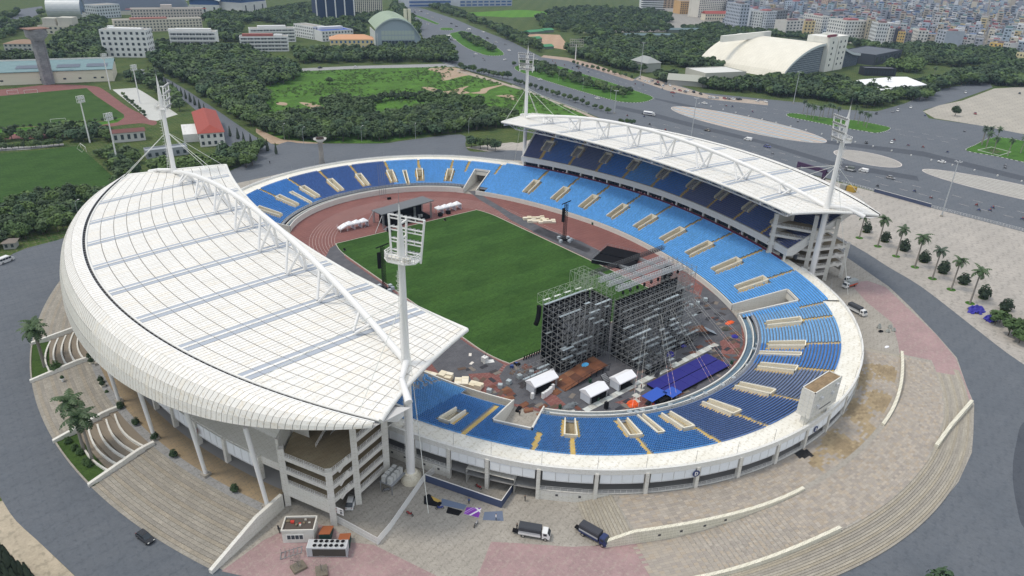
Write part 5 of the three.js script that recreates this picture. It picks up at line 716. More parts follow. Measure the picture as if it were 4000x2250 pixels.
for (const [x,z,l] of [[-33,73,5.2],[-41,76,6],[-43,79,5],[-44.5,75,4.4],[-44,72.4,3],[-45.4,68,2.6],[-43.6,64.6,3.4]]) { const g = thing('plywood_pile','loose brown plywood sheets lying on the dark floor near the left corner','plywood','loose plywood near the left corner',x,.06,z,rr(-.4,.4));for (let k = 0;k < 3;k++) new MB().box(rr(-.6,.6),k * .03,rr(-.8,.8),2.4,.03,1.2,rr(-.3,.3)).to('plywood_sheet',pick(plank),g);}
hbox('black_case',-46.5,73.4,2.2,.9,.5,black,'black flight case on the floor left of the row of cabinets','case',null,.06,.5);hbox('black_case',-27.8,86.6,.8,.9,2,black,'tall black cabinet by the near wall','case',null,.06);
for (const [a,l] of [[[-37.4,79.3],'green bin by the near wall left of the grey tarp'],[[-27.1,82.8],'green bin beside the tent nearest the seats'],[[-22.6,75.4],'green bin beside the black stair'],[[64.2,-11.1],'green bin against the pitch wall of the farther stand'],[[17.5,93.2],'green bin at the foot of the near curved wall on the right'],[[52.4,69.4],'green bin at the corner tunnel on the right']]) { const g = thing('wheelie_bin',l,'bin',null,a[0],.05,a[1]);new MB().box(0,.1,0,.6,.9,.6).to('body',M(rgb(28,78,52),{ r: .6 }),g);new MB().box(0,1,0,.66,.1,.68).to('lid',M(rgb(22,62,44),{ r: .6 }),g);}
// guy cables with striped tape from the scaffold to the walkway
for (const [x,z,u,v] of [[-5,78,-24,92],[-4,78,-22.5,92.8],[-1,79,-13,95.8],[0,79,-11,96],[4,79,2,97],[5,79,3.4,97],[9,79,12,96],[10,79,13.6,95.6],[15,78,20,93.6],[16,78,21.4,93],[19,76,29,89],[20,75,30.4,88]]) { const g = thing('guy_cable','thin guy cable with red and white tape from the stage scaffold to the near wall','cable','taped guy cables of the stage');new MB().cyl([x,16,z],[u,2,v],.022,.022,4).to('wire',cableMat,g);const m = new MB(),P = t => [lerp(x,u,t),lerp(16,2,t),lerp(z,v,t)];for (let t = .62;t < .98;t += .05) m.cyl(P(t),P(t + .025),.045,.045,5);m.to('striped_tape',M(rgb(222,176,170),{ r: .7 }),g);}
// black platform with rails by the right touchline
{ const g = thing('black_platform','large black sloping platform with rails on the right touchline','platform');const a = [35,17.7],b = [49.5,11.9],c = [54.6,24.6],d = [42.5,32.5],mid = (p,q,t) => [lerp(p[0],q[0],t),lerp(p[1],q[1],t)];new MB().prism([a,mid(a,b,.46),mid(d,c,.46),d],.05,1.45).to('platform_section',blackCloth,g);new MB().prism([mid(a,b,.48),b,c,mid(d,c,.48)],.05,1.7).to('platform_section',blackCloth,g);const r = new MB();for (const [p,q] of [[a,b],[b,c]]) { for (const h of [2.1,2.6]) r.bar([p[0],h,p[1]],[q[0],h,q[1]],.05);for (let i = 0;i <= 8;i++) { const s = mid(p,q,i / 8);r.bar([s[0],1.4,s[1]],[s[0],2.6,s[1]],.06);} } r.to('guard_rail',steelGrey,g);new MB().bar([a[0],1.6,a[1]],[d[0],1.6,d[1]],.12).to('cable_tray',galvBoard,g);}
// stacks of cream panels
const panelM = [rgb(226,216,192),rgb(216,204,178),rgb(232,224,204)].map(c => M(c,{ r: .8 }));
const stackOf = (label,x,z,ry,cols,rows,lay,group) => { const g = thing('panel_stack',label,'panel stack',group,x,.06,z,ry);for (let i = 0;i < cols;i++) for (let k = 0;k < rows;k++) for (let j = 0;j < lay - (rnd() < .35 ? 1 : 0);j++) new MB().box((i - cols / 2) * 1.25,j * .38,(k - rows / 2) * 1.9,1.2,.34,1.84,rr(-.06,.06)).to('cream_panel',pick(panelM),g);};
stackOf('longest neat stack of cream panels by the wall under the farther stand',49,-31,1.05,2,5,3,'cream panel stacks on the right touchline');stackOf('middle cream panel stack on the right touchline',48.5,-27.4,1.05,2,5,3,'cream panel stacks on the right touchline');stackOf('nearest of the cream panel stacks on the right touchline',51,-24.6,1.05,2,4,3,'cream panel stacks on the right touchline');
stackOf('cream panel stack half hidden by the near roof corner',-55.5,47.5,.5,2,2,3,'cream panel stacks near the white roof corner');stackOf('squarest cream panel stack near the white roof corner',-52.6,51,.5,2,2,5,'cream panel stacks near the white roof corner');stackOf('collapsed untidy cream panel stack near the white roof corner',-50.4,55.2,.9,3,2,4,'cream panel stacks near the white roof corner');stackOf('last cream panel stack toward the stage',-48.2,59,.5,2,2,4,'cream panel stacks near the white roof corner');
{ const g = thing('camera_pedestal','white block pedestal on boards at the near pitch corner with a thin boom','pedestal',null,-39.5,0,49.6);new MB().box(0,.1,0,1.5,1.6,1.5,.2).to('block',M([.7,.7,.68],{ r: .7 }),g);new MB().box(.9,.06,.6,3.2,.08,1.6,-.4).to('base_board',M([.7,.7,.68],{ r: .7 }),g);new MB().cyl([0,1.7,0],[4,2.6,-3.4],.06,.03,5).to('boom',black,g);}
for (let i = 0;i < 8;i++) { const x = -30 + i * .95;tag(new MB().mat(new THREE.Matrix4().makeRotationZ(-.35).setPosition(x,.06,55.6)).box(0,0,0,.25,1.5,.25).to('crowd_barrier_post',black),'black upright case leaning at the pitch edge by the left scaffold','case','black cases leaning at the pitch edge');}
{ const g = thing('monitor_group','group of blue and black stage crates at the pitch corner','crates',null,-33.8,.06,56);for (let i = 0;i < 7;i++) new MB().box(rr(-2,2),0,rr(-.8,.8),rr(.6,1),rr(.4,.8),rr(.5,.9),rr(0,3)).to('crate',i % 2 ? black : M(rgb(44,70,130),{ r: .6 }),g);}
// far stage
{ const g = thing('small_stage','small dark covered stage at the far end of the pitch','stage',null,1,0,-60.5);const dk = blackCloth;new MB().quad([-12.5,6.2,2.2],[12.5,7.8,3.2],[12.5,7.2,-6],[-12.5,5.6,-6.5]).quad([-12.5,5.9,2.2],[12.5,7.5,3.2],[12.5,6.9,-6],[-12.5,5.3,-6.5]).quad([-12.5,5.9,2.2],[12.5,7.5,3.2],[12.5,7.8,3.2],[-12.5,6.2,2.2]).quad([-12.5,5.3,-6.5],[-12.5,5.9,2.2],[-12.5,6.2,2.2],[-12.5,5.6,-6.5]).to('roof_sheet',M([.12,.13,.14],{ r: .6 }),g);new MB().box(1,.05,-5.6,21,5.6,.2).box(-9.6,.05,-2,.2,5.6,6.5).to('black_drape',dk,g);new MB().box(.5,.05,-.6,20,1.3,7.4).to('stage_deck',dk,g);for (const [x,z] of [[-11.8,2],[-5,2.4],[3,2.8],[11,3],[11.8,-5.6],[-11.8,-6]]) { const m = new MB();boxTruss(m,[x,0,z],[x,6.4 + x * .06,z],.6,.07);m.to('truss_leg',steelGrey,g);} new MB().bar([-12,6,2],[-17.4,0,5],.18).bar([-12,6,-5],[-18,0,-3],.18).to('raking_brace',steelGrey,g);const st = new MB();for (let i = 0;i < 6;i++) st.box(-10 - i * .5,1.2 - i * .22,4.2,.5,.1,2);st.to('stairs',steelGrey,g);for (let i = 0;i < 13;i++) new MB().box(-6 + i * 1.15,1.35,2.4 + rr(-.6,.6),.8,rr(.6,1.1),.7,rr(-.4,.4)).to('stage_monitor',i % 3 ? M([.35,.36,.36],{ r: .6 }) : dk,g);new MB().box(15.5,.05,3.4,1.6,1.5,1.4).box(20,.05,3,1.6,1.5,1.4).box(-11.8,.05,6.6,1.6,1.5,1.4).to('subwoofer',black,g).userData = { kind: 'stuff' };}
function canopyRow(label,x,z,n,w,dx,dz,sag) { const g = thing('canopy_row',label,'tent','white canopies by the far stage',x,0,z);for (let i = 0;i < n;i++) { const c = part(g,'canopy'),u = i * dx,v = i * dz,s = i === 0 ? sag : 0,m = new MB(),q = (a,b,h) => [u + a * w / 2,h - s * (a < 0 ? 1 : 0),v + b * w / 2],ap = [u,3.7 - s,v];const k = [q(-1,-1,2.6),q(1,-1,2.6),q(1,1,2.6),q(-1,1,2.6)];for (let j = 0;j < 4;j++) { m.tri(k[j],k[(j + 1) % 4],ap);const a = k[j],b = k[(j + 1) % 4];m.quad(a,b,[b[0],b[1] - .5,b[2]],[a[0],a[1] - .5,a[2]]);} m.to('roof_cloth',whiteCloth,c);for (const [a,b] of [[-1,-1],[1,-1],[1,1],[-1,1]]) new MB().box(u + a * w / 2 * .97,0,v + b * w / 2 * .97,.1,2.6,.1).to('leg',steelWhite,c);if (i > 0 || !sag) new MB().box(u + w * .49,0,v,.05,2.3,w * .9).to('side_curtain',M([.7,.7,.8],{ r: .8 }),c);} return g;}
canopyRow('row of white canopies left of the far stage, the end one collapsed',-26,-65.6,4,3,3.25,.05,1.2);canopyRow('row of four white canopies right of the far stage',18,-60.5,4,3,3.3,-.1,0);
for (let i = 0;i < 4;i++) tag(new MB().cyl([7 + i * .9,0,-93 + i * .3],[6.6 + i * .9,16,-93 + i * .3],.09,.07,6).to('slim_pole',steelGrey),'tall slim grey pole in the group standing at the far pitch wall','pole','slim poles at the far pitch wall');
hbox('black_case',9.5,-89,1.6,1,.9,black,'black case at the foot of the slim poles','case');
for (const [a,l] of [[[14.9,-51.2],'small dark figure of a sprinkler cart on the far right of the pitch'],[[-34.8,-46.4],'small hose reel with green hose at the left pitch corner']]) { const g = thing('hose_reel',l,'hose reel',null,a[0],.06,a[1]);new MB().cyl([-.3,.5,0],[.3,.5,0],.5,.5,12).to('reel',black,g);new MB().box(0,.1,0,.8,.3,.8).to('cart',M([.2,.24,.16],{ r: .7 }),g);}
for (const [x,z,r] of [[-45,-40,.3],[-43.6,-32,.8],[-43,-20,.2],[-40.6,44,.9],[-43,48,.4]]) hbox('white_board',x,z,1.6,.8,.04,M([.7,.66,.6],{ r: .8 }),'loose white board lying on the dark mats by the left touchline','board','loose boards by the left touchline',.06,r);

// ---------- scoreboard on the rim ----------
{ const g = thing('scoreboard','white boxy scoreboard on columns on the rim of the near right bowl','scoreboard',null,1.4,0,126.4),W = 11.9,D = 3.3;
new MB().box(0,10.9,0,W,7,D).to('case',wallWhite,g);const tl = new MB();for (let i = 0;i <= 9;i++) tl.box(-W / 2 + i * W / 9,10.9,D / 2 + .005,.05,7,.02);for (let j = 0;j <= 5;j++) tl.box(0,10.9 + j * 1.4,D / 2 + .005,W,.04,.025);for (let i = 1;i < 3;i++) tl.box(-W / 2 - .005,10.9,-D / 2 + i * D / 3,.02,7,.05);for (let j = 1;j < 5;j++) tl.box(-W / 2 - .006,10.9 + j * 1.4,0,.022,.04,D);tl.to('panel_joints',M([.5,.52,.53],{ r: .7 }),g);
new MB().box(0,17.92,0,W - .4,.08,D - .4).to('roof_sheet',M([1,1,1],{ map: mottled(4,rgb(150,128,98),rgb(130,110,84),rgb(100,88,70),1.3,.3),r: .9 }),g);for (const [x,z,w,dd] of [[0,D / 2 - .1,W,.2],[0,-D / 2 + .1,W,.2],[W / 2 - .1,0,.2,D],[-W / 2 + .1,0,.2,D]]) new MB().box(x,17.92,z,w,.25,dd).to('parapet',wallWhite,g);
for (const x of [-W / 2 + 1.6,W / 2 - 2]) new MB().cyl([x,8.2,0],[x,10.9,0],.95,.95,16).to('support_column',wallWhite,g);new MB().box(0,11.5,-D / 2 - .06,W - 1,5.8,.1).to('display',black,g);
for (const [x,y] of [[-2.5,15.2],[2.6,14.6],[-3.4,13.2],[4,16.4]]) new MB().box(x,y,D / 2 + .25,.9,.7,.5).to('air_conditioner',M([.6,.61,.62],{ r: .5 }),g);new MB().box(0.6,12,D / 2 + .04,5,.18,.08).to('vent_slot',darkGap,g);}

// ---------- buildings ----------
const KEEP = [];// footprints that stay clear of trees: [x,z,r]
const inside = inPoly;
const winGlass = M([.05,.065,.08],{ r: .15 }),winFrame = M([.6,.6,.58],{ r: .6 });
const T_grime = mottled(13,[1,1,1],[.93,.93,.92],[.78,.77,.75],1,.08),paintOf = (() => { const c = {};return (r,g,b) => c[[r,g,b]] ??= M(rgb(r,g,b),{ map: T_grime,r: .85 });})();
const plain = (() => { const c = {};return (r,g,b) => c[[r,g,b]] ??= M(rgb(r,g,b),{ r: .8 });})();
const unit = new MB().box(0,0,0,1,1,1).geo();
const put = (g,name,m,x,y,z,w,h,d) => { const o = mesh(name,unit,m,g);o.position.set(x,y,z);o.scale.set(w,h,d);return o;};
// box building;front face at local z = 0,depth towards -z. [x,z,ry,w,h]
function block(name,label,[x,z,ry_,w,h],d,o = {}) {
const g = thing(name,label,o.cat || 'building',o.group,x,0,z,ry_),wm = o.wall || paintOf(214,214,208);if (!o.noKeep) KEEP.push([x - Math.sin(ry_) * d / 2,z - Math.cos(ry_) * d / 2,Math.max(w,d) * .5]);
put(g,'wall',wm,0,0,-d / 2,w,h,d);
if (o.roof !== 'none') { if (o.roof === 'hip' || o.roof === 'gable') { const e = .6,H = o.rise || w * .12,W = w / 2 + e,D = d / 2 + e,k = o.roof === 'hip' ? Math.min(W,D) * .8 : 0,m = new MB(),c = -d / 2,long = w >= d;const r0 = long ? [-W + k,h + H,c] : [0,h + H,c - D + k],r1 = long ? [W - k,h + H,c] : [0,h + H,c + D - k],A = [-W,h,c + D],B = [W,h,c + D],C = [W,h,c - D],E = [-W,h,c - D];if (long) m.quad(A,B,r1,r0).quad(C,E,r0,r1).tri(E,A,r0).tri(B,C,r1);else m.quad(E,A,r1,r0).quad(B,C,r0,r1).tri(A,B,r1).tri(C,E,r0);m.quad(A,E,C,B);m.to('roof',o.roofM || plain(150,92,78),g);} else { put(g,'roof',o.roofM || plain(150,146,138),0,h + .002,-d / 2,w - .5,.12,d - .5);for (const [a,b,c,e] of [[0,-.15,w,.3],[0,-d + .15,w,.3],[-w / 2 + .15,-d / 2,.3,d - .62],[w / 2 - .15,-d / 2,.3,d - .62]]) put(g,'parapet',wm,a,h,b,c,.8,e);} }
const F = o.floors || Math.max(1,Math.round(h / 3.5)),C = o.cols || Math.max(2,Math.round(w / 4)),fh = h / F,ww = o.ww || w / C * .45,wh = o.wh || fh * .5,gm = o.glass || winGlass;
if (o.bands) for (let j = 0;j < F;j++) { put(g,'balcony_recess',M([.16,.17,.18],{ r: .8 }),0,j * fh + fh * .3,.03,w * .94,fh * .5,.06);for (let i = 0;i < C;i++) put(g,'window',gm,-w / 2 + (i + .5) * w / C,j * fh + fh * .32,.09,ww,fh * .44,.06);for (let i = 0;i <= C / 2;i++) put(g,'balcony_divider',wm,-w * .47 + i * w * .94 / Math.floor(C / 2),j * fh + fh * .3,.25,.35,fh * .5,.5);put(g,'balcony_front',wm,0,j * fh + fh * .02,.35,w * .99,fh * .3,.7);}
else if (!o.noWin) for (let j = 0;j < F;j++) for (let i = 0;i < C;i++) { if (o.skip && rnd() < o.skip) continue;put(g,'window',gm,-w / 2 + (i + .5) * w / C,j * fh + fh * .28,.03,ww,wh,.12);}
if (o.side) { const S = Math.max(1,Math.round(d / (o.sgap || 4.5)));for (let j = 0;j < F;j++) for (let i = 0;i < S;i++) put(g,'window',gm,o.side * (w / 2 + .03),j * fh + fh * .28,-(i + .5) * d / S,.12,wh,d / S * .4);}
for (const [a,b,c,e,f,mm] of o.top || []) put(g,'rooftop_block',mm || wm,a,h,b,c,f,e);
return g;
}
block('apartment_block','white five storey block with square windows nearest the training hall',[12.6,-583.2,-0.563,41.1,24.0],18,{ wall: paintOf(226,228,228),floors: 5,cols: 8,side: 1,top: [[0,-9,30,8,1.6],[-14,-12,5,4,3]] });
block('apartment_block','white four storey block with long balconies left of centre',[81.5,-606.4,-0.472,44.5,16.9],16,{ wall: paintOf(228,230,230),floors: 4,cols: 14,bands: 1,top: [[0,-8,34,6,3],[-20,-9,8,5,2.4]] });
block('apartment_block','front one of the two white balcony blocks near the yellow villa',[138.5,-562.9,-0.400,47.3,14.0],15,{ wall: paintOf(228,230,230),floors: 4,cols: 14,bands: 1,top: [[-6,-8,30,6,2.6,plain(150,90,84)],[14,-9,8,5,2]] });
block('apartment_block','rear one of the two white balcony blocks near the yellow villa',[173.4,-626.4,-0.281,48.6,14.1],15,{ wall: paintOf(228,230,230),floors: 4,cols: 14,bands: 1,top: [[0,-8,30,6,3]] });
block('campus_block','long cream campus block behind the white five storey block',[94.5,-777.5,-0.108,96.8,13.2],18,{ wall: paintOf(206,200,186),floors: 4,cols: 26,top: [[-10,-9,40,8,2,plain(160,110,100)]] });
block('campus_block','brick red and white campus block with a long gallery, far upper left',[134.7,-890.3,-0.250,88.0,14.8],20,{ wall: paintOf(198,190,184),floors: 4,cols: 24,top: [[0,-10,14,8,5],[-46,-3,7,6.2,.4,plain(150,74,62)],[46,-3,7,6.2,.4,plain(150,74,62)]] });
block('office_block','pale office block beside the metal barrel hall',[77.2,-955.1,0.394,34.3,16.2],26,{ wall: paintOf(196,204,210),floors: 4,cols: 9,side: -1 });
block('residence','weathered apartment house with brown roof behind the water tower',[-68.8,-617.7,-0.489,23.0,13.0],26,{ wall: paintOf(188,190,182),floors: 4,cols: 6,roof: 'hip',roofM: plain(136,112,92),rise: 2 });
block('residence','cream stepped residence in front of the barrel hall',[-13.8,-797.5,-0.581,32.5,8.3],22,{ wall: paintOf(202,198,184),floors: 2,cols: 6,side: 1,top: [[-6,-12,14,12,8,paintOf(190,188,178)],[12,-12,16,14,9,paintOf(194,192,182)]] });
block('glass_tower','dark blue glass tower with white ribs at the top edge',[336.8,-802.1,-0.269,52.7,39.6],40,{ wall: plain(34,52,84),cat: 'tower',floors: 16,cols: 12,ww: 3.2,glass: M([.03,.06,.12],{ r: .1 }),top: [] }).userData.group = undefined;
{ const q = [336.8,-802.1,-0.269,52.7,39.6],g = thing('tower_ribs','white vertical ribs on the dark blue glass tower','facade ribs',null,q[0],0,q[1],q[2]);for (let i = 0;i <= 4;i++) put(g,'rib',steelWhite,-q[3] / 2 + i * q[3] / 4,0,.4,1.6,q[4],1);}
block('hotel','cream hotel with tall windows right of the glass tower',[427.3,-872.7,-0.030,48.1,31.4],40,{ wall: paintOf(216,212,196),floors: 12,cols: 14,wh: 2.2,side: -1 });
for (const [l,b] of [['left white hall with blue glass and wavy roof at the top edge',[203.7,-955.6,-0.552,41.8,13.6]],['right white hall with blue glass and wavy roof at the top edge',[270.0,-934.4,0.550,57.9,17.7]]]) { const g = block('exhibition_hall',l,b,46,{ wall: paintOf(214,216,214),floors: 1,cols: 3,ww: 2.5,roof: 'none',group: 'wavy roofed exhibition halls' }),[,,,w,h] = b,m = new MB(),n = 16,Y = t => h + 6 + 5 * Math.sin(t * PI);for (let i = 0;i < n;i++) { const t0 = i / n,t1 = (i + 1) / n,x0 = lerp(-w * .56,w * .56,t0),x1 = lerp(-w * .56,w * .56,t1);m.quad([x0,Y(t0),3],[x1,Y(t1),3],[x1,Y(t1),-50],[x0,Y(t0),-50]).quad([x0,Y(t0) - 1.2,3],[x1,Y(t1) - 1.2,3],[x1,Y(t1),3],[x0,Y(t0),3]);} m.to('wavy_roof',paintOf(214,218,222),g);put(g,'glass_band',plain(56,92,140),0,h - .1,-23,w - 2,6.5,44);}
// metal barrel hall,dome
{ const q = [19.7,-931.6,-0.398,39.4,25.6],g = thing('barrel_hall','huge pale metal barrel roofed hall at the upper left','hall',null,q[0],0,q[1],q[2]);KEEP.push([q[0],q[1] - 30,46]);const m = new MB(),R = q[4] * .52,n = 22;for (let i = 0;i < n;i++) for (let k = 0;k < 8;k++) { const A = t => lerp(-.35,1.12,t) * PI,P = (t,x) => [x,R * 1.0 + Math.sin(A(t)) * R,-R + Math.cos(A(t)) * R];m.quad(P(i / n,lerp(-q[3] / 2,q[3] / 2,k / 8)),P((i + 1) / n,lerp(-q[3] / 2,q[3] / 2,k / 8)),P((i + 1) / n,lerp(-q[3] / 2,q[3] / 2,(k + 1) / 8)),P(i / n,lerp(-q[3] / 2,q[3] / 2,(k + 1) / 8)));} m.to('barrel_roof',M([1,1,1],{ map: mottled(9,rgb(196,200,200),rgb(184,190,192),rgb(170,176,180),1,.05),r: .4,metalness: .2 }),g);put(g,'base_wall',paintOf(206,208,204),0,0,-R,q[3],R * .6,R * 1.4);const e = new MB();for (let i = 0;i < 20;i++) { const a = lerp(-.35,1.12,i / 20) * PI,b = lerp(-.35,1.12,(i + 1) / 20) * PI;e.tri([q[3] / 2 - 1,R,-R],[q[3] / 2 - 1,R + Math.sin(a) * R * .97,-R + Math.cos(a) * R * .97],[q[3] / 2 - 1,R + Math.sin(b) * R * .97,-R + Math.cos(b) * R * .97]);} e.to('end_glazing',plain(110,128,150),g);}
{ const p = [102.6,-1006.9],g = thing('dome_hall','wide grey metal dome with pale rim at the top edge','dome',null,p[0] + 30,0,p[1] - 60);const L = [];for (let i = 0;i <= 10;i++) { const t = i / 10 * PI / 2;L.push([Math.cos(t) * 78,Math.sin(t) * 30 + 4]);} new MB().lathe(L,40).to('dome_shell',M(rgb(128,138,156),{ r: .5,metalness: .2 }),g);new MB().lathe([[80,0],[80,4],[76,6]],40).to('rim',paintOf(206,204,194),g);}
// long training hall and water tower
{ const q = [-80.2,-476.0,-0.268,114.2,9.5],g = block('training_hall','long low hall with teal roof and cream wall behind the running track',q,40,{ wall: paintOf(222,216,198),floors: 1,cols: 22,ww: 2,wh: 1.2,roof: 'none',skip: .4,noKeep: 1 }),[,,,w,h] = q,m = new MB();m.quad([-w / 2 - .5,h,.8],[w / 2 + .5,h,.8],[w / 2 + .5,h + 3.2,-34],[-w / 2 - .5,h + 3.2,-34]).quad([-w / 2 - .5,h + 3.2,-34],[w / 2 + .5,h + 3.2,-34],[w / 2 + .5,h,-41],[-w / 2 - .5,h,-41]).quad([-w / 2 - .5,h - .4,.8],[w / 2 + .5,h - .4,.8],[w / 2 + .5,h,.8],[-w / 2 - .5,h,.8]);m.to('roof_sheet',M([1,1,1],{ map: mottled(11,rgb(108,138,142),rgb(98,128,134),rgb(120,140,138),1,.1),r: .6 }),g);put(g,'ridge_wall',wallWhite,0,h + 2.6,-35,w,1.6,.5);for (const [a,b] of [[.02,.2],[.42,.62],[.66,.8],[.84,.97]]) { const s = new MB(),X0 = lerp(-w / 2,w / 2,a),X1 = lerp(-w / 2,w / 2,b),P = (x,z) => [x,h + 3.2 * (.8 - z) / 34.8 + .25,z];s.quad(P(X0,-8),P(X1,-8),P(X1,-18),P(X0,-18));s.to('solar_panels',M([.03,.05,.09],{ r: .3 }),g);} KEEP.push([-60,-500,40],[-30,-490,36],[-95,-510,40]);}
{ const p = [-69,-471.3],g = thing('water_tower','tall weathered concrete water tower in front of the training hall','water tower',null,p[0],0,p[1],.3);KEEP.push([p[0],p[1],9]);const cm = M([1,1,1],{ map: mottled(9,rgb(150,150,152),rgb(128,128,132),rgb(104,104,108),1.3,.2),r: .9 });new MB().box(0,0,0,7.2,33,5.2).to('shaft',cm,g);new MB().box(-3,0,0,1,33.5,6).box(3,0,0,1,33.5,6).to('shaft_fins',cm,g);new MB().lathe([[4,32],[7.2,35],[7.4,40],[6.8,40.4]],16).to('tank',cm,g);put(g,'roof_slab',plain(132,100,86),0,40.3,0,15,.6,13);for (const [x,z] of [[-5,-4],[5,-4],[5,4],[-5,4]]) put(g,'tank_post',cm,x,38,z,1,2.4,1);}
// red roofed house and sheds near the far left mast
{ const q = [-25.7,-224.3,-0.241,13.1,7.6],g = block('red_roof_house','two storey white house with long red hipped roof beside the far left mast',[q[0],q[1],q[2],q[3],q[4]],58,{ wall: paintOf(222,222,220),floors: 2,cols: 4,side: -1,roof: 'hip',roofM: M([1,1,1],{ map: mottled(5,rgb(158,72,60),rgb(148,66,55),rgb(128,62,54),1,.15),r: .8 }),rise: 3.4,noKeep: 1 });put(g,'annex',paintOf(214,214,212),-q[3] * .5 - 4,0,-26,8,4.6,26);KEEP.push([q[0] - 3,q[1] - 22,26]);}
block('shed','low shed with brown and teal roof halves left of the red roofed house',[-61.0,-258.9,-0.165,16.8,5.4],9,{ wall: plain(190,192,190),floors: 1,cols: 5,roof: 'gable',roofM: plain(102,62,58),rise: 1.2,cat: 'shed' });block('shed','long grey flat shed beyond the far edge of the big roof',[-52.3,-215.4,-0.094,20.7,3.8],7,{ wall: plain(150,156,162),floors: 1,cols: 6,roofM: plain(148,154,160),cat: 'shed' });
block('shed','small grey gate house beside the ring road at the left edge',[-135.0,-119.0,-0.366,3.9,2.5],4,{ wall: plain(160,162,158),floors: 1,cols: 2,roofM: plain(120,112,104),cat: 'shed',roof: 'hip',rise: .9 });
// blue roofed block,yellow villa,green arena
block('office_block','white block with bright blue roof behind the yellow villa',[242.6,-607.2,0.012,39.7,11.0],34,{ wall: paintOf(216,218,220),floors: 3,cols: 10,roofM: plain(44,80,160),top: [[0,-20,30,8,3]] });block('office_block','white wing with a row of rooftop tanks left of the blue roof',[229.4,-628.5,0.147,16.2,13.7],40,{ wall: paintOf(222,224,226),floors: 4,cols: 5,side: -1 });
block('villa','cream and yellow villa with orange roof and blue glazing',[223.0,-534.9,-0.439,45.9,10.3],24,{ wall: paintOf(222,206,160),floors: 2,cols: 10,roof: 'hip',roofM: plain(196,148,112),rise: 4,glass: plain(74,108,150) });
{ const q = [275.2,-527.3,-0.380,45.7,13.5],g = thing('arena','arena with curved pale green ribbed roof and glazed front','arena',null,q[0],0,q[1],q[2]),w = q[3],D = 62,n = 20;KEEP.push([q[0] - 10,q[1] - 30,40]);const Y = t => 15 + 17 * Math.pow(Math.sin(PI * clamp(t * .92 + .06,0,1)),.8) * (1 - .15 * t) - 9 * Math.max(0,t - .8) * 5 * .6,m = new MB(),ed = new MB(),fr = new MB();for (let i = 0;i < n;i++) { const a = i / n,b = (i + 1) / n,x0 = lerp(-w / 2 - 2,w / 2 + 2,a),x1 = lerp(-w / 2 - 2,w / 2 + 2,b);m.quad([x0,Y(a),2],[x1,Y(b),2],[x1,Y(b) + 2,-D],[x0,Y(a) + 2,-D]);ed.quad([x0,Y(a) - 1.4,2.1],[x1,Y(b) - 1.4,2.1],[x1,Y(b),2.1],[x0,Y(a),2.1]);fr.quad([x0,0,0],[x1,0,0],[x1,Y(b) - .6,0],[x0,Y(a) - .6,0]);} m.to('roof_sheet',M([1,1,1],{ map: mottled(13,rgb(150,166,142),rgb(140,158,136),rgb(128,146,128),1,.08),r: .6 }),g);ed.to('roof_edge',plain(176,190,190),g);fr.to('front_wall',plain(150,166,176),g);put(g,'side_wall',paintOf(200,206,206),-w / 2,0,-D / 2,.8,15,D);for (let k = 1;k < 5;k++) { const s = new MB(),z = -k * D / 5;for (let i = 0;i < n;i++) { const a = i / n,b = (i + 1) / n;s.quad([lerp(-w / 2,w / 2,a),Y(a) + .12 - z * .033,z],[lerp(-w / 2,w / 2,b),Y(b) + .12 - z * .033,z],[lerp(-w / 2,w / 2,b),Y(b) + .12 - z * .033,z - 1.2],[lerp(-w / 2,w / 2,a),Y(a) + .12 - z * .033,z - 1.2]);} s.to('roof_rib',plain(106,122,104),g);} for (let j = 0;j < 3;j++) for (let i = 0;i < 10;i++) put(g,'window',j ? plain(170,184,176) : winGlass,lerp(-w * .36,w * .36,i / 9),3 + j * 5.2,.1,w * .07,4.2,.2);for (const x of [w * .36,w * .46]) put(g,'chimney',paintOf(222,218,196),x,18,-D * .75,3.2,18,3.2);}
for (const [l,b] of [['long low mall with blue sign bands at the top of the boulevard',[592.0,-950.3,-0.210,78.1,11.4]],['second low mall right of the first at the top edge',[701.7,-930.5,-0.178,108.2,10.6]]]) block('shopping_mall',l,b,60,{ wall: paintOf(170,178,190),floors: 2,cols: 9,ww: 9,glass: plain(66,96,150) });
// across the boulevard
block('office_block','white office with long window bands at the top edge',[960.3,-753.3,-0.615,39.2,22.6],30,{ wall: paintOf(214,218,222),floors: 6,cols: 1,ww: 46,wh: 1.6 });block('office_block','orange framed block at the top edge',[966.0,-673.0,-0.369,37.8,20.9],24,{ wall: paintOf(206,168,118),floors: 6,cols: 9 });block('office_block','tan and orange slab left of the orange framed block',[1041.7,-774.4,-0.342,37.0,21.7],24,{ wall: paintOf(190,166,140),floors: 7,cols: 5 });
block('apartment_block','tallest pale apartment slab with many small windows at the top edge',[962.2,-621.3,-0.012,73.1,45.2],22,{ wall: paintOf(218,214,204),floors: 13,cols: 14 });block('apartment_block','second pale apartment slab with many small windows',[1024.0,-620.7,-0.006,50.6,41.1],22,{ wall: paintOf(220,218,212),floors: 13,cols: 10 });block('apartment_block','third pale apartment slab behind the narrow grey tower',[1222.6,-698.1,-0.007,68.3,31.5],22,{ wall: paintOf(216,214,208),floors: 11,cols: 10 });
block('school','low cream school with long red roof below the apartment slabs',[916.7,-571.9,-0.394,51.3,10.4],14,{ wall: paintOf(222,214,194),floors: 2,cols: 12,roof: 'gable',roofM: plain(146,70,62),rise: 4 });block('school','short cream wing with red roof right of the school',[947.8,-559.0,-0.394,13.8,8.7],12,{ wall: paintOf(220,212,194),floors: 2,cols: 4,roof: 'gable',roofM: plain(150,74,66),rise: 4 });
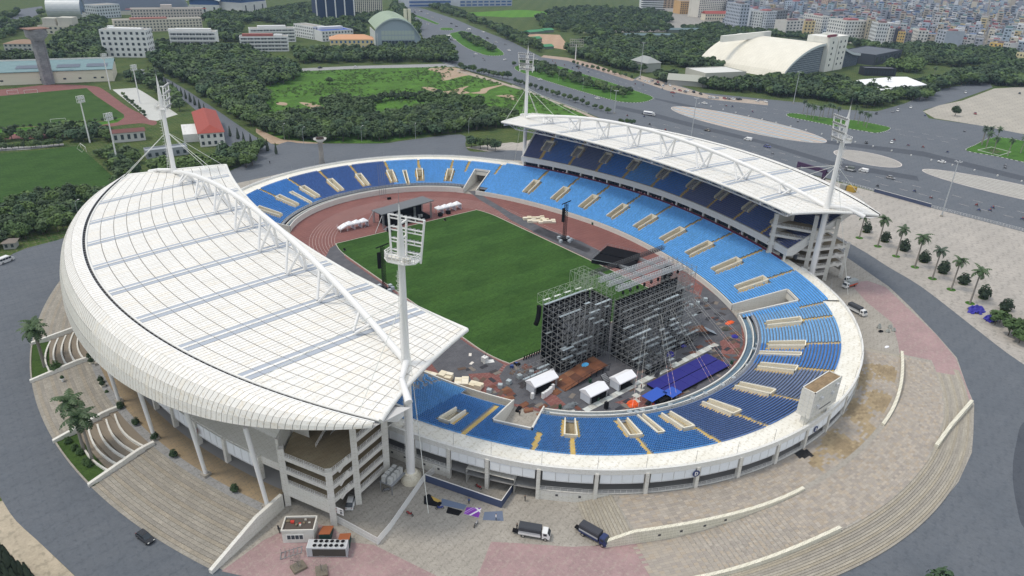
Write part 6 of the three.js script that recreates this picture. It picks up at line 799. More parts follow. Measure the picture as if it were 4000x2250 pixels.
const TW = [['narrow blue grey tower with dark window column',[807.9,-450.8,-0.429,14.2,36.6],40,[182,190,204],8,3,1],['pale tower right of the narrow blue grey one',[859.1,-462.7,-0.422,12.0,27.5],20,[198,206,214],7,4,0],['white narrow tower beside the big tree across the boulevard',[827.0,-425.1,-0.135,20.7,27.7],22,[206,210,212],7,4,1],['pale slab at the left of the city front row',[827.3,-418.3,-0.131,20.2,28.9],26,[196,202,210],8,5,1],['grey slab behind the pale one in the city front row',[852.2,-416.9,0.019,28.2,29.8],26,[120,126,134],7,4,0],['white balconied house with red sheds on its roof',[830.3,-381.4,-0.122,36.5,19.7],20,[212,210,206],5,5,0],['yellow gabled house in the city front row',[870.6,-381.7,-0.437,17.3,17.6],16,[214,196,150],4,3,0],['white house with orange cap in the city front row',[893.5,-371.0,-0.437,11.6,23.8],46,[214,216,214],6,3,1],['big white city hotel with grid of square windows',[852.9,-305.7,-0.363,34.2,25.3],34,[222,224,222],6,7,1],['beige narrow slab right of the city hotel',[857.6,-287.4,-1.043,9.2,28.4],26,[178,170,150],7,3,0],['white house with dark window pairs and slate top',[846.5,-265.1,-0.775,15.8,26.5],30,[214,218,220],6,5,1],['slim white balconied house in the city front row',[849.6,-254.4,-0.775,6.3,20.9],20,[206,208,206],6,2,0],['slim dark fronted house in the city front row',[849.3,-248.7,-1.283,3.9,21.4],20,[70,70,84],6,2,0],['ochre balconied house in the city front row',[850.1,-241.9,-1.062,8.4,18.3],18,[206,178,116],5,3,0],['grey raw concrete house in the city front row',[853.6,-234.9,-1.235,6.7,17.7],18,[120,122,128],5,2,0],['white house with red tiled cap and arched windows',[878.8,-227.4,-0.860,12.4,19.7],24,[220,220,214],5,3,1],['tall pale slab with leafy roof terrace',[871.5,-202.8,-2.217,18.3,23.0],24,[176,184,196],6,3,1],['row of low pastel shop houses',[930.0,-201.7,-1.290,19.6,9.4],14,[186,190,190],3,6,0],['yellow pavilion roofed house in the city front row',[903.6,-149.1,-1.600,14.3,11.9],20,[216,186,116],3,3,0],['white house right of the yellow one',[903.7,-137.1,-1.802,8.7,13.6],16,[206,206,206],4,3,0],['cream government block at the right edge',[819.0,-87.4,-1.953,28.0,11.9],26,[216,206,166],3,7,1],['tall dark slab with green roof in the city',[1085.0,-449.7,-0.143,60.2,18.7],18,[150,156,164],8,3,0],['striped slender tower at the top edge of the city',[1250.3,-563.0,-0.369,10.5,32.1],14,[200,176,160],12,2,1],['beige slab tower at the top edge of the city',[1171.2,-552.5,-0.377,23.2,20.6],16,[176,176,172],8,3,0],['pale blue slim tower near the top edge of the city',[1070.4,-521.6,-0.081,27.5,28.9],18,[176,190,206],9,3,1]];
for (const [l,b,d,c,f,k,s] of TW) block('city_house',l,b,d,{ wall: paintOf(...c),floors: f,cols: k,side: s ? -1 : 0,group: 'front row of the city',top: [[b[3] * .15,-d * .5,b[3] * .5,d * .3,2.4,plain(120 + (b[3] % 7) * 8,110,112)]] });
// dense houses behind
{
const cols = [[168,174,184],[150,156,168],[186,188,190],[198,192,176],[140,146,158],[176,168,156],[204,206,208],[160,176,190],[190,176,140],[128,134,146]],roofs = [[116,124,136],[96,104,116],[134,84,88],[104,128,132],[150,150,148],[84,104,136],[128,112,108],[180,184,188]],L = [],wm = cols.map(c => plain(...c)),rm = roofs.map(c => plain(...c)),pts = V([1089.9,-856,1722.4,-1378.9,3694.3,-462.4,1564,-81,918.4,-119.9,927.6,-153.7,904.9,-217,888.1,-316.6,879.6,-453.5,849.3,-481.6,955.6,-637.9]),ax = [.33,.945],nx = [-.945,.33];
for (let i = -30;i < 120;i++) for (let k = -100;k < 45;k++) { const u = 850 + i * 24 + (k % 5) * 2,v = k * 9.2 + (i % 3) * 3;if (k % 11 === 0) continue;const x = u * .945 + v * .33 - 20,z = -u * .33 + v * .945 - 100 + 150;if (!inside([x,z],pts) || KEEP.some(q => (x - q[0]) ** 2 + (z - q[1]) ** 2 < (q[2] + 3) ** 2)) continue;const D = Math.hypot(x - camP[0],z - camP[2]);if (D > 2500 || rnd() < .1) continue;L.push([x,z,D,rr(5.2,9.4),rr(13,20),3.4 * Math.floor(rr(2.6,5.4) + (rnd() < .18 ? 3 : 0)) + .6,Math.floor(rnd() * 10),Math.floor(rnd() * 8),rnd()]);}
L.sort((a,b) => a[2] - b[2]);const ang = Math.atan2(nx[0],nx[1]);
L.slice(0,275).forEach(([x,z,D,w,d,h,c,r,t]) => { const g = thing('city_house','narrow city house in the dense district behind the front row','house','dense narrow city houses',x,0,z,ang + rr(-.04,.04));put(g,'wall',wm[c],0,0,0,w,h,d);put(g,'roof',rm[r],0,h,-d * .1,w * .96,t < .5 ? .25 : 2.3,d * (t < .5 ? .96 : .6));const F = Math.round(h / 3.4);for (let j = 0;j < F;j++) { put(g,'window',winGlass,-w * .22,j * 3.4 + 1,d / 2 + .02,w * .3,1.6,.1);if (j % 2) put(g,'window',winGlass,w * .22,j * 3.4 + 1,d / 2 + .02,w * .3,1.6,.1);} if (t > .3) put(g,'water_tank',chrome,w * .25,h + (t < .5 ? .25 : 2.3),-d * .2,1.1,1.2,1.1);});
const rest = L.slice(275),all = new THREE.Group();all.name = numbered('distant_city');all.userData = { kind: 'stuff',label: 'far city of narrow houses fading into haze',category: 'city' };scene.add(all);const cc = (a,f) => { const q = new THREE.Color();q.setRGB(...rgb(...a).map(v => v * f));return q;};
instanced('walls',unit,M([1,1,1],{ r: .85 }),rest.map(([x,z,,w,d,h]) => TRS(x,0,z,ang + rr(-.05,.05),w,h,d)),all,rest.map(q => cc(cols[q[6]],rr(.85,1.1))));instanced('roofs',unit,M([1,1,1],{ r: .8 }),rest.map(([x,z,,w,d,h,,,t]) => TRS(x,h,z,ang,w * .95,t < .5 ? .3 : 2.4,d * (t < .5 ? .95 : .55))),all,rest.map(q => cc(roofs[q[7]],rr(.85,1.1))));const wl = [];rest.filter(q => q[2] < 1700).forEach(([x,z,,w,d,h]) => { for (let j = 0;j < h / 3.4 - .5;j++) wl.push(TRS(x + nx[0] * (d / 2 + .03),j * 3.4 + 1,z + nx[1] * (d / 2 + .03),ang,w * .6,1.5,.1));});instanced('windows',unit,winGlass,wl,all);
}
// big white arena with glazed gable
{ const a = [484.4,-183.5],g = thing('white_arena','large white arena with sweeping curved roof and glazed gable','arena',null,a[0],0,a[1]),b = [559,-186.6],u = [b[0] - a[0],b[1] - a[1]],W = Math.hypot(...u);g.rotation.y = Math.atan2(-u[1],u[0]);KEEP.push([a[0] + 40,a[1] - 20,62],[a[0] + 110,a[1] - 10,45],[a[0] + 60,a[1] - 50,50]);const n = 18,D = 95,Y = t => 27 * Math.pow(Math.sin(t * PI / 2),.62),roof = new MB(),rim = new MB(),gl = new MB();for (let i = 0;i < n;i++) { const s = i / n,e = (i + 1) / n,x0 = s * W,x1 = e * W;roof.quad([x0,Y(s),1],[x1,Y(e),1],[x1,Y(e),-D],[x0,Y(s),-D]);rim.quad([x0,Y(s) - (s ? 2.2 : 0),1.1],[x1,Y(e) - 2.2,1.1],[x1,Y(e) + .15,1.1],[x0,Y(s) + .15,1.1]);gl.quad([x0,0,-1],[x1,0,-1],[x1,Math.max(.2,Y(e) - 1.5),-1],[x0,Math.max(.2,Y(s) - 1.5),-1]);} const cr = M([1,1,1],{ map: mottled(23,rgb(226,222,208),rgb(218,214,200),rgb(204,198,182),1,.05),r: .6 });roof.to('curved_roof',cr,g);rim.to('roof_edge',plain(196,204,206),g);gl.to('gable_glazing',M(rgb(58,72,92),{ r: .2 }),g);
const ml = new MB();for (let i = 1;i < 30;i++) { const t = i / 30;if (Y(t) > 3) ml.box(t * W,0,-.9,.3,Y(t) - 2,.3);} for (let y = 2;y < 25;y += 2) { let t0 = Math.pow(y / 27,1 / .62);t0 = Math.asin(Math.min(1,t0)) / (PI / 2);ml.box(lerp(t0,1,.5) * W,y,-.9,(1 - t0) * W,.22,.3);} ml.to('glazing_bars',plain(180,190,196),g).userData = { kind: 'stuff' };
const core = part(g,'core_tower'),wm = paintOf(228,228,222);put(core,'tower_wall',wm,W + 9,0,-8,17,33,24);put(core,'tower_wall',wm,W + 29,0,-7,19,33,22);put(core,'stair_wall',paintOf(212,214,210),W + 18.5,0,-6,5,35,14);for (let j = 0;j < 5;j++) for (const x of [W + 8,W + 24,W + 33]) put(core,'window',winGlass,x,5 + j * 5.4,4.1,2,2.2,.2);for (let j = 0;j < 4;j++) put(core,'window',plain(120,134,146),W + 18.5,8 + j * 5,1.1,3.6,3.4,.2);put(core,'roof_wall',wm,W - 30,25,-70,90,6,3);put(core,'roof_sign',plain(120,54,70),W + 6,33,2,16,2,2);
const w2 = new MB(),g2 = new MB(),X2 = W + 39,Y2 = t => lerp(24,11,Math.pow(t,.55)) + 3 * Math.max(0,t - .6);for (let i = 0;i < 14;i++) { const s = i / 14,e = (i + 1) / 14,x0 = X2 + s * 42,x1 = X2 + e * 42;w2.quad([x0,Y2(s),2],[x1,Y2(e),2],[x1,Y2(e),-60],[x0,Y2(s),-60]).quad([x0,Y2(s) - 2.4,2.1],[x1,Y2(e) - 2.4,2.1],[x1,Y2(e),2.1],[x0,Y2(s),2.1]);g2.quad([x0,0,0],[x1,0,0],[x1,Y2(e) - 2,0],[x0,Y2(s) - 2,0]);} w2.to('low_wing_roof',plain(190,198,202),g);g2.to('low_wing_glazing',M(rgb(52,64,82),{ r: .2 }),g);const c2 = new MB();for (let i = 1;i < 18;i++) c2.box(X2 + i * 42 / 18,0,.1,.25,Y2(i / 18) - 2,.25);c2.to('wing_bars',plain(150,160,170),g).userData = { kind: 'stuff' };}
block('dark_hall','dark flat roofed hall behind the low wing of the white arena',[691.1,-181.2,0.086,76.9,10.3],40,{ wall: plain(58,64,74),floors: 1,cols: 6,roofM: plain(84,90,98),cat: 'hall' });block('dark_hall','dark pavilion with open posts in front of the white arena',[588.3,-140.2,-0.697,31.2,6.7],12,{ wall: plain(40,44,50),floors: 1,cols: 12,roofM: plain(92,96,104),cat: 'hall' });
{ const h = 7,P = V([492.5,-117.6,469.3,-83.4,534.6,-73.9,561.7,-103.1,549.8,-109.9,505.3,-118.8]),g = thing('white_marquee','wide white marquee roof among the trees by the sand lot','marquee');new MB().prism(P,6.3,h,true).to('roof_cloth',M([.8,.81,.82],{ r: .6 }),g);for (const q of P) put(g,'post',steelWhite,q[0],0,q[1],.5,6.4,.5);const c = P.reduce((s,q) => [s[0] + q[0] / 6,s[1] + q[1] / 6],[0,0]);KEEP.push([c[0],c[1],34]);}
block('warehouse','long grey green warehouse roof behind the parked cars',[372.2,-205.1,-0.952,33.9,4.3],26,{ wall: plain(150,152,148),floors: 1,cols: 1,noWin: 1,roof: 'gable',roofM: plain(158,160,150),rise: 3.5,cat: 'warehouse' });block('warehouse','pale box warehouse with white roof beside the green one',[408.5,-192.2,-0.304,43.7,9.8],30,{ wall: plain(176,176,166),floors: 1,cols: 1,noWin: 1,roofM: plain(206,206,202),cat: 'warehouse' });block('warehouse','grey hipped shed roof among trees by the tall pole',[403.3,-270.2,-0.170,17.1,8.3],24,{ wall: plain(150,154,150),floors: 1,cols: 1,noWin: 1,roof: 'hip',roofM: plain(150,154,152),rise: 5,cat: 'warehouse' });
[['green tin shed, largest in the builders yard',445.1,-492.9,-0.010,21.3,4.0],['green tin shed by the yard entrance',420.8,-439.8,-0.134,12.3,2.7],['green roofed shed behind the builders yard',529.8,-562.3,-0.058,15.4,3.2],['pale green shed at the back of the builders yard',507.2,-560.7,0.142,30.1,2.5],['long teal shed beyond the scrubland',709.3,-476.2,-0.433,49.1,4.0],['bus depot roof with pale edge beyond the wood',606.8,-451.9,-0.448,65.4,4.3],['long dark roof beside the big white arena',572.8,-272.3,-0.302,38.5,10.4]].forEach(([l,...b]) => block('yard_shed',l,b,12,{ wall: plain(112,122,116),floors: 1,cols: 1,noWin: 1,roof: 'gable',roofM: l.includes('green') ? plain(62,128,88) : plain(92,112,116),rise: 2,cat: 'shed' }));
// torch tower on the far side of the ring road
{ const p = [9.7,-159.6],g = thing('torch_tower','slender concrete torch tower with a dish bowl beside the far ring road','torch tower',null,p[0],0,p[1]);new MB().lathe([[1.7,0],[1.3,1.5],[1.15,10.6],[1.5,11.8]],12).to('shaft',M([1,1,1],{ map: mottled(7,rgb(160,158,154),rgb(144,142,140),rgb(116,114,112),1.2,.2),r: .9 }),g);new MB().lathe([[1.4,11.6],[3.4,13],[3.5,13.5],[2.9,13.5]],20).to('bowl',paintOf(206,206,202),g);new MB().lathe([[2.2,13.4],[2,13.9],[.1,14]],14).to('burner',plain(84,66,60),g);}
// training ground light masts
[[[-35.5,-425.8],'slim white training floodlight nearest the training hall'],[[-30,-363.3],'slim white training floodlight on the white court'],[[-79.6,-268.2],'slim white training floodlight between the two training pitches'],[[-76.8,-215.8],'slim white training floodlight nearest the big roof']].forEach(([q,l]) => { const g = thing('training_floodlight',l,'floodlight','training ground floodlights',q[0],0,q[1],.5);new MB().cyl([0,0,0],[0,23,0],.42,.28,10).to('pole',steelWhite,g);const m = new MB();for (const y of [22.5,24.3,26]) for (const z of [0,1.2]) m.bar([-2,y,z],[2,y,z],.16);for (const x of [-2,0,2]) for (const z of [0,1.2]) m.bar([x,22.4,z],[x,26.2,z],.16);m.to('head_frame',steelWhite,g);for (let i = 0;i < 3;i++) for (const y of [22.8,24.6]) new MB().box(-1.3 + i * 1.3,y,1.3,.9,1,.4).to('lamp',M([.62,.64,.64],{ r: .4 }),g);});
// tall street poles
[[[370.4,-257.4],30,'tall grey pole with antenna cluster across the boulevard'],[[220.7,-81.5],26,'tall light pole standing behind the farther roof'],[[206,74.4],26,'tall light pole on the sandy park at the right'],[[236,-161.9],16,'light pole on the boulevard by the long median island'],[[386.4,-111],24,'tall light pole in front of the palms of the junction']].forEach(([q,h,l]) => { const g = thing('light_pole',l,'light pole',null,q[0],0,q[1]);new MB().cyl([0,0,0],[0,h,0],.3,.16,8).to('pole',M([.42,.45,.47],{ r: .5 }),g);const m = new MB();for (let i = 0;i < 6;i++) { const a = i / 6 * 2 * PI;m.bar([0,h - .3,0],[Math.cos(a) * 1.3,h + .1,Math.sin(a) * 1.3],.1).box(Math.cos(a) * 1.4,h - .1,Math.sin(a) * 1.4,.5,.25,.35);} m.to('lamp_ring',M([.5,.52,.54],{ r: .5 }),g);put(g,'footing',concrete,0,0,0,1,.7,1);});
for (const [q,l] of [[[299.7,-321.8],0],[[289.8,-280.2],0],[[278.9,-238.7],0],[[270.3,-198.9],0],[[12.9,-216.6],1],[[18.9,-203.2],1],[[78.1,-176.1],1],[[113.7,-170.8],1],[[48.5,-188.2],1],[[-108.8,-135.6],1],[[-32.5,-192],1]]) { const g = thing('street_lamp',l ? 'grey street lamp with a curved arm beside the far ring road' : 'street lamp standing on the long median island','street lamp',l ? 'street lamps of the ring road' : 'street lamps of the median',q[0],0,q[1],rr(0,1));const m = new MB().cyl([0,0,0],[0,8.5,0],.11,.07,6).cyl([0,8.5,0],[1.2,9.3,0],.06,.05,5);m.to('pole',M([.4,.43,.45],{ r: .5 }),g);new MB().box(1.6,9.2,0,.8,.14,.3).to('lamp_head',steelWhite,g);}
// empty billboard frame
{ const q = [390.9,-365.3],g = thing('billboard_frame','empty billboard frame on a white post across the boulevard','billboard',null,q[0],0,q[1],-.5);new MB().cyl([0,0,0],[0,15,0],.6,.5,10).to('post',steelWhite,g);const m = new MB();for (const y of [13,15.5,18,20.4]) m.bar([-7,y,0],[7,y,0],.25).bar([-7,y,2],[7,y,2],.2);for (let i = 0;i <= 6;i++) { const x = -7 + i * 14 / 6;m.bar([x,13,0],[x,20.4,0],.2).bar([x,13,2],[x,20.4,2],.2).bar([x,13,0],[x,15.5,2],.12);} m.to('lattice',M([.42,.4,.36],{ r: .6 }),g);}
// goals
[[-99.1,-442.2,-92.5,-441.7,'far left football goal of the upper training pitch'],[-89.2,-437.6,-81,-437.9,'second far football goal of the upper training pitch'],[-89.3,-329,-81.3,-328.1,'near football goal of the upper training pitch'],[-85.8,-258.8,-85.1,-248.6,'football goal in the corner of the lower practice pitch']].forEach(([x0,z0,x1,z1,l]) => { const g = thing('football_goal',l,'goal'),h = 2.6,m = new MB().bar([x0,0,z0],[x0,h,z0],.16).bar([x1,0,z1],[x1,h,z1],.16).bar([x0,h,z0],[x1,h,z1],.16);m.to('goal_frame',steelWhite,g);const ox = -(z1 - z0) * .2,oz = (x1 - x0) * -.2;new MB().bar([x0,h,z0],[x0 + ox,.1,z0 + oz],.07).bar([x1,h,z1],[x1 + ox,.1,z1 + oz],.07).bar([x0 + ox,.1,z0 + oz],[x1 + ox,.1,z1 + oz],.07).to('net_stays',steelWhite,g);});

// ---------- vegetation ----------
const cards = (m,n,lumps,size,squash = 1) => { // leaf-clump faces spread over and inside the lumps of a crown
for (let i = 0;i < n;i++) { const L = lumps[i % lumps.length],u = rr(-1,1),t = rr(0,2 * PI),q = Math.sqrt(1 - u * u),d = [q * Math.cos(t),Math.abs(u) * (rnd() < .82 ? 1 : -.7),q * Math.sin(t)],f = Math.pow(rnd(),.22),c = [L[0] + d[0] * L[3] * f,L[1] + d[1] * L[4] * f,L[2] + d[2] * L[3] * f],s = size * rr(.6,1.35);
const a = new THREE.Vector3(rr(-1,1),rr(-.5,.5),rr(-1,1)).normalize(),nn = new THREE.Vector3(d[0] + rr(-.6,.6),d[1] + rr(-.1,.8),d[2] + rr(-.6,.6)).normalize(),b = a.clone().cross(nn).normalize();a.crossVectors(nn,b);
const P = (x,y) => [c[0] + a.x * x * s + b.x * y * s,c[1] + (a.y * x + b.y * y) * s * squash,c[2] + a.z * x * s + b.z * y * s],N = [nn.x,nn.y,nn.z];
m.tri(P(-1,-.35),P(1,.1),P(.2,-.8),N,N,N).tri(P(-1,-.35),P(-.1,.8),P(1,.1),N,N,N);} return m;};
const lumpsOf = (k,r,h,y) => { const o = [[0,y + h * .45,0,r * .62,h * .5]];for (let i = 0;i < k;i++) { const a = i / k * 2 * PI + rr(-.4,.4),q = r * rr(.4,.66);o.push([Math.cos(a) * q,y + h * rr(.25,.62),Math.sin(a) * q,r * rr(.34,.5),h * rr(.26,.4)]);} return o;};
const trunkMB = (m,H,r,k) => { m.cyl([0,-.1,0],[rr(-.1,.1),H * .55,rr(-.1,.1)],r,r * .6,7);for (let i = 0;i < k;i++) { const a = i / k * 2 * PI + rr(0,1);m.cyl([0,H * rr(.3,.5),0],[Math.cos(a) * H * .24,H * rr(.62,.78),Math.sin(a) * H * .24],r * .45,r * .15,5);} return m;};
const leafC = [[.042,.080,.022],[.054,.104,.026],[.032,.062,.022],[.078,.135,.030],[.038,.080,.034],[.066,.110,.040]];
const leafM = leafC.map(c => M(c,{ r: .75,side: THREE.DoubleSide }));
const PROTO = [];
{ const save = seed;seed = 4242;for (let v = 0;v < 6;v++) { const H = 8,r = [4.3,3.7,4.8,3.9,4.4,3.5][v],lum = lumpsOf(7 + v % 3,r,[6.4,6.8,5.6,6.9,6,7.2][v],1.7);PROTO.push({ near: cards(new MB(),620,lum,.62).geo(),far: cards(new MB(),300,lum,.88).geo(),trunk: trunkMB(new MB(),H,.24,5).geo() });} seed = save;}
function treeAt(x,z,H,label,group,v,name = 'broadleaf_tree',mat) { const g = thing(name,label,'tree',group,x,0,z,rr(0,6.28)),s = H / 8.4,p = PROTO[v ?? Math.floor(rnd() * 6)];g.scale.set(s * rr(.9,1.12),s,s * rr(.9,1.12));mesh('trunk',p.trunk,bark,g);mesh('crown',p.near,mat ?? pick(leafM),g);return g;}
const CAND = [];// [x,z,H,label,group,tone]
function wood(pts,gap,h0,h1,label,group,tone) { const xs = pts.map(p => p[0]),zs = pts.map(p => p[1]),x0 = Math.min(...xs),x1 = Math.max(...xs),z0 = Math.min(...zs),z1 = Math.max(...zs);for (let x = x0;x < x1;x += gap) for (let z = z0;z < z1;z += gap) { const p = [x + rr(-.42,.42) * gap,z + rr(-.42,.42) * gap];if (inside(p,pts)) CAND.push([p[0],p[1],rr(h0,h1),label,group,tone]);} }
wood(V([11.1,-251.2,36.1,-264.4,54.6,-256.3,54.3,-239.7,83.4,-228.2,100.2,-234.9,122.8,-235.5,154.5,-208.5,161.3,-186.4,150.1,-166.4,136.6,-168.6,110.3,-174.5,72.4,-181.1,58.1,-183.4,30.9,-199.5,11.7,-218.8]),5.4,6.5,9.5,'leafy tree in the belt behind the far end of the stadium','tree belt behind the far end');
wood(V([58.6,-257.3,73.3,-284.8,86.9,-284.4,90.6,-240.9,81.3,-231.1,57.7,-240.9]),6.5,9.5,13,'tall dark tree in the clump on the green wasteland','tall clumps on the wasteland',0);
wood(V([125.1,-241.6,136.5,-258.3,141.4,-251.3,155.9,-230.5,161.7,-219.2,153.5,-212.9,127,-229.2]),6.5,10,13.5,'tall rounded tree in the right hand clump on the wasteland','tall clumps on the wasteland',1);
wood(V([88.9,-291.3,105.5,-289.4,137,-285.4,167.1,-283.2,162.3,-274.7,132.2,-277.5,100.5,-280.1,85.4,-281.4]),4.5,4,6.5,'dark bushy tree in the hedge line across the wasteland','hedge line across the wasteland',2);
wood(V([26,-560.2,60.6,-556,119.7,-539.5,115,-527.1,115.1,-434.2,100.5,-396.8,60.8,-369.3,32.1,-291.4,11.5,-254,5.7,-254.6,11.6,-326.4,15.4,-405.4,16.2,-455.6,17.2,-506.6]),7.2,8,11.5,'mature tree in the dense wood left of the wasteland','dense wood left of the wasteland');
wood(V([159.3,-550.2,193.9,-516.2,245.9,-505.5,291.6,-499.1,327.9,-498.3,272.1,-414.1,181.3,-449.1,134.6,-474.4]),8,8,11,'tree in the belt along the street beyond the wasteland','street belt beyond the wasteland');
wood(V([-107.9,-606,-84,-625.7,-56.6,-621.5,-43.3,-604.1,-11.7,-580.4,-4.6,-563.1,-47.2,-579.5,-87.6,-591.9]),8,8,11,'tree behind the long training hall','trees behind the training hall');
wood(V([-41.7,-624.3,-20.3,-726,27.1,-883.6,60.2,-907.9,17.7,-707.4,9.3,-627.6,-11.7,-580.4]),8.5,9,13,'tree among the campus blocks at the upper left','campus trees at the upper left');
wood(V([37.2,-582.9,53.6,-645.6,65.6,-639.5,102.2,-595.9,118.8,-571.1,124.6,-552.3,60.6,-556]),8,8,11,'tree in front of the white campus blocks','trees before the white blocks');
wood(V([180.5,-885.2,219.6,-945.4,252.4,-885.4,305.6,-962.8,415,-1038.1,308.6,-803.1,334.4,-723.7,292.5,-635.2,243.3,-680.4,198.2,-618.9,234.5,-707.2,242.5,-859.6,191,-774.6,129.1,-607.6,123.3,-655.6]),10,9,12,'tree among the far campus blocks','far campus trees');
wood(V([322.6,-826.4,375.9,-819.7,454.1,-853.6,567.1,-1030.1,518.1,-920.8,399.1,-681.9,331.2,-574.1,381.9,-689.6,356.9,-754.3]),10,9,12,'tree in the strip between the glass tower and the boulevard','trees by the glass tower');
wood(V([299.5,-521.7,359.3,-560.6,306.2,-474.4,265.8,-403.3,264.1,-404.2,254.8,-423.5]),7,7,10,'tree at the street corner by the boulevard','street corner trees');
wood(V([596.7,-975.5,631.7,-963.4,534.4,-738.8,480.9,-581.9,480.9,-581.9,444.5,-498.3,387.9,-415.2,416.3,-502,490.3,-654.9,532.2,-788.6]),9,7,10,'roadside tree on the far side of the boulevard','far side boulevard trees');
wood(V([424.6,-413.3,485.6,-457.6,552.6,-434.8,612.4,-405.3,625.8,-347.6,540.6,-269.6,490,-225.1,448.2,-248.4,452.4,-302.1,413.1,-281.3,380.1,-267.2,386.8,-323.3,396,-370.4]),7.5,8,12,'tree in the wood across the boulevard','wood across the boulevard');
wood(V([626.7,-700.6,761.6,-811,842.3,-823.4,924.9,-750.3,900.6,-659.7,689.7,-485.3,617.3,-494,539.2,-473.4,548.4,-538.3,550.3,-601.2]),12,7,11,'tree in the scrubland between yards far across the boulevard','scrubland trees');
wood(V([735.2,-504.4,827.8,-520.9,829.2,-420.8,829.2,-420.8,825.1,-311.8,795.6,-304.1,792.3,-350.9,772.6,-384.1,731.7,-357.6,674.2,-374.9,646.5,-432.8]),10,7,10,'tree between the yards and the city edge','trees at the city edge');
wood(V([375.8,-245.3,395.2,-246.4,379.8,-219.9,406.4,-222,414,-200.2,434.3,-182.8,453.6,-177.4,468,-186.7,466.3,-170.1,524.5,-179.5,550.8,-177.7,535,-154.6,500.7,-122,503.3,-109.6,520.6,-88.8,469.4,-65.3,421,-68.4,415.2,-98.1,410.9,-119.1,390.2,-136.3,401.8,-143.8,377.2,-173.3,375.7,-194.9,365.5,-217.1]),6.6,7.5,10.5,'tree in the leafy row behind the parked cars','leafy row behind the parked cars');
wood(V([525.6,-91.1,602.3,-91.7,653,-93.8,747.6,-95.9,800,-82,807.2,-62.9,671.3,-22.3,632.2,-50.9,606.8,-71.4,546.1,-68.4,482.4,-52.9,479.7,-68.4]),7,8,12,'tree in the grove beside the white marquee','grove beside the white marquee');
wood(V([641.6,-161.8,737.4,-180.3,690.3,-142.4,641.1,-127,630,-147]),8,8,12,'bamboo like tree behind the white marquee','trees behind the white marquee',3);
wood(V([822.3,-301.9,811.5,-264,810.3,-234,866.6,-225.7,871,-202.9,892.1,-152.6,908.7,-125,827.7,-98.5,750.4,-101.7,715.7,-128.4,715.4,-143.7,763.5,-201.3,768.7,-255.2]),10,9,13,'tree in the belt in front of the dense city houses','belt in front of the city houses');
wood(V([-92,-923.5,-46.3,-979.1,-7,-1080.6,-18.9,-1023.9,-58.6,-863.3,-95.3,-762.7]),10,8,11,'tree beside the far left car park','trees by the far left car park');
wood(V([-62.9,-823,-23.6,-943.3,17.3,-1055.5,3.6,-972.1,-15.3,-902,-58.3,-781.4,-83.6,-706.6]),9,8,11,'tree in the row right of the far left car park','trees by the far left car park');
wood(V([-130.4,-165,-123.2,-173.8,-113.8,-173.8,-92.7,-169.5,-84.9,-176.6,-95.7,-155,-107.1,-141.6,-112.1,-129.8,-124.7,-124.3,-134.9,-120.6,-147.3,-118.1,-143.6,-164]),5,5,8,'bushy tree in the belt between practice pitch and ring road','belt by the practice pitch');
wood(V([-82.2,-240.8,-71.9,-246.1,-72.4,-211.8,-72.3,-188.9,-80.8,-185,-84.3,-195]),4.6,4,6.5,'shrubby tree at the corner of the practice pitch','trees beyond the far roof corner');
wood(V([-73.9,-226.1,-64.1,-222,-65.4,-209.3,-75.3,-209.4]),6,6,8,'round tree behind the far left mast','trees beyond the far roof corner');
wood(V([-68.1,-198.3,-60.7,-197.6,-49.8,-188.3,-33.7,-184,-35.8,-170.6,-57.8,-177.3,-70.4,-185.7]),5.2,6,8.5,'bright green tree beyond the far edge of the big roof','bright trees beyond the far roof edge',3);
wood(V([-30.2,-202,-8.6,-204.9,-2.7,-211.2,-10.1,-193.6,-21.4,-171.5,-32.8,-174.8]),5.6,6.5,9,'tree beside the road at the far roof corner','trees beyond the far roof corner');
wood(V([-93.9,-297.5,-83.4,-305.1,-73.4,-301.7,-65.8,-274,-70.2,-260.8,-81.8,-268.3,-119.6,-292.7,-132.2,-306,-118.6,-302.5]),6,5,8,'tree in the belt between the two training pitches','belt between the training pitches');
wood(V([8,-471.2,1.3,-423.2,-6.2,-360.9,-10.9,-317.9,-16.5,-324.9,-11.8,-385.2,-9.7,-434.5]),6,6,9,'tree along the fence of the white court','trees along the white court');
wood(V([-22.7,-472.5,-13.1,-505.7,-6.2,-479.2,-9.7,-434.5,-17.1,-448.7]),7,8,11,'tree at the end of the training hall','trees along the white court');
wood(V([107.2,126.8,113.5,129.7,109.8,134.5,124.7,137.9,106.6,146.2,98.8,140.4,99.2,134.7]),4.4,5,6.5,'rounded tree by the blue tarpaulin on the right','trees by the blue tarpaulin',1);
wood(V([307.1,-366.9,337.4,-357.3,318.8,-307.9,313,-275.4,304.2,-242,302.9,-212.2,300.6,-199.2,280.8,-197.1,284.8,-222.9,291.4,-265.4,297.7,-307.6,302.2,-342.7]),6.4,4.5,7,'bushy tree on the long median island','trees on the long median island');
wood(V([402.9,-600.2,406.6,-581.3,375.6,-492.9,353.7,-449.9,341.3,-447.8,355,-493.8]),7,5,7.5,'bushy tree on the triangular boulevard island','trees on the triangular island');
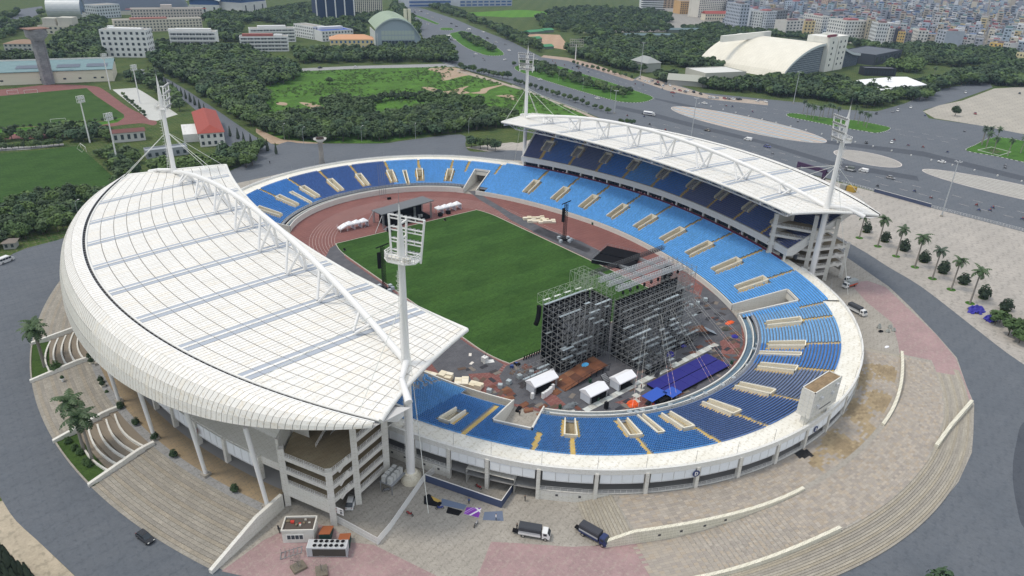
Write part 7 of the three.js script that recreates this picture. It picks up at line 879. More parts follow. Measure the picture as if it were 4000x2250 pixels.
// street trees set out one by one
const row = (x0,z0,x1,z1,n,h0,h1,label,group,tone) => { for (let i = 0;i < n;i++) CAND.unshift([lerp(x0,x1,(i + .5) / n) + rr(-.6,.6),lerp(z0,z1,(i + .5) / n) + rr(-.6,.6),rr(h0,h1),label,group,tone,1]);};
row(250,-294.8,231.8,-160.8,17,4.2,5.6,'small street tree on the pavement near the far mast','small street trees near the far mast');row(247.9,-372.8,255.6,-305.3,11,5,7.5,'street tree on the pavement beside the wasteland','street trees beside the wasteland');
row(367.8,-348,355.4,-251.1,12,3.5,4.6,'sapling on the brown pavement across the boulevard','saplings across the boulevard');row(94.7,-145.4,104.2,-126.3,4,6.5,8,'tree on the sandy corner below the far roof tip','trees on the sandy corner');row(-33.6,-398.1,-38,-313.9,12,2.6,3.4,'thin sapling between the red track and the white court','saplings by the white court');row(-98.4,-490.7,-33.4,-473.3,16,3,4.6,'young tree in front of the training hall','young trees before the training hall');row(-130.1,-278,-93.3,-270,14,3.6,5,'young tree along the far edge of the practice pitch','young trees by the practice pitch');row(-120.9,-326,-53.6,-317.1,18,2.4,3.2,'thin sapling on the light green touchline lawn','saplings on the light green lawn');
row(448.6,-18.7,457.4,-15.2,1,8,8.4,'single round tree standing on the sand lot',null,2);row(111.7,-364.2,114.4,-362.6,1,6,6.4,'lone thin tree standing in the green wasteland');row(-82.1,-338.2,-80.6,-340.5,0,5,5,'');
row(-20.7,167.5,-20.5,167.6,1,7,7.2,'tree top poking in at the bottom right edge',null,4);row(212.7,-136.9,221,-128.3,3,4,5,'brownish bush by the road behind the farther roof','bushes behind the farther roof');
{
const clear = CAND.filter(c => !KEEP.some(k => (c[0] - k[0]) ** 2 + (c[1] - k[1]) ** 2 < k[2] ** 2) && Math.hypot(c[0],c[1]) > 150).sort((a,b) => (b[6] || 0) - (a[6] || 0) || dist2([a[0],0,a[1]]) / a[2] ** 2 - dist2([b[0],0,b[1]]) / b[2] ** 2);
clear.slice(0,300).forEach(c => treeAt(c[0],c[1],c[2],c[3],c[4],undefined,'broadleaf_tree',c[5] === undefined ? pick(leafM) : leafM[c[5]]));
const rest = clear.slice(300),all = new THREE.Group();all.name = numbered('distant_woodland');all.userData = { kind: 'stuff',label: 'distant woodland and park trees reading as one green mass',category: 'woodland' };scene.add(all);
for (let v = 0;v < 6;v++) { const L = rest.filter((_,i) => i % 6 === v);if (!L.length) continue;const k = L.map(c => TRS(c[0],0,c[1],rr(0,6.28),c[2] / 8.4 * rr(.95,1.25),c[2] / 8.4,c[2] / 8.4 * rr(.95,1.25)));instanced('crowns',PROTO[v].far,M([1,1,1],{ r: .75,side: THREE.DoubleSide }),k,all,L.map(c => { const t = c[5] === undefined ? pick(leafC) : leafC[c[5]],f = rr(.8,1.15),q = new THREE.Color();q.setRGB(t[0] * f,t[1] * f,t[2] * f);return q;}));instanced('trunks',PROTO[v].trunk,bark,k,all);}
}
// rank weeds on the wasteland
{ const g = cards(new MB(),26,[[0,.35,0,1,.7]],.42).geo(),pts = V([115.1,-434.2,246.9,-394.4,239,-306.5,235.1,-252.3,215.6,-174.5,142.2,-181.2,72.6,-209.1,15.6,-251.4,35.1,-300.6,58.2,-370.8]),L = [],C = [];for (let i = 0;i < 5200;i++) { const p = [rr(10,270),rr(-445,-170)];if (!inside(p,pts)) continue;const k = Math.sin(p[0] * .06 + Math.sin(p[1] * .05) * 2) + Math.sin(p[1] * .09 + p[0] * .02);if (k < rr(-1.2,.9)) continue;const s = rr(.5,1.2);L.push(TRS(p[0],0,p[1],rr(0,6),s * 1.2,s * .8,s * 1.2));const c = new THREE.Color(),f = rr(.7,1.3);c.setRGB(.07 * f,.14 * f,.025 * f);C.push(c);} const o = instanced('rank_weeds',g,M([1,1,1],{ r: .8,side: THREE.DoubleSide }),L,undefined,C);o.userData = { kind: 'stuff',label: 'rank green weeds growing over the wasteland',category: 'weeds' };}
// palms
const frondMat = [[.034,.07,.022],[.045,.088,.028],[.03,.058,.03]].map(c => M(c,{ r: .6,side: THREE.DoubleSide }));
const palmTrunk = M([.27,.25,.22],{ r: .9 });
function palmProto(H,R,n) { const f = new MB();for (let i = 0;i < n;i++) { const a = i * 2.399 + rr(-.2,.2),up = lerp(1.25,-.5,i / n) + rr(-.1,.1),L = R * rr(.85,1.1);let p = [0,H,0],d = up,prev = null;const seg = 7,side = [-Math.sin(a),0,Math.cos(a)];for (let k = 0;k <= seg;k++) { const t = k / seg,w = .62 * Math.sin(Math.PI * Math.min(1,t * .85 + .15)) + .05,l = [p[0] + side[0] * w,p[1] - w * .55,p[2] + side[2] * w],r = [p[0] - side[0] * w,p[1] - w * .55,p[2] - side[2] * w],c = [p[0],p[1],p[2]];if (prev) { const q = t2 => t2;f.tri(prev.c,c,l).tri(prev.c,l,[lerp(prev.l[0],l[0],.35),lerp(prev.l[1],l[1],.35),lerp(prev.l[2],l[2],.35)]).tri(prev.c,r,c).tri(prev.c,[lerp(prev.r[0],r[0],.35),lerp(prev.r[1],r[1],.35),lerp(prev.r[2],r[2],.35)],r);} prev = { l,r,c };p = [p[0] + Math.cos(a) * Math.cos(d) * L / seg,p[1] + Math.sin(d) * L / seg,p[2] + Math.sin(a) * Math.cos(d) * L / seg];d -= .26;} } const t = new MB().cyl([0,-.1,0],[0,H * .5,0],.26,.2,9).cyl([0,H * .5,0],[0,H * .86,0],.2,.17,9);const s = new MB().cyl([0,H * .86,0],[0,H + .05,0],.2,.12,9);return { f: f.geo(),t: t.geo(),s: s.geo() };}
const PALM = [palmProto(9,3,15),palmProto(9,2.7,13),palmProto(8.5,3.3,20)];
const palm = (x,z,H,label,group,v = Math.floor(rnd() * 2),y = 0) => { const g = thing('palm_tree',label,'palm',group,x,y,z,rr(0,6)),p = PALM[v],s = H / 9;g.scale.set(s,s,s);mesh('trunk',p.t,palmTrunk,g);mesh('crown_shaft',p.s,M([.1,.15,.05],{ r: .6 }),g);mesh('fronds',p.f,pick(frondMat),g);return g;};
const PR = [[147.3,65.2],[144.5,74.5],[140.2,84],[135.4,93.5],[129.9,102.3],[125.7,110.6],[119.4,119.3]],TR = [[156.8,63.5],[152.5,73.6],[149.3,83],[143.9,93.2],[139,102.3],[134.9,111.1],[128,120.4],[123.8,128.9]];
const nth = ['first','second','third','fourth','fifth','sixth','seventh','eighth','ninth'];
PR.forEach((q,i) => palm(q[0],q[1],i === 0 ? 9.5 : rr(11.4,12.6),`tall palm on the sandy park, ${nth[i]} along the ring road from the farther stand`,'palms along the ring road'));
const bushGeo = [];{ const s0 = seed;seed = 99;for (let v = 0;v < 3;v++) bushGeo.push(cards(new MB(),420,[[0,1.5,0,1.5,2.2],[.3,1.2,.2,1.6,1.2],[-.3,1,-.3,1.5,1.1]],.34).geo());seed = s0;}
TR.forEach((q,i) => { const g = thing('clipped_tree',`dark clipped egg shaped tree, ${nth[i]} along the ring road from the farther stand`,'tree','clipped trees along the ring road',q[0],0,q[1],rr(0,6));const s = rr(1.2,1.45);g.scale.set(s,s * 1.02,s);mesh('trunk',new MB().cyl([0,0,0],[0,.9,0],.15,.12,6).geo(),bark,g);mesh('crown',bushGeo[i % 3],M([.020,.040,.018],{ r: .8,side: THREE.DoubleSide }),g);});
PR.slice(0,7).forEach((q,i) => struct('tree_bed',new MB().sheet(ell(q[0],q[1],1.7,1.5,0,14),.006 + i * .0005),lawn));TR.forEach((q,i) => struct('tree_bed',new MB().sheet(ell(q[0],q[1],2,1.6,0,14),.012 + i * .0005),rough));
for (const [u,l] of [[[358.5,-86.3],''],[[348,-77.3],''],[[349.4,-74.6],''],[[344.5,-70.2],''],[[346.8,-66.9],''],[[355.3,-69],''],[[363.7,-69.5],''],[[361.5,-65.2],''],[[356.8,-58.8],''],[[373.3,-54.1],''],[[359.7,-44.5],''],[[357,-39.2],''],[[354.3,-35.7],'']]) palm(u[0],u[1],9,'palm in the crowded rows on the grass island by the junction','palms on the grass island');
for (const u of [[378.1,28.9],[380.1,31.1],[383.3,35.2],[371.5,31.2],[362.5,36.8],[352.9,44.2],[355.8,51.4],[371.1,53.4]]) palm(u[0],u[1],10,'palm on the ornamental lawn at the right edge','palms on the ornamental lawn');
for (const u of [[412.9,-886.9],[425.4,-890.8],[430.2,-880.2],[447,-891.4],[459.4,-895.7],[247.8,-984.6],[247.8,-967.5],[623.5,-104.2],[496.8,-102.8],[519.1,-100.3]]) palm(u[0],u[1],10,'distant palm standing before the far halls','distant palms');
palm(-138.5,-19.7,12.6,'full palm on the left planter by the ring road',null,2,.3);palm(-138.1,-23.9,11.5,'slimmer palm just behind the left planter palm',null,0,.3);palm(-137.3,25.9,14,'palm behind the other in the planter by the nearest stairs',null,0,.3);palm(-136.5,30.6,13,'palm in front in the planter by the nearest stairs',null,2,.3);
// shrubs in pots and planters
const shrubM = [M([.04,.085,.02],{ r: .8,side: THREE.DoubleSide }),M([.03,.06,.022],{ r: .8,side: THREE.DoubleSide })];
const shrub = (x,z,h,label,group,y = 0,v = 0) => { const g = thing('shrub',label,'shrub',group,x,y,z,rr(0,6));g.scale.setScalar(h / 3.4);mesh('foliage',bushGeo[Math.floor(rnd() * 3)],shrubM[v],g);mesh('stem',new MB().cyl([0,0,0],[0,1.4,0],.12,.08,5).geo(),bark,g);return g;};
for (const [q,l] of [[[-122.1,43.1],'green bush on the terrace left of a slanted column'],[[-115.3,62.3],'dark bush on the terrace right of a slanted column'],[[-123.7,34.1],'small bush at the foot of a slanted column'],[[-125.7,25.6],'small bush beside the pillars under the cowl'],[[-127,16.4],'potted bush at the foot of the scuffed column']]) shrub(q[0],q[1],1.9,l,null,2.5,1);
for (const q of [[-128.2,-12.9],[-128.3,-10.1],[-128.3,1.3],[-128.4,3.5]]) { shrub(q[0],q[1],1.5,'potted shrub in the row along the terrace edge under the cowl','potted shrubs on the terrace',2.9,1);hbox('plant_pot',q[0],q[1],1,1,.5,cream,'square cream pot under a terrace shrub','pot','pots on the terrace',2.5,.3);}
for (const q of [[-139.6,20.3],[-138.8,24],[-138.2,26.5],[-137.8,30.9],[-137.4,32]]) shrub(q[0],q[1],1.7,'low clipped bush in the planter by the nearest stairs','planter bushes by the nearest stairs',.2);shrub(-136.2,-14.2,3,'large leafy bush growing over the white stair wall',null,1);
for (const q of [[-135.9,-7.1],[-128.2,7]]) { const g = thing('urn_planter','white urn with a small green plant on the stairs','urn','white urns on the stairs',q[0],1.3,q[1]);new MB().lathe([[.3,0],[.18,.4],[.55,.8],[.6,.95]],12).to('urn',steelWhite,g);const f = mesh('plant',bushGeo[1],shrubM[0],g);f.scale.setScalar(.3);f.position.y = .8;}
// conifers
const conGeo = [];{ const s0 = seed;seed = 5150;for (let v = 0;v < 2;v++) { const m = new MB();for (let i = 0;i < 520;i++) { const t = Math.pow(rnd(),.8),R = (1 - t) * 1.15 + .06,a = rr(0,6.28),q = R * rr(.7,1.05),c = [Math.cos(a) * q,.3 + t * 6,Math.sin(a) * q],s = rr(.16,.34),o = [Math.cos(a),.9,Math.sin(a)];m.tri([c[0] + -Math.sin(a) * s,c[1],c[2] + Math.cos(a) * s],[c[0] + Math.sin(a) * s,c[1],c[2] - Math.cos(a) * s],[c[0] + Math.cos(a) * .1,c[1] + s * 2.6,c[2] + Math.sin(a) * .1],o,o,o);} m.cyl([0,.2,0],[0,5.6,0],.75,.02,7);conGeo.push(m.geo());} seed = s0;}
const conM = M([.020,.036,.020],{ r: .85,side: THREE.DoubleSide });
const conifer = (x,z,H,label,group) => { const g = thing('conifer',label,'conifer',group,x,0,z,rr(0,6));g.scale.set(H / 6.3 * rr(.85,1.1),H / 6.3,H / 6.3 * rr(.85,1.1));mesh('foliage',pick(conGeo),conM,g);mesh('trunk',new MB().cyl([0,0,0],[0,.6,0],.14,.12,6).geo(),bark,g);};
for (let i = 0;i < 15;i++) { const t = i / 14;const a = [6.4,-483.3],b = [-1.8,-314.1];conifer(lerp(a[0],b[0],t),lerp(a[1],b[1],t),rr(4.6,6),'dark conifer in the row between the two campus lanes','conifer row between the lanes');}
for (let i = 0;i < 7;i++) { const t = i / 6,a = [-9.6,-240.8],b = [-3.9,-189.5];conifer(lerp(a[0],b[0],t) + rr(-1,1),lerp(a[1],b[1],t),rr(4.5,6.5),'dark conifer on the tapering traffic island at the far road fork','conifers at the far road fork');}
for (const q of [[-155,55],[-154.4,57.6],[-153.6,60],[-152.8,62.3],[-152,64.4],[-151.3,66.6],[-156,58.6],[-155,61.4],[-154,64]]) conifer(q[0] - .4,q[1],rr(6.2,7.4),'dark conifer in the bottom left corner','conifers in the bottom left corner');

// ---------- people ----------
const { MarchingCubes } = await import('three/addons/objects/MarchingCubes.js');
function figure(bones,shirt,trousers,hair = [.02,.018,.016]) { // bones: [ax,ay,az,ra,bx,by,bz,rb] in metres;one continuous skin
const R = 56,mc = new MarchingCubes(R,new THREE.MeshBasicMaterial(),false,false,60000);mc.isolation = 0;const S = 1.02;
for (let k = 0;k < R;k++) for (let j = 0;j < R;j++) for (let i = 0;i < R;i++) { const p = [(i - R / 2) / (R / 2) * S,(j - R / 2) / (R / 2) * S + .92,(k - R / 2) / (R / 2) * S];let d = 9;for (const [a,b,c,r,x,y,z,q] of bones) { const u = [x - a,y - b,z - c],v = [p[0] - a,p[1] - b,p[2] - c],l = u[0] ** 2 + u[1] ** 2 + u[2] ** 2,t = clamp((u[0] * v[0] + u[1] * v[1] + u[2] * v[2]) / (l || 1),0,1),e = Math.hypot(v[0] - u[0] * t,v[1] - u[1] * t,v[2] - u[2] * t) - lerp(r,q,t),h = clamp(.5 + .5 * (d - e) / .035,0,1);d = lerp(d,e,h) - .035 * h * (1 - h);} mc.field[i + j * R + k * R * R] = -d;}
mc.update();const n = mc.count,p = new Float32Array(n * 3),c = new Float32Array(n * 3);const top = Math.max(...bones.map(b => b[5] + b[7])),hip = bones[0][1];
for (let i = 0;i < n;i++) { for (let j = 0;j < 3;j++) p[i * 3 + j] = mc.positionArray[i * 3 + j] * S + (j === 1 ? .92 : 0);const y = p[i * 3 + 1],q = y > top - .1 ? hair : y > top - .26 ? [.4,.24,.16] : y > hip ? shirt : y > .1 ? trousers : [.03,.03,.03];c.set(q,i * 3);}
const g = new THREE.BufferGeometry();g.setAttribute('position',new THREE.BufferAttribute(p,3));g.setAttribute('color',new THREE.BufferAttribute(c,3));g.computeVertexNormals();return g;
}
const arms = (o = 0) => [[.19,1.4,0,.055,.26,1.1,.02 + o,.045],[.26,1.1,.02 + o,.045,.25,.86,.1 + o,.032],[-.19,1.4,0,.055,-.27,1.12,0,.045],[-.27,1.12,0,.045,-.24,.86,.08,.032],[.25,.86,.1 + o,.034,.25,.76,.12 + o,.02],[-.24,.86,.08,.034,-.24,.76,.1,.02]];
const standB = [[0,.92,0,.15,0,1.2,0,.15],[0,1.2,0,.15,0,1.38,0,.16],[-.14,1.39,0,.08,.14,1.39,0,.08],[0,1.4,0,.06,0,1.52,.01,.055],[0,1.58,.02,.085,0,1.66,.01,.09],[.09,.9,0,.1,.1,.5,.02,.07],[.1,.5,.02,.07,.11,.08,-.02,.045],[.11,.05,-.03,.045,.12,.04,.14,.035],[-.09,.9,0,.1,-.11,.5,.03,.07],[-.11,.5,.03,.07,-.12,.08,0,.045],[-.12,.05,-.01,.045,-.13,.04,.16,.035],...arms()];
const rideB = [[0,.86,-.1,.16,0,1.1,-.06,.16],[0,1.1,-.06,.16,0,1.3,0,.16],[-.14,1.31,0,.08,.14,1.31,0,.08],[0,1.34,0,.06,0,1.44,.03,.06],[0,1.5,.04,.11,0,1.57,.03,.12],[.1,.84,-.05,.1,.17,.78,.34,.075],[.17,.78,.34,.075,.17,.38,.26,.05],[.17,.36,.24,.045,.17,.34,.38,.035],[-.1,.84,-.05,.1,-.17,.78,.34,.075],[-.17,.78,.34,.075,-.17,.38,.26,.05],[-.17,.36,.24,.045,-.17,.34,.38,.035],[.19,1.3,0,.055,.3,1.08,.2,.045],[.3,1.08,.2,.045,.3,1.06,.48,.035],[-.19,1.3,0,.055,-.3,1.08,.2,.045],[-.3,1.08,.2,.045,-.3,1.06,.48,.035]];
const skinM = M([1,1,1],{ r: .8,vertexColors: true });
const FIG = { dark: figure(standB,[.02,.02,.024],[.02,.02,.025]),white: figure(standB,[.7,.7,.72],[.05,.05,.07]),blue: figure(standB,[.05,.1,.25],[.04,.04,.05]),ride: [[.03,.03,.035],[.35,.08,.06],[.1,.16,.3],[.4,.4,.42]].map(c => figure(rideB,c,[.04,.045,.06],[.12,.12,.13])) };
const person = (x,z,k,label,ry_ = 0,y = .06) => { const o = mesh('person',FIG[k],skinM);o.position.set(x,y,z);o.rotation.y = ry_;return tag(o,label,'person');};
person(-47.8,75.4,'dark','person in black standing at the near left corner of the stage floor',2);person(-74.8,100.4,'white','person in white shirt standing by the banners outside the bowl',1);person(-73,105.1,'dark','person in dark clothes standing behind the white cab truck',.4);person(-76.5,93.1,'blue','person in blue standing at the dark blue hoarding',2);person(-13.1,-173.7,'dark','pedestrian in dark clothes on the far ring road',0,0);person(213.3,11.2,'dark','pedestrian in dark clothes beside the purple archway',0,0);person(-13.6,86,'dark','person in dark clothes beside the white path',1);person(-66.4,99.8,'dark','person in dark clothes at the plinth left of the vents',1,.05);

// ---------- vehicles ----------
const tyreG = new MB().cyl([-.11,0,0],[.11,0,0],.32,.32,14).geo(),rimG = new MB().cyl([-.12,0,0],[.12,0,0],.19,.19,10).geo(),glassM = M([.025,.035,.045],{ r: .08 }),lampM = M([.7,.7,.66],{ r: .2 }),tailM = M([.3,.02,.02],{ r: .3 });
const loft = (m,secs) => { for (let i = 0;i + 1 < secs.length;i++) { const A = secs[i],B = secs[i + 1];for (let k = 0;k < A.length;k++) { const j = (k + 1) % A.length;m.quad(A[k],A[j],B[j],B[k]);} } const f = (S,r) => { for (let i = 1;i + 1 < S.length;i++) r ? m.tri(S[0],S[i + 1],S[i]) : m.tri(S[0],S[i],S[i + 1]);};f(secs[0],true);f(secs[secs.length - 1]);return m;};
const hoop = (x,w,y0,y1,k = .14) => [[x,y0,-w],[x,y0,w],[x,y1 - k,w],[x,y1,w - k],[x,y1,-w + k],[x,y1 - k,-w]];
function wheels(g,xs,w,r) { for (const x of xs) for (const e of [-1,1]) { const p = part(g,'wheel');p.position.set(x,r,e * w);p.rotation.y = PI / 2;p.scale.set(1.15,r / .32,r / .32);mesh('tyre',tyreG,rubber,p);mesh('rim',rimG,chrome,p);} }
const CARGEO = {};for (const [k,L,H,hb] of [['sedan',4.4,1.45,.45],['suv',4.5,1.72,.05]]) { const b = loft(new MB(),[hoop(-L / 2,.72,.35,.8),hoop(-L / 2 + .25,.86,.22,.92),hoop(-L * .2,.88,.2,.96),hoop(L * .22,.88,.2,.96),hoop(L / 2 - .5,.84,.22,.84),hoop(L / 2,.66,.32,.62)]);const r = loft(new MB(),[hoop(-L * .3 + hb * .4,.6,H - .1,H - .04,.03),hoop(L * .06,.62,H - .1,H,.03),hoop(L * .12,.6,H - .12,H - .04,.03)]);const gl = loft(new MB(),[hoop(-L * .46 + hb,.78,.88,.95,.03),hoop(-L * .3 + hb * .4,.66,.9,H - .06,.1),hoop(L * .12,.66,.9,H - .06,.1),hoop(L * .29,.76,.88,.95,.03)]);CARGEO[k] = { L,b: b.geo(),r: r.geo(),gl: gl.geo() };}
const carPaint = { white: M([.72,.73,.73],{ r: .25 }),black: M([.015,.016,.02],{ r: .18 }),grey: M([.22,.23,.25],{ r: .25 }),red: M([.25,.03,.03],{ r: .25 }),blue: M([.04,.06,.22],{ r: .25 }),silver: M([.45,.46,.47],{ r: .25 }) };
function car(x,z,ry_,colour,type,label,group) { const g = thing('car',label,'car',group,x,.02,z,ry_),c = CARGEO[type],p = carPaint[colour];mesh('body',c.b,p,g);mesh('windows',c.gl,glassM,g);mesh('roof',c.r,p,g);wheels(g,[-c.L * .3,c.L * .31],.78,.32);for (const e of [-.58,.58]) { put(g,'headlight',lampM,c.L / 2 - .1,.6,e,.12,.14,.3);put(g,'tail_light',tailM,-c.L / 2 + .08,.72,e,.1,.14,.26);} return g;}
car(-133.3,62.3,-1.27,'black','suv','black sport utility car on the ring road at the lower left');car(-96.5,78,.9,'white','suv','white car parked under the stair tower');
const CARS = [[354,-385,'white',3,600],[279,-293,'white',3,803],[263,-206,'white',3,995],[358,-327,'black',3,678],[335,-190,'red',3,937],[322,-148,'white',3,1045],[250,-91,'black',3,1318],[311,-14,'black',4,1440],[305,34,'white',8,192],[246,32,'grey',8,358],[326,-5,'white',4,1440],[172,-431,'white',2,675],[141,-440,'black',2,687],[320,-444,'white',2,548],[324,-399,'white',2,602],[434,-714,'white',2,245],[370,-450,'white',2,510],[449,-603,'white',2,325],[414,-547,'black',2,388],[399,-511,'silver',2,430],[455,-673,'black',2,268],[483,-755,'silver',2,203],[492,-791,'silver',2,178],[398,-491,'grey',2,450],[468,-704,'black',2,242],[475,-11,'red',4,1148],[608,-24,'black',4,945],[567,-53,'white',4,935],[454,-50,'white',4,1085],[424,-50,'grey',4,1130],[432,-50,'white',4,1118],[406,-54,'black',4,1148],[386,-591,'silver',2,360],[364,-553,'black',2,405],[367,-551,'white',2,405],[344,-159,'silver',3,990],[247,-44,'blue',8,40],[5,-499,'white',1,715],[65,-666,'white',1,440],[534,-896,'white',2,110],[536,-914,'silver',2,100],[530,-882,'black',2,118],[518,-846,'white',2,140],[513,-875,'black',2,125]];
const near_ = { white: 'white',black: 'black',red: 'dark red',grey: 'grey',silver: 'silver',blue: 'blue' };
const placeTxt = (t,b) => t === 8 ? 'on the boulevard carriageway nearest the stadium' : t === 4 ? 'near the palm island and sand lot' : t === 1 ? 'on the campus at the upper left' : t === 2 ? (b > 600 ? 'on the street beyond the wasteland' : 'on the far stretch of the boulevard') : b > 1200 ? 'on the near lane behind the farther roof' : 'on the boulevard past the far mast';
CARS.forEach(([x,z,c,t,b],i) => { const nw = t === 3 || t === 2 ? Math.atan2(150,-28) : t === 8 ? -1.45 : .4,far = x > 300;car(x,z,(t === 2 && b > 600 ? .1 : nw) + (far ? PI : 0) + rr(-.1,.1),c,i % 3 ? 'sedan' : 'suv',`${near_[c]} ${i % 3 ? 'saloon' : 'high roofed'} car ${placeTxt(t, b)}`,'cars on the roads');});
const PARK = [[360,-249],[356,-239],[362,-236],[362,-229],[360,-219],[359,-213],[353,-224],[353,-220],[351,-214],[356,-234],[349,-200],[348,-193],[347,-187],[352,-189],[352,-182],[351,-174],[344,-160],[346,-158],[348,-156],[353,-152],[354,-149],[356,-146],[359,-144],[361,-143],[367,-131],[371,-126]];
PARK.forEach(([x,z],i) => { const c = ['white','white','silver','black','grey','white','black','red'][i * 5 % 8];car(x,z,1.1 + rr(-.15,.15) + (i % 2) * PI,c,i % 2 ? 'sedan' : 'suv',`${near_[c]} car parked in the row along the boulevard trees`,'cars parked along the boulevard trees');});
function van(x,z,ry_,label,L = 5,H = 2,col = carPaint.white,cat = 'van') { const g = thing(cat === 'bus' ? 'coach' : 'van',label,cat,null,x,.02,z,ry_);loft(new MB(),[hoop(-L / 2,.86,.3,H - .05),hoop(-L / 2 + .2,.92,.25,H),hoop(L * .2,.92,.25,H),hoop(L * .36,.9,.25,H * .72),hoop(L / 2 - .1,.84,.3,H * .5),hoop(L / 2,.74,.4,H * .42)]).to('body',col,g);for (const e of [-1,1]) for (let i = 0;i < (L > 5.1 ? 4 : 1);i++) put(g,'side_window',glassM,L > 5.1 ? -L * .36 + i * L * .19 : L * .14,H * .55,e * .92,L > 5.1 ? L * .17 : L * .12,H * .3,.04);new MB().quad([L * .21,H * .93,-.78],[L * .21,H * .93,.78],[L * .365,H * .7,.8],[L * .365,H * .7,-.8]).to('windscreen',glassM,g).position.set(.03,.03,0);wheels(g,[-L * .3,L * .3],.82,.36);for (const e of [-.6,.6]) put(g,'headlight',lampM,L / 2 - .06,H * .33,e,.12,.18,.3);return g;}
van(-137.7,-106.3,0.55,'white minibus on the ring road at the left edge',5.6,2.3);van(246.5,16.7,PI - 1.45,'white panel van on the carriageway nearest the stadium',4.9,2);van(251.6,-61,PI - 1.3,'white panel van behind the farther roof',4.9,2);van(374.6,-576.6,2.1,'white coach on the far boulevard',9,3.1,carPaint.white,'bus');van(444.4,-629.5,2.1,'white minibus on the far side of the boulevard',6,2.6);
function truck(x,z,ry_,label,cab,cover,o = {}) { const g = thing('truck',label,'truck',o.group,x,.02,z,ry_),L = o.L || 4.6;put(g,'chassis',black,-.4,.5,0,L + 2,.3,.9);loft(new MB(),[hoop(L / 2 + .15,.95,.55,2.2),hoop(L / 2 + 1.2,.95,.5,2.2),hoop(L / 2 + 1.75,.93,.5,1.35,.1)]).to('cab',cab,g);new MB().quad([L / 2 + 1.24,2.1,-.82],[L / 2 + 1.24,2.1,.82],[L / 2 + 1.72,1.42,.86],[L / 2 + 1.72,1.42,-.86]).to('windscreen',glassM,g).position.x = .04;for (const e of [-1,1]) put(g,'cab_window',glassM,L / 2 + .8,1.35,e * .95,.7,.6,.04);put(g,'load_bed',o.bed || carPaint.white,-.1,.8,0,L,.55,2.05);if (cover) { loft(new MB(),[hoop(-L / 2 - .1,1,1.4,2.7,.2),hoop(L / 2 - .1,1,1.4,2.7,.2)]).to('canvas_cover',cover,g);put(g,'side_slats',M([.4,.42,.44],{ r: .6 }),-.1,1.36,1.02,L * .96,.35,.04);} wheels(g,[-L * .3,L / 2 + .9],.86,.42);for (const e of [-.65,.65]) put(g,'headlight',lampM,L / 2 + 1.74,.75,e,.08,.2,.34);return g;}
truck(-71.8,108,-0.88,'white cab truck with dark grey canvas cover, parked on stained concrete',carPaint.white,M([.045,.05,.06],{ r: .85 }));truck(-62.3,115.8,-1.34,'dark blue cab truck with dark canvas cover',M(rgb(30,46,92),{ r: .3 }),M([.045,.048,.06],{ r: .85 }),{ bed: M(rgb(30,46,92),{ r: .4 }) });truck(97.6,87.3,PI * .96,'white cab flatbed truck with orange load near the farther stair tower',carPaint.white,M(rgb(150,156,156),{ r: .6 }),{ bed: M(rgb(190,80,50),{ r: .6 }) });truck(79.3,98.3,-1.76,'white cab truck with dark canvas behind the right rim',carPaint.white,M([.045,.05,.06],{ r: .85 }));truck(241.2,12.1,PI - 1.45,'small grey truck with canvas on the carriageway',carPaint.grey,M([.12,.14,.13],{ r: .8 }),{ L: 3.2 });
car(101.2,84.3,.1,'white','suv','white pickup like car beside the flatbed truck');
{ const g = truck(252.3,-144.3,2.0 - PI * 1.0,'white tanker lorry with dark blue band behind the farther roof',carPaint.white,null,{ L: 6.5 });new MB().cyl([-3.3,1.9,0],[3.1,1.9,0],1.05,1.05,16).to('tank',M([.7,.72,.74],{ r: .35 }),g);put(g,'tank_band',M(rgb(34,44,84),{ r: .5 }),0,1.4,0,5.6,.7,2.16);}
// motorbikes with riders
const bikeGeo = { body: loft(new MB(),[hoop(-.75,.12,.62,.8,.03),hoop(-.3,.16,.4,.82,.04),hoop(.15,.15,.36,.62,.04),hoop(.42,.1,.4,.95,.03),hoop(.55,.08,.7,1.05,.03)]).geo(),fork: new MB().bar([.5,1,0],[.68,.3,0],.08).bar([.46,1.02,-.32],[.46,1.02,.32],.05).geo() };
const bikeM = ['black','red','blue','grey'].map(k => carPaint[k]);
function bike(x,z,ry_,label,group,rider,y = .02) { const g = thing('motorbike',label,'motorbike',group,x,y,z,ry_);mesh('body',bikeGeo.body,pick(bikeM),g);mesh('fork',bikeGeo.fork,black,g);for (const u of [-.6,.68]) { const p = part(g,'wheel');p.position.set(u,.29,0);p.rotation.y = PI / 2;p.scale.set(.45,.9,.9);mesh('tyre',tyreG,rubber,p);mesh('rim',rimG,chrome,p);} if (rider) { const o = mesh('person',FIG.ride[Math.floor(rnd() * 4)],skinM);o.position.set(x,y,z);o.rotation.y = ry_ + PI / 2;tag(o,'helmeted person riding a motorbike ' + label.split(' riding ')[1],'person',group.replace('motorbikes','riders'));} }
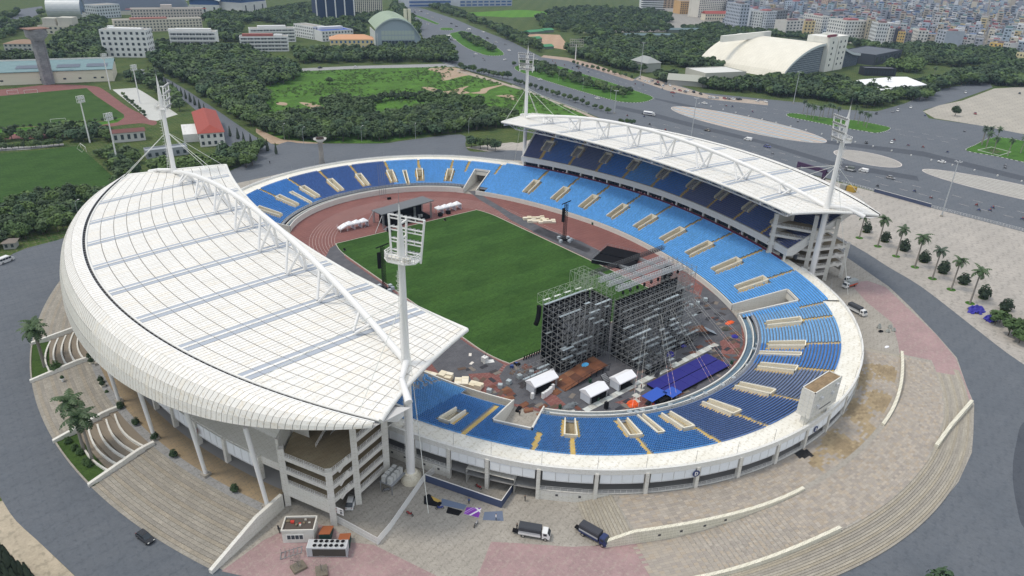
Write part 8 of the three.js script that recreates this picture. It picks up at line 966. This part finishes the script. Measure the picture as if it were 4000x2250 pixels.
const BK = [[236.5,78.0,8],[229.5,81.6,8],[239.3,84.2,8],[233.6,85.0,8],[229.5,59.8,8],[233.1,50.2,8],[225.1,35.0,8],[225.3,7.0,8],[231.5,10.1,8],[323.3,61.0,8],[329.4,59.1,8],[331.9,26.4,8],[331.2,12.2,8],[328.0,4.5,8],[235.3,-32.9,8],[233.1,98.7,8],[226.5,-106.8,3],[229.9,-123.4,3],[236.8,-150.1,3],[244.9,-141.5,3],[328.9,-133.0,3],[330.6,-128.6,3],[327.4,-108.6,3],[323.7,-180.7,3],[340.0,-205.4,3],[347.9,-324.0,3],[351.1,-319.0,3],[353.8,-355.6,3],[360.2,-366.7,3],[353.6,-341.5,3],[258.1,-215.2,3],[246.9,-257.6,3],[337.2,-233.4,3],[339.8,-226.6,3],[345.3,-299.4,3],[327.5,-71.8,4],[401.5,9.4,4],[431.3,-29.4,4],[334.0,-7.1,4],[302.4,-405.1,2],[309.1,-432.1,2],[309.1,-416.6,2]];
BK.forEach(([x,z,t],i) => bike(x,z,-1.5 + (x > 290 ? PI : 0) + rr(-.3,.3),`dark motorbike with a person riding ${t === 8 ? 'along the wide road right of the farther roof' : t === 4 ? 'near the palm island' : t === 2 ? 'through the far junction' : 'on the boulevard behind the farther roof'}`,'motorbikes on the roads',true));
for (const [q,l] of [[[-88.6,79.1],'parked motorbike inside the white fenced yard'],[[-79,99.1],'parked motorbike on the stained concrete by the banners'],[[-72,90.5],'parked motorbike by the white gate of the bowl'],[[-88.3,88.3],'motorbike lying by the white fence'],[[-111.6,76],'white scooter parked by the wall left of the kiosk'],[[-82.3,90.7],'parked motorbike beside the black banner']]) bike(q[0],q[1],rr(0,6),l,null,false);
// ---------- yard by the stair tower ----------
{ const g = thing('kiosk','small white flat roofed kiosk with rubbish on its roof','kiosk',null,-108.6,.03,79.9,-.62);put(g,'wall',wallWhite,0,0,0,6.2,2.9,3.8);for (const [x,z,w,d] of [[0,1.85,6.4,.25],[0,-1.85,6.4,.25],[-3.1,0,.25,3.9],[3.1,0,.25,3.9]]) put(g,'parapet',wallWhite,x,2.9,z,w,.45,d);put(g,'roof',plain(84,76,70),0,2.91,0,5.9,.06,3.5);for (let i = 0;i < 9;i++) put(g,'roof_litter',[plain(190,60,50),plain(190,190,180),plain(120,110,90)][i % 3],rr(-2.5,2.5),2.98,rr(-1.3,1.3),rr(.3,.8),rr(.1,.4),rr(.2,.6));put(g,'window_frame',plain(226,226,222),-.6,.8,1.92,3.4,1.4,.12);for (let i = 0;i < 4;i++) put(g,'window',winGlass,-1.8 + i * .8,1,1.98,.66,1,.06);}
{ const g = thing('chiller_unit','long chiller unit with twelve roof fans and dark louvred side','chiller',null,-106.2,.03,87.4,-.66);put(g,'casing',M([.5,.52,.54],{ r: .5 }),0,.15,0,7.6,2.2,2.3);put(g,'end_panel',M([.66,.68,.68],{ r: .5 }),-3.85,.1,0,.12,2.3,2.34);put(g,'side_louvre',plain(74,70,64),.4,.3,1.17,6.4,1.8,.06);for (let i = 0;i < 6;i++) for (const z of [-.55,.55]) { const f = part(g,'fan');f.position.set(-2.4 + i * 1.05,2.36,z);mesh('fan_ring',new MB().cyl([0,0,0],[0,.14,0],.46,.46,14).geo(),M([.6,.62,.62],{ r: .5 }),f);mesh('fan_disc',new MB().cyl([0,.145,0],[0,.16,0],.4,.4,14).geo(),black,f);} put(g,'end_door',M([.4,.42,.44],{ r: .6 }),3.9,.2,.9,.1,1.9,.9);}
for (const [x,z,r,n,l] of [[-104.4,83,.95,7,'dark green bleacher frame with orange treads, larger one'],[-102.4,87,1,5,'dark green bleacher frame with orange treads, smaller one']]) { const g = thing('bleacher_frame',l,'bleacher',null,x,.03,z,r);for (let i = 0;i < n;i++) { put(g,'tread',plain(150,86,50),-n * .28 + i * .55,2.3 - i * .24,0,.42,.1,2.2);put(g,'riser_box',plain(36,66,58),-n * .28 + i * .55,.02,0,.5,2.2 - i * .24,2.1);} }
[[-112.4,87.4,'mesh satellite dish folded on a concrete block'],[-109.4,91,'wide mesh satellite dish tilted up beside the chiller']].forEach(([x,z,l],i) => { const g = thing('satellite_dish',l,'dish',null,x,.03,z,i * 1.2);put(g,'concrete_block',plain(120,112,98),0,0,0,2.6,.5,2.2);const m = new MB();for (let k = 0;k < 14;k++) { const a = k / 14 * 2 * PI;let p = [0,0,0];for (let j = 1;j <= 4;j++) { const r = j * .45,q = [Math.cos(a) * r,r * r * .16,Math.sin(a) * r];m.bar(p,q,.035);const b = (k + 1) / 14 * 2 * PI;m.bar(q,[Math.cos(b) * r,r * r * .16,Math.sin(b) * r],.03);p = q;} } const d = m.to('mesh_dish',M([.2,.19,.17],{ r: .7 }),g);d.position.set(0,1.6,0);d.rotation.z = i ? .5 : 1.1;new MB().cyl([0,.4,0],[0,1.7,0],.1,.08,6).bar([0,1.6,0],[i ? -.8 : -1.4,3,0],.07).to('mount',M([.1,.09,.08],{ r: .7 }),g);});
{ const g = thing('steel_rack','rusty welded steel rack lying on pink paving by the kiosk','rack',null,-112.2,.03,83.6,-.5),m = new MB();for (let i = 0;i < 6;i++) m.bar([-2 + i * .8,.1 + i * .2,-.8],[-2 + i * .8,.1 + i * .2,.8],.12).bar([-2 + i * .8,.1,-.8],[-2 + i * .8,1.2,-.8],.06);m.bar([-2,.1,-.8],[2.2,1.2,-.8],.1).bar([-2,.1,.8],[2.2,1.2,.8],.1).to('frame',M([.2,.22,.23],{ r: .6 }),g);}
// fences
function fence(label,pts,h,m,o = {}) { const g = thing(o.name || 'fence',label,'fence',o.group);for (let s = 0;s + 1 < pts.length;s++) { const a = pts[s],b = pts[s + 1],L = Math.hypot(b[0] - a[0],b[1] - a[1]),n = Math.round(L / (o.bay || 1.8)),P = t => [lerp(a[0],b[0],t),lerp(a[1],b[1],t)],y = o.y || 0;for (let i = 0;i < n;i++) { const p = P(i / n),q = P((i + 1) / n),r = new MB();if (o.solid) r.prism([[p[0],p[1]],[q[0],q[1]],[q[0] + (q[1] - p[1]) * .03,q[1] - (q[0] - p[0]) * .03],[p[0] + (q[1] - p[1]) * .03,p[1] - (q[0] - p[0]) * .03]],y + .1,y + h);else { for (const k of [.08,.5,1]) r.bar([p[0],y + h * k,p[1]],[q[0],y + h * k,q[1]],.06);for (let k = 0;k <= (o.bars ?? 8);k++) { const u = lerp(p[0],q[0],k / (o.bars ?? 8)),v = lerp(p[1],q[1],k / (o.bars ?? 8));r.bar([u,y,v],[u,y + h,v],k ? (o.thin || .05) : .1);} } r.to(o.solid ? 'hoarding_panel' : 'fence_panel',m,g);} if (o.solid) new MB().bar([a[0],y + h + .06,a[1]],[b[0],y + h + .06,b[1]],.14).to('top_rail',steelWhite,g);} return g;}
fence('white steel fence round the yard beside the stair tower',[[-101.2,81.2],[-97.6,91.4],[-93.5,89.4],[-80.4,81.4]],1.9,steelWhite,{ thin: .09 });fence('short white fence between mast pedestal and the bowl',[[-80.4,81.4],[-76.6,80.4]],1.9,steelWhite,{ thin: .09 });fence('dark blue hoarding fence with white top rail outside the bowl gate',[[-80.2,81.8],[-71.8,98.4],[-66.4,95.8]],2.1,M(rgb(62,74,104),{ r: .7 }),{ solid: 1,name: 'hoarding' });
fence('long thin white fence between the sandy park and the boulevard',[[217,20],[215.6,66],[217,104],[224,160]],1.1,steelWhite,{ bay: 2.6,bars: 2 });fence('dark blue hoarding with white frames beside the boulevard',[[215.3,38],[214.6,66]],1.8,M(rgb(66,76,104),{ r: .7 }),{ solid: 1,name: 'hoarding',bay: 2 });fence('white campus railing beside the wasteland pavement',[[237.5,-280.8],[232.4,-249.1],[217,-169.9]],1.6,steelWhite,{ bay: 3,bars: 4 });fence('low white railing in front of the street beyond the wasteland',[[117.6,-435.8],[167.3,-422.5],[234,-398.8]],1.3,steelWhite,{ bay: 4,bars: 3 });
for (let i = 0;i < 22;i++) { const t = i / 21,x = lerp(318,302,t) - 3 * Math.sin(t * 3),z = lerp(-150,100,t);hbox('barrier_block',x,z,1,.6,.8,kerbWhite,'white barrier block in the line along the boulevard ovals','barrier','barrier blocks along the ovals',.03,rr(-.2,.2));}
// banners and cloths on the ground
const flat = (label,pts,m,y = .05) => tag(new MB().prism(pts,.03,y).to('banner',m),label,'banner');
flat('crumpled black banner spread on the concrete by the hoarding',V([-82.9,85.4,-81.7,85.5,-81,89.5,-82.2,90.1,-84.2,87.4]),black,.12);flat('gold edged corner of the black banner',V([-81.7,86.3,-80.7,89,-81.6,88.8,-82,87.9]),plain(190,160,84),.15);flat('long blue grey banner lying beside the hoarding',V([-80.2,88.3,-77.1,93.2,-78.4,93.9,-81.5,89.8]),plain(104,118,142));flat('black rectangular banner on the concrete',V([-80.6,91.2,-78.8,94.1,-80.3,94.7,-81.9,92.4]),black,.06);flat('round blue grey banner with white edge by the hoarding corner',V([-75.3,97.1,-72.1,99.2,-73.7,101.6,-77,98.7]),plain(104,116,138));flat('dark red mat lying on the concrete by the plinth',V([-56.5,109.2,-55.7,109.4,-56.4,111.1,-57.2,110.9]),plain(96,40,36),.06);
{ const S = 128,pm = tex(S,4,(i,x,y) => { const e = Math.min(x,y,S - x,S - y) < 7;if (e) return rgb(226,224,230);const k = N1[i % (512 * 512)],t = y > 78 && y < 88 && x % 9 < 6 || y > 94 && y < 100 && x % 6 < 4;return t ? rgb(200,170,220) : mix3(rgb(70,20,110),rgb(150,70,190),clamp((k - .35) * 3,0,1));});flat('purple printed banner with white border on the concrete',V([-77.5,93.7,-75.1,95.8,-77.3,97.7,-79.1,94.9]),M([1,1,1],{ map: pm,r: .7 }),.06);}
heap('blue_tarp',114.8,122.8,8,5,1.6,tarpBlue,'large bright blue tarpaulin covering a heap on the sandy verge');heap('blue_tarp',111.9,128.5,6,4,1.4,tarpBlue,'second blue tarpaulin heap partly behind trees');
for (const [q,l,h] of [[[75,108.7],'grey sack standing alone on the pink paving',1.5],[[74.8,111.7],'pale grey sack in the group on the pink paving',1],[[77,112.5],'second pale sack in the group on the pink paving',1],[[78.3,110.7],'upper sack of the group on the pink paving',1]]) heap('bulk_sack',q[0],q[1],1.5,1.4,h * 1.1,M(rgb(160,164,160),{ r: .8 }),l,'sack');heap('black_sheet',73.2,110.2,2.2,1.4,.3,black,'crumpled black sheet beside the sacks');heap('white_bag',64.8,116.1,2.4,1,.3,whiteCloth,'crumpled white plastic sheet on the concrete right of the rim');
// condensers beside the mast pedestal
{ const g = thing('condenser_rack','steel rack of grey condenser units beside the near mast foot','condenser rack',null,-86.6,0,78.6,.42);put(g,'rack_deck',steelGrey,0,2.4,0,5,.15,3.4);for (const [x,z] of [[-2.4,-1.5],[2.4,-1.5],[2.4,1.5],[-2.4,1.5]]) put(g,'rack_leg',steelGrey,x,0,z,.14,2.4,.14);for (let i = 0;i < 4;i++) for (let k = 0;k < 2;k++) put(g,'condenser_unit',M([.52,.53,.52],{ r: .5 }),-1.8 + i * 1.2,2.55,-.8 + k * 1.5,.95,1.5,.9);}
// signs
const font = await new (await import('three/addons/loaders/FontLoader.js')).FontLoader().loadAsync('fonts/droid/droid_sans_bold.typeface.json');
const { TextGeometry } = await import('three/addons/geometries/TextGeometry.js');
function roundSign(ch,label,disc,ink,s,d,h,R,pos,ry0) { const p = pos || bw(s,d,h),g = thing('round_sign',label,'sign',null,p[0],h,p[2],ry0 ?? (ry(s,30) + PI));new MB().cyl([0,0,-.05],[0,0,.06],R,R,24).to('disc',disc,g);const t = new TextGeometry(ch,{ font,size: R * 1.15,depth: .05,curveSegments: 4 });t.computeBoundingBox();const b = t.boundingBox;t.translate(-(b.min.x + b.max.x) / 2,-(b.min.y + b.max.y) / 2,.07);mesh('letter',t,ink,g);}
{ const a = bs(-35.5,120),b = bs(-0.4,127.9),navy = M(rgb(40,58,110),{ r: .6 });roundSign('D','navy round sign with white letter D on the near louvres',navy,steelWhite,a[0],31.15,6.6,.85);roundSign('D','smaller navy sign with letter D on the louvres below the scoreboard',navy,steelWhite,b[0],31.15,6.6,.8);const q = [xg(45,162.5)];roundSign('A','red ringed round sign with letter A on louvres under the cowl',plain(206,214,218),M(rgb(190,50,44),{ r: .6 }),0,0,7,.9,[-xg(43,162.6),7,43],-PI / 2 - .26 + PI);}
{ const g = thing('corner_sign','white corner sign with red letter A and dark letter D on the stair tower','sign',null,-101.2,0,82.1,-1.12);const put2 = (ch,x,m,ar,o) => { const t = new TextGeometry(ch,{ font,size: .62,depth: .04,curveSegments: 4 });t.translate(x - .2,3.45,.08);mesh('letter',t,m,g);put(g,'arrow',m,x + .1,4.35,.09,.6,.16,.04);};put(g,'sign_board',steelWhite,0,3.2,0,2.6,1.6,.1);put2('A',-.7,M(rgb(170,36,36),{ r: .6 }));put2('D',.7,M(rgb(24,26,40),{ r: .6 }));}
{ const g = thing('event_arch','purple entrance archway with pale lettering beside the farther roof','archway',null,214.5,0,3.5,PI / 2 - .1);const pm = M(rgb(60,36,72),{ r: .7 });put(g,'arch_post',pm,-8,0,0,1.8,5,1);put(g,'arch_post',pm,8,0,0,1.8,5,1);put(g,'arch_beam',pm,0,3.4,.05,17.8,2,1);put(g,'lettering_band',plain(150,120,160),0,4.1,.58,9,.5,.05);}
{ const g = thing('site_container','yellow and grey site containers on the sand beside the fence','container',null,206.8,0,28.5,1.4);put(g,'yellow_container',plain(170,138,48),-2.2,0,0,4.2,2.6,2.4);put(g,'grey_container',plain(150,152,148),2.2,0,0,3.2,2.4,2.4);}

renderer.render(scene,camera);
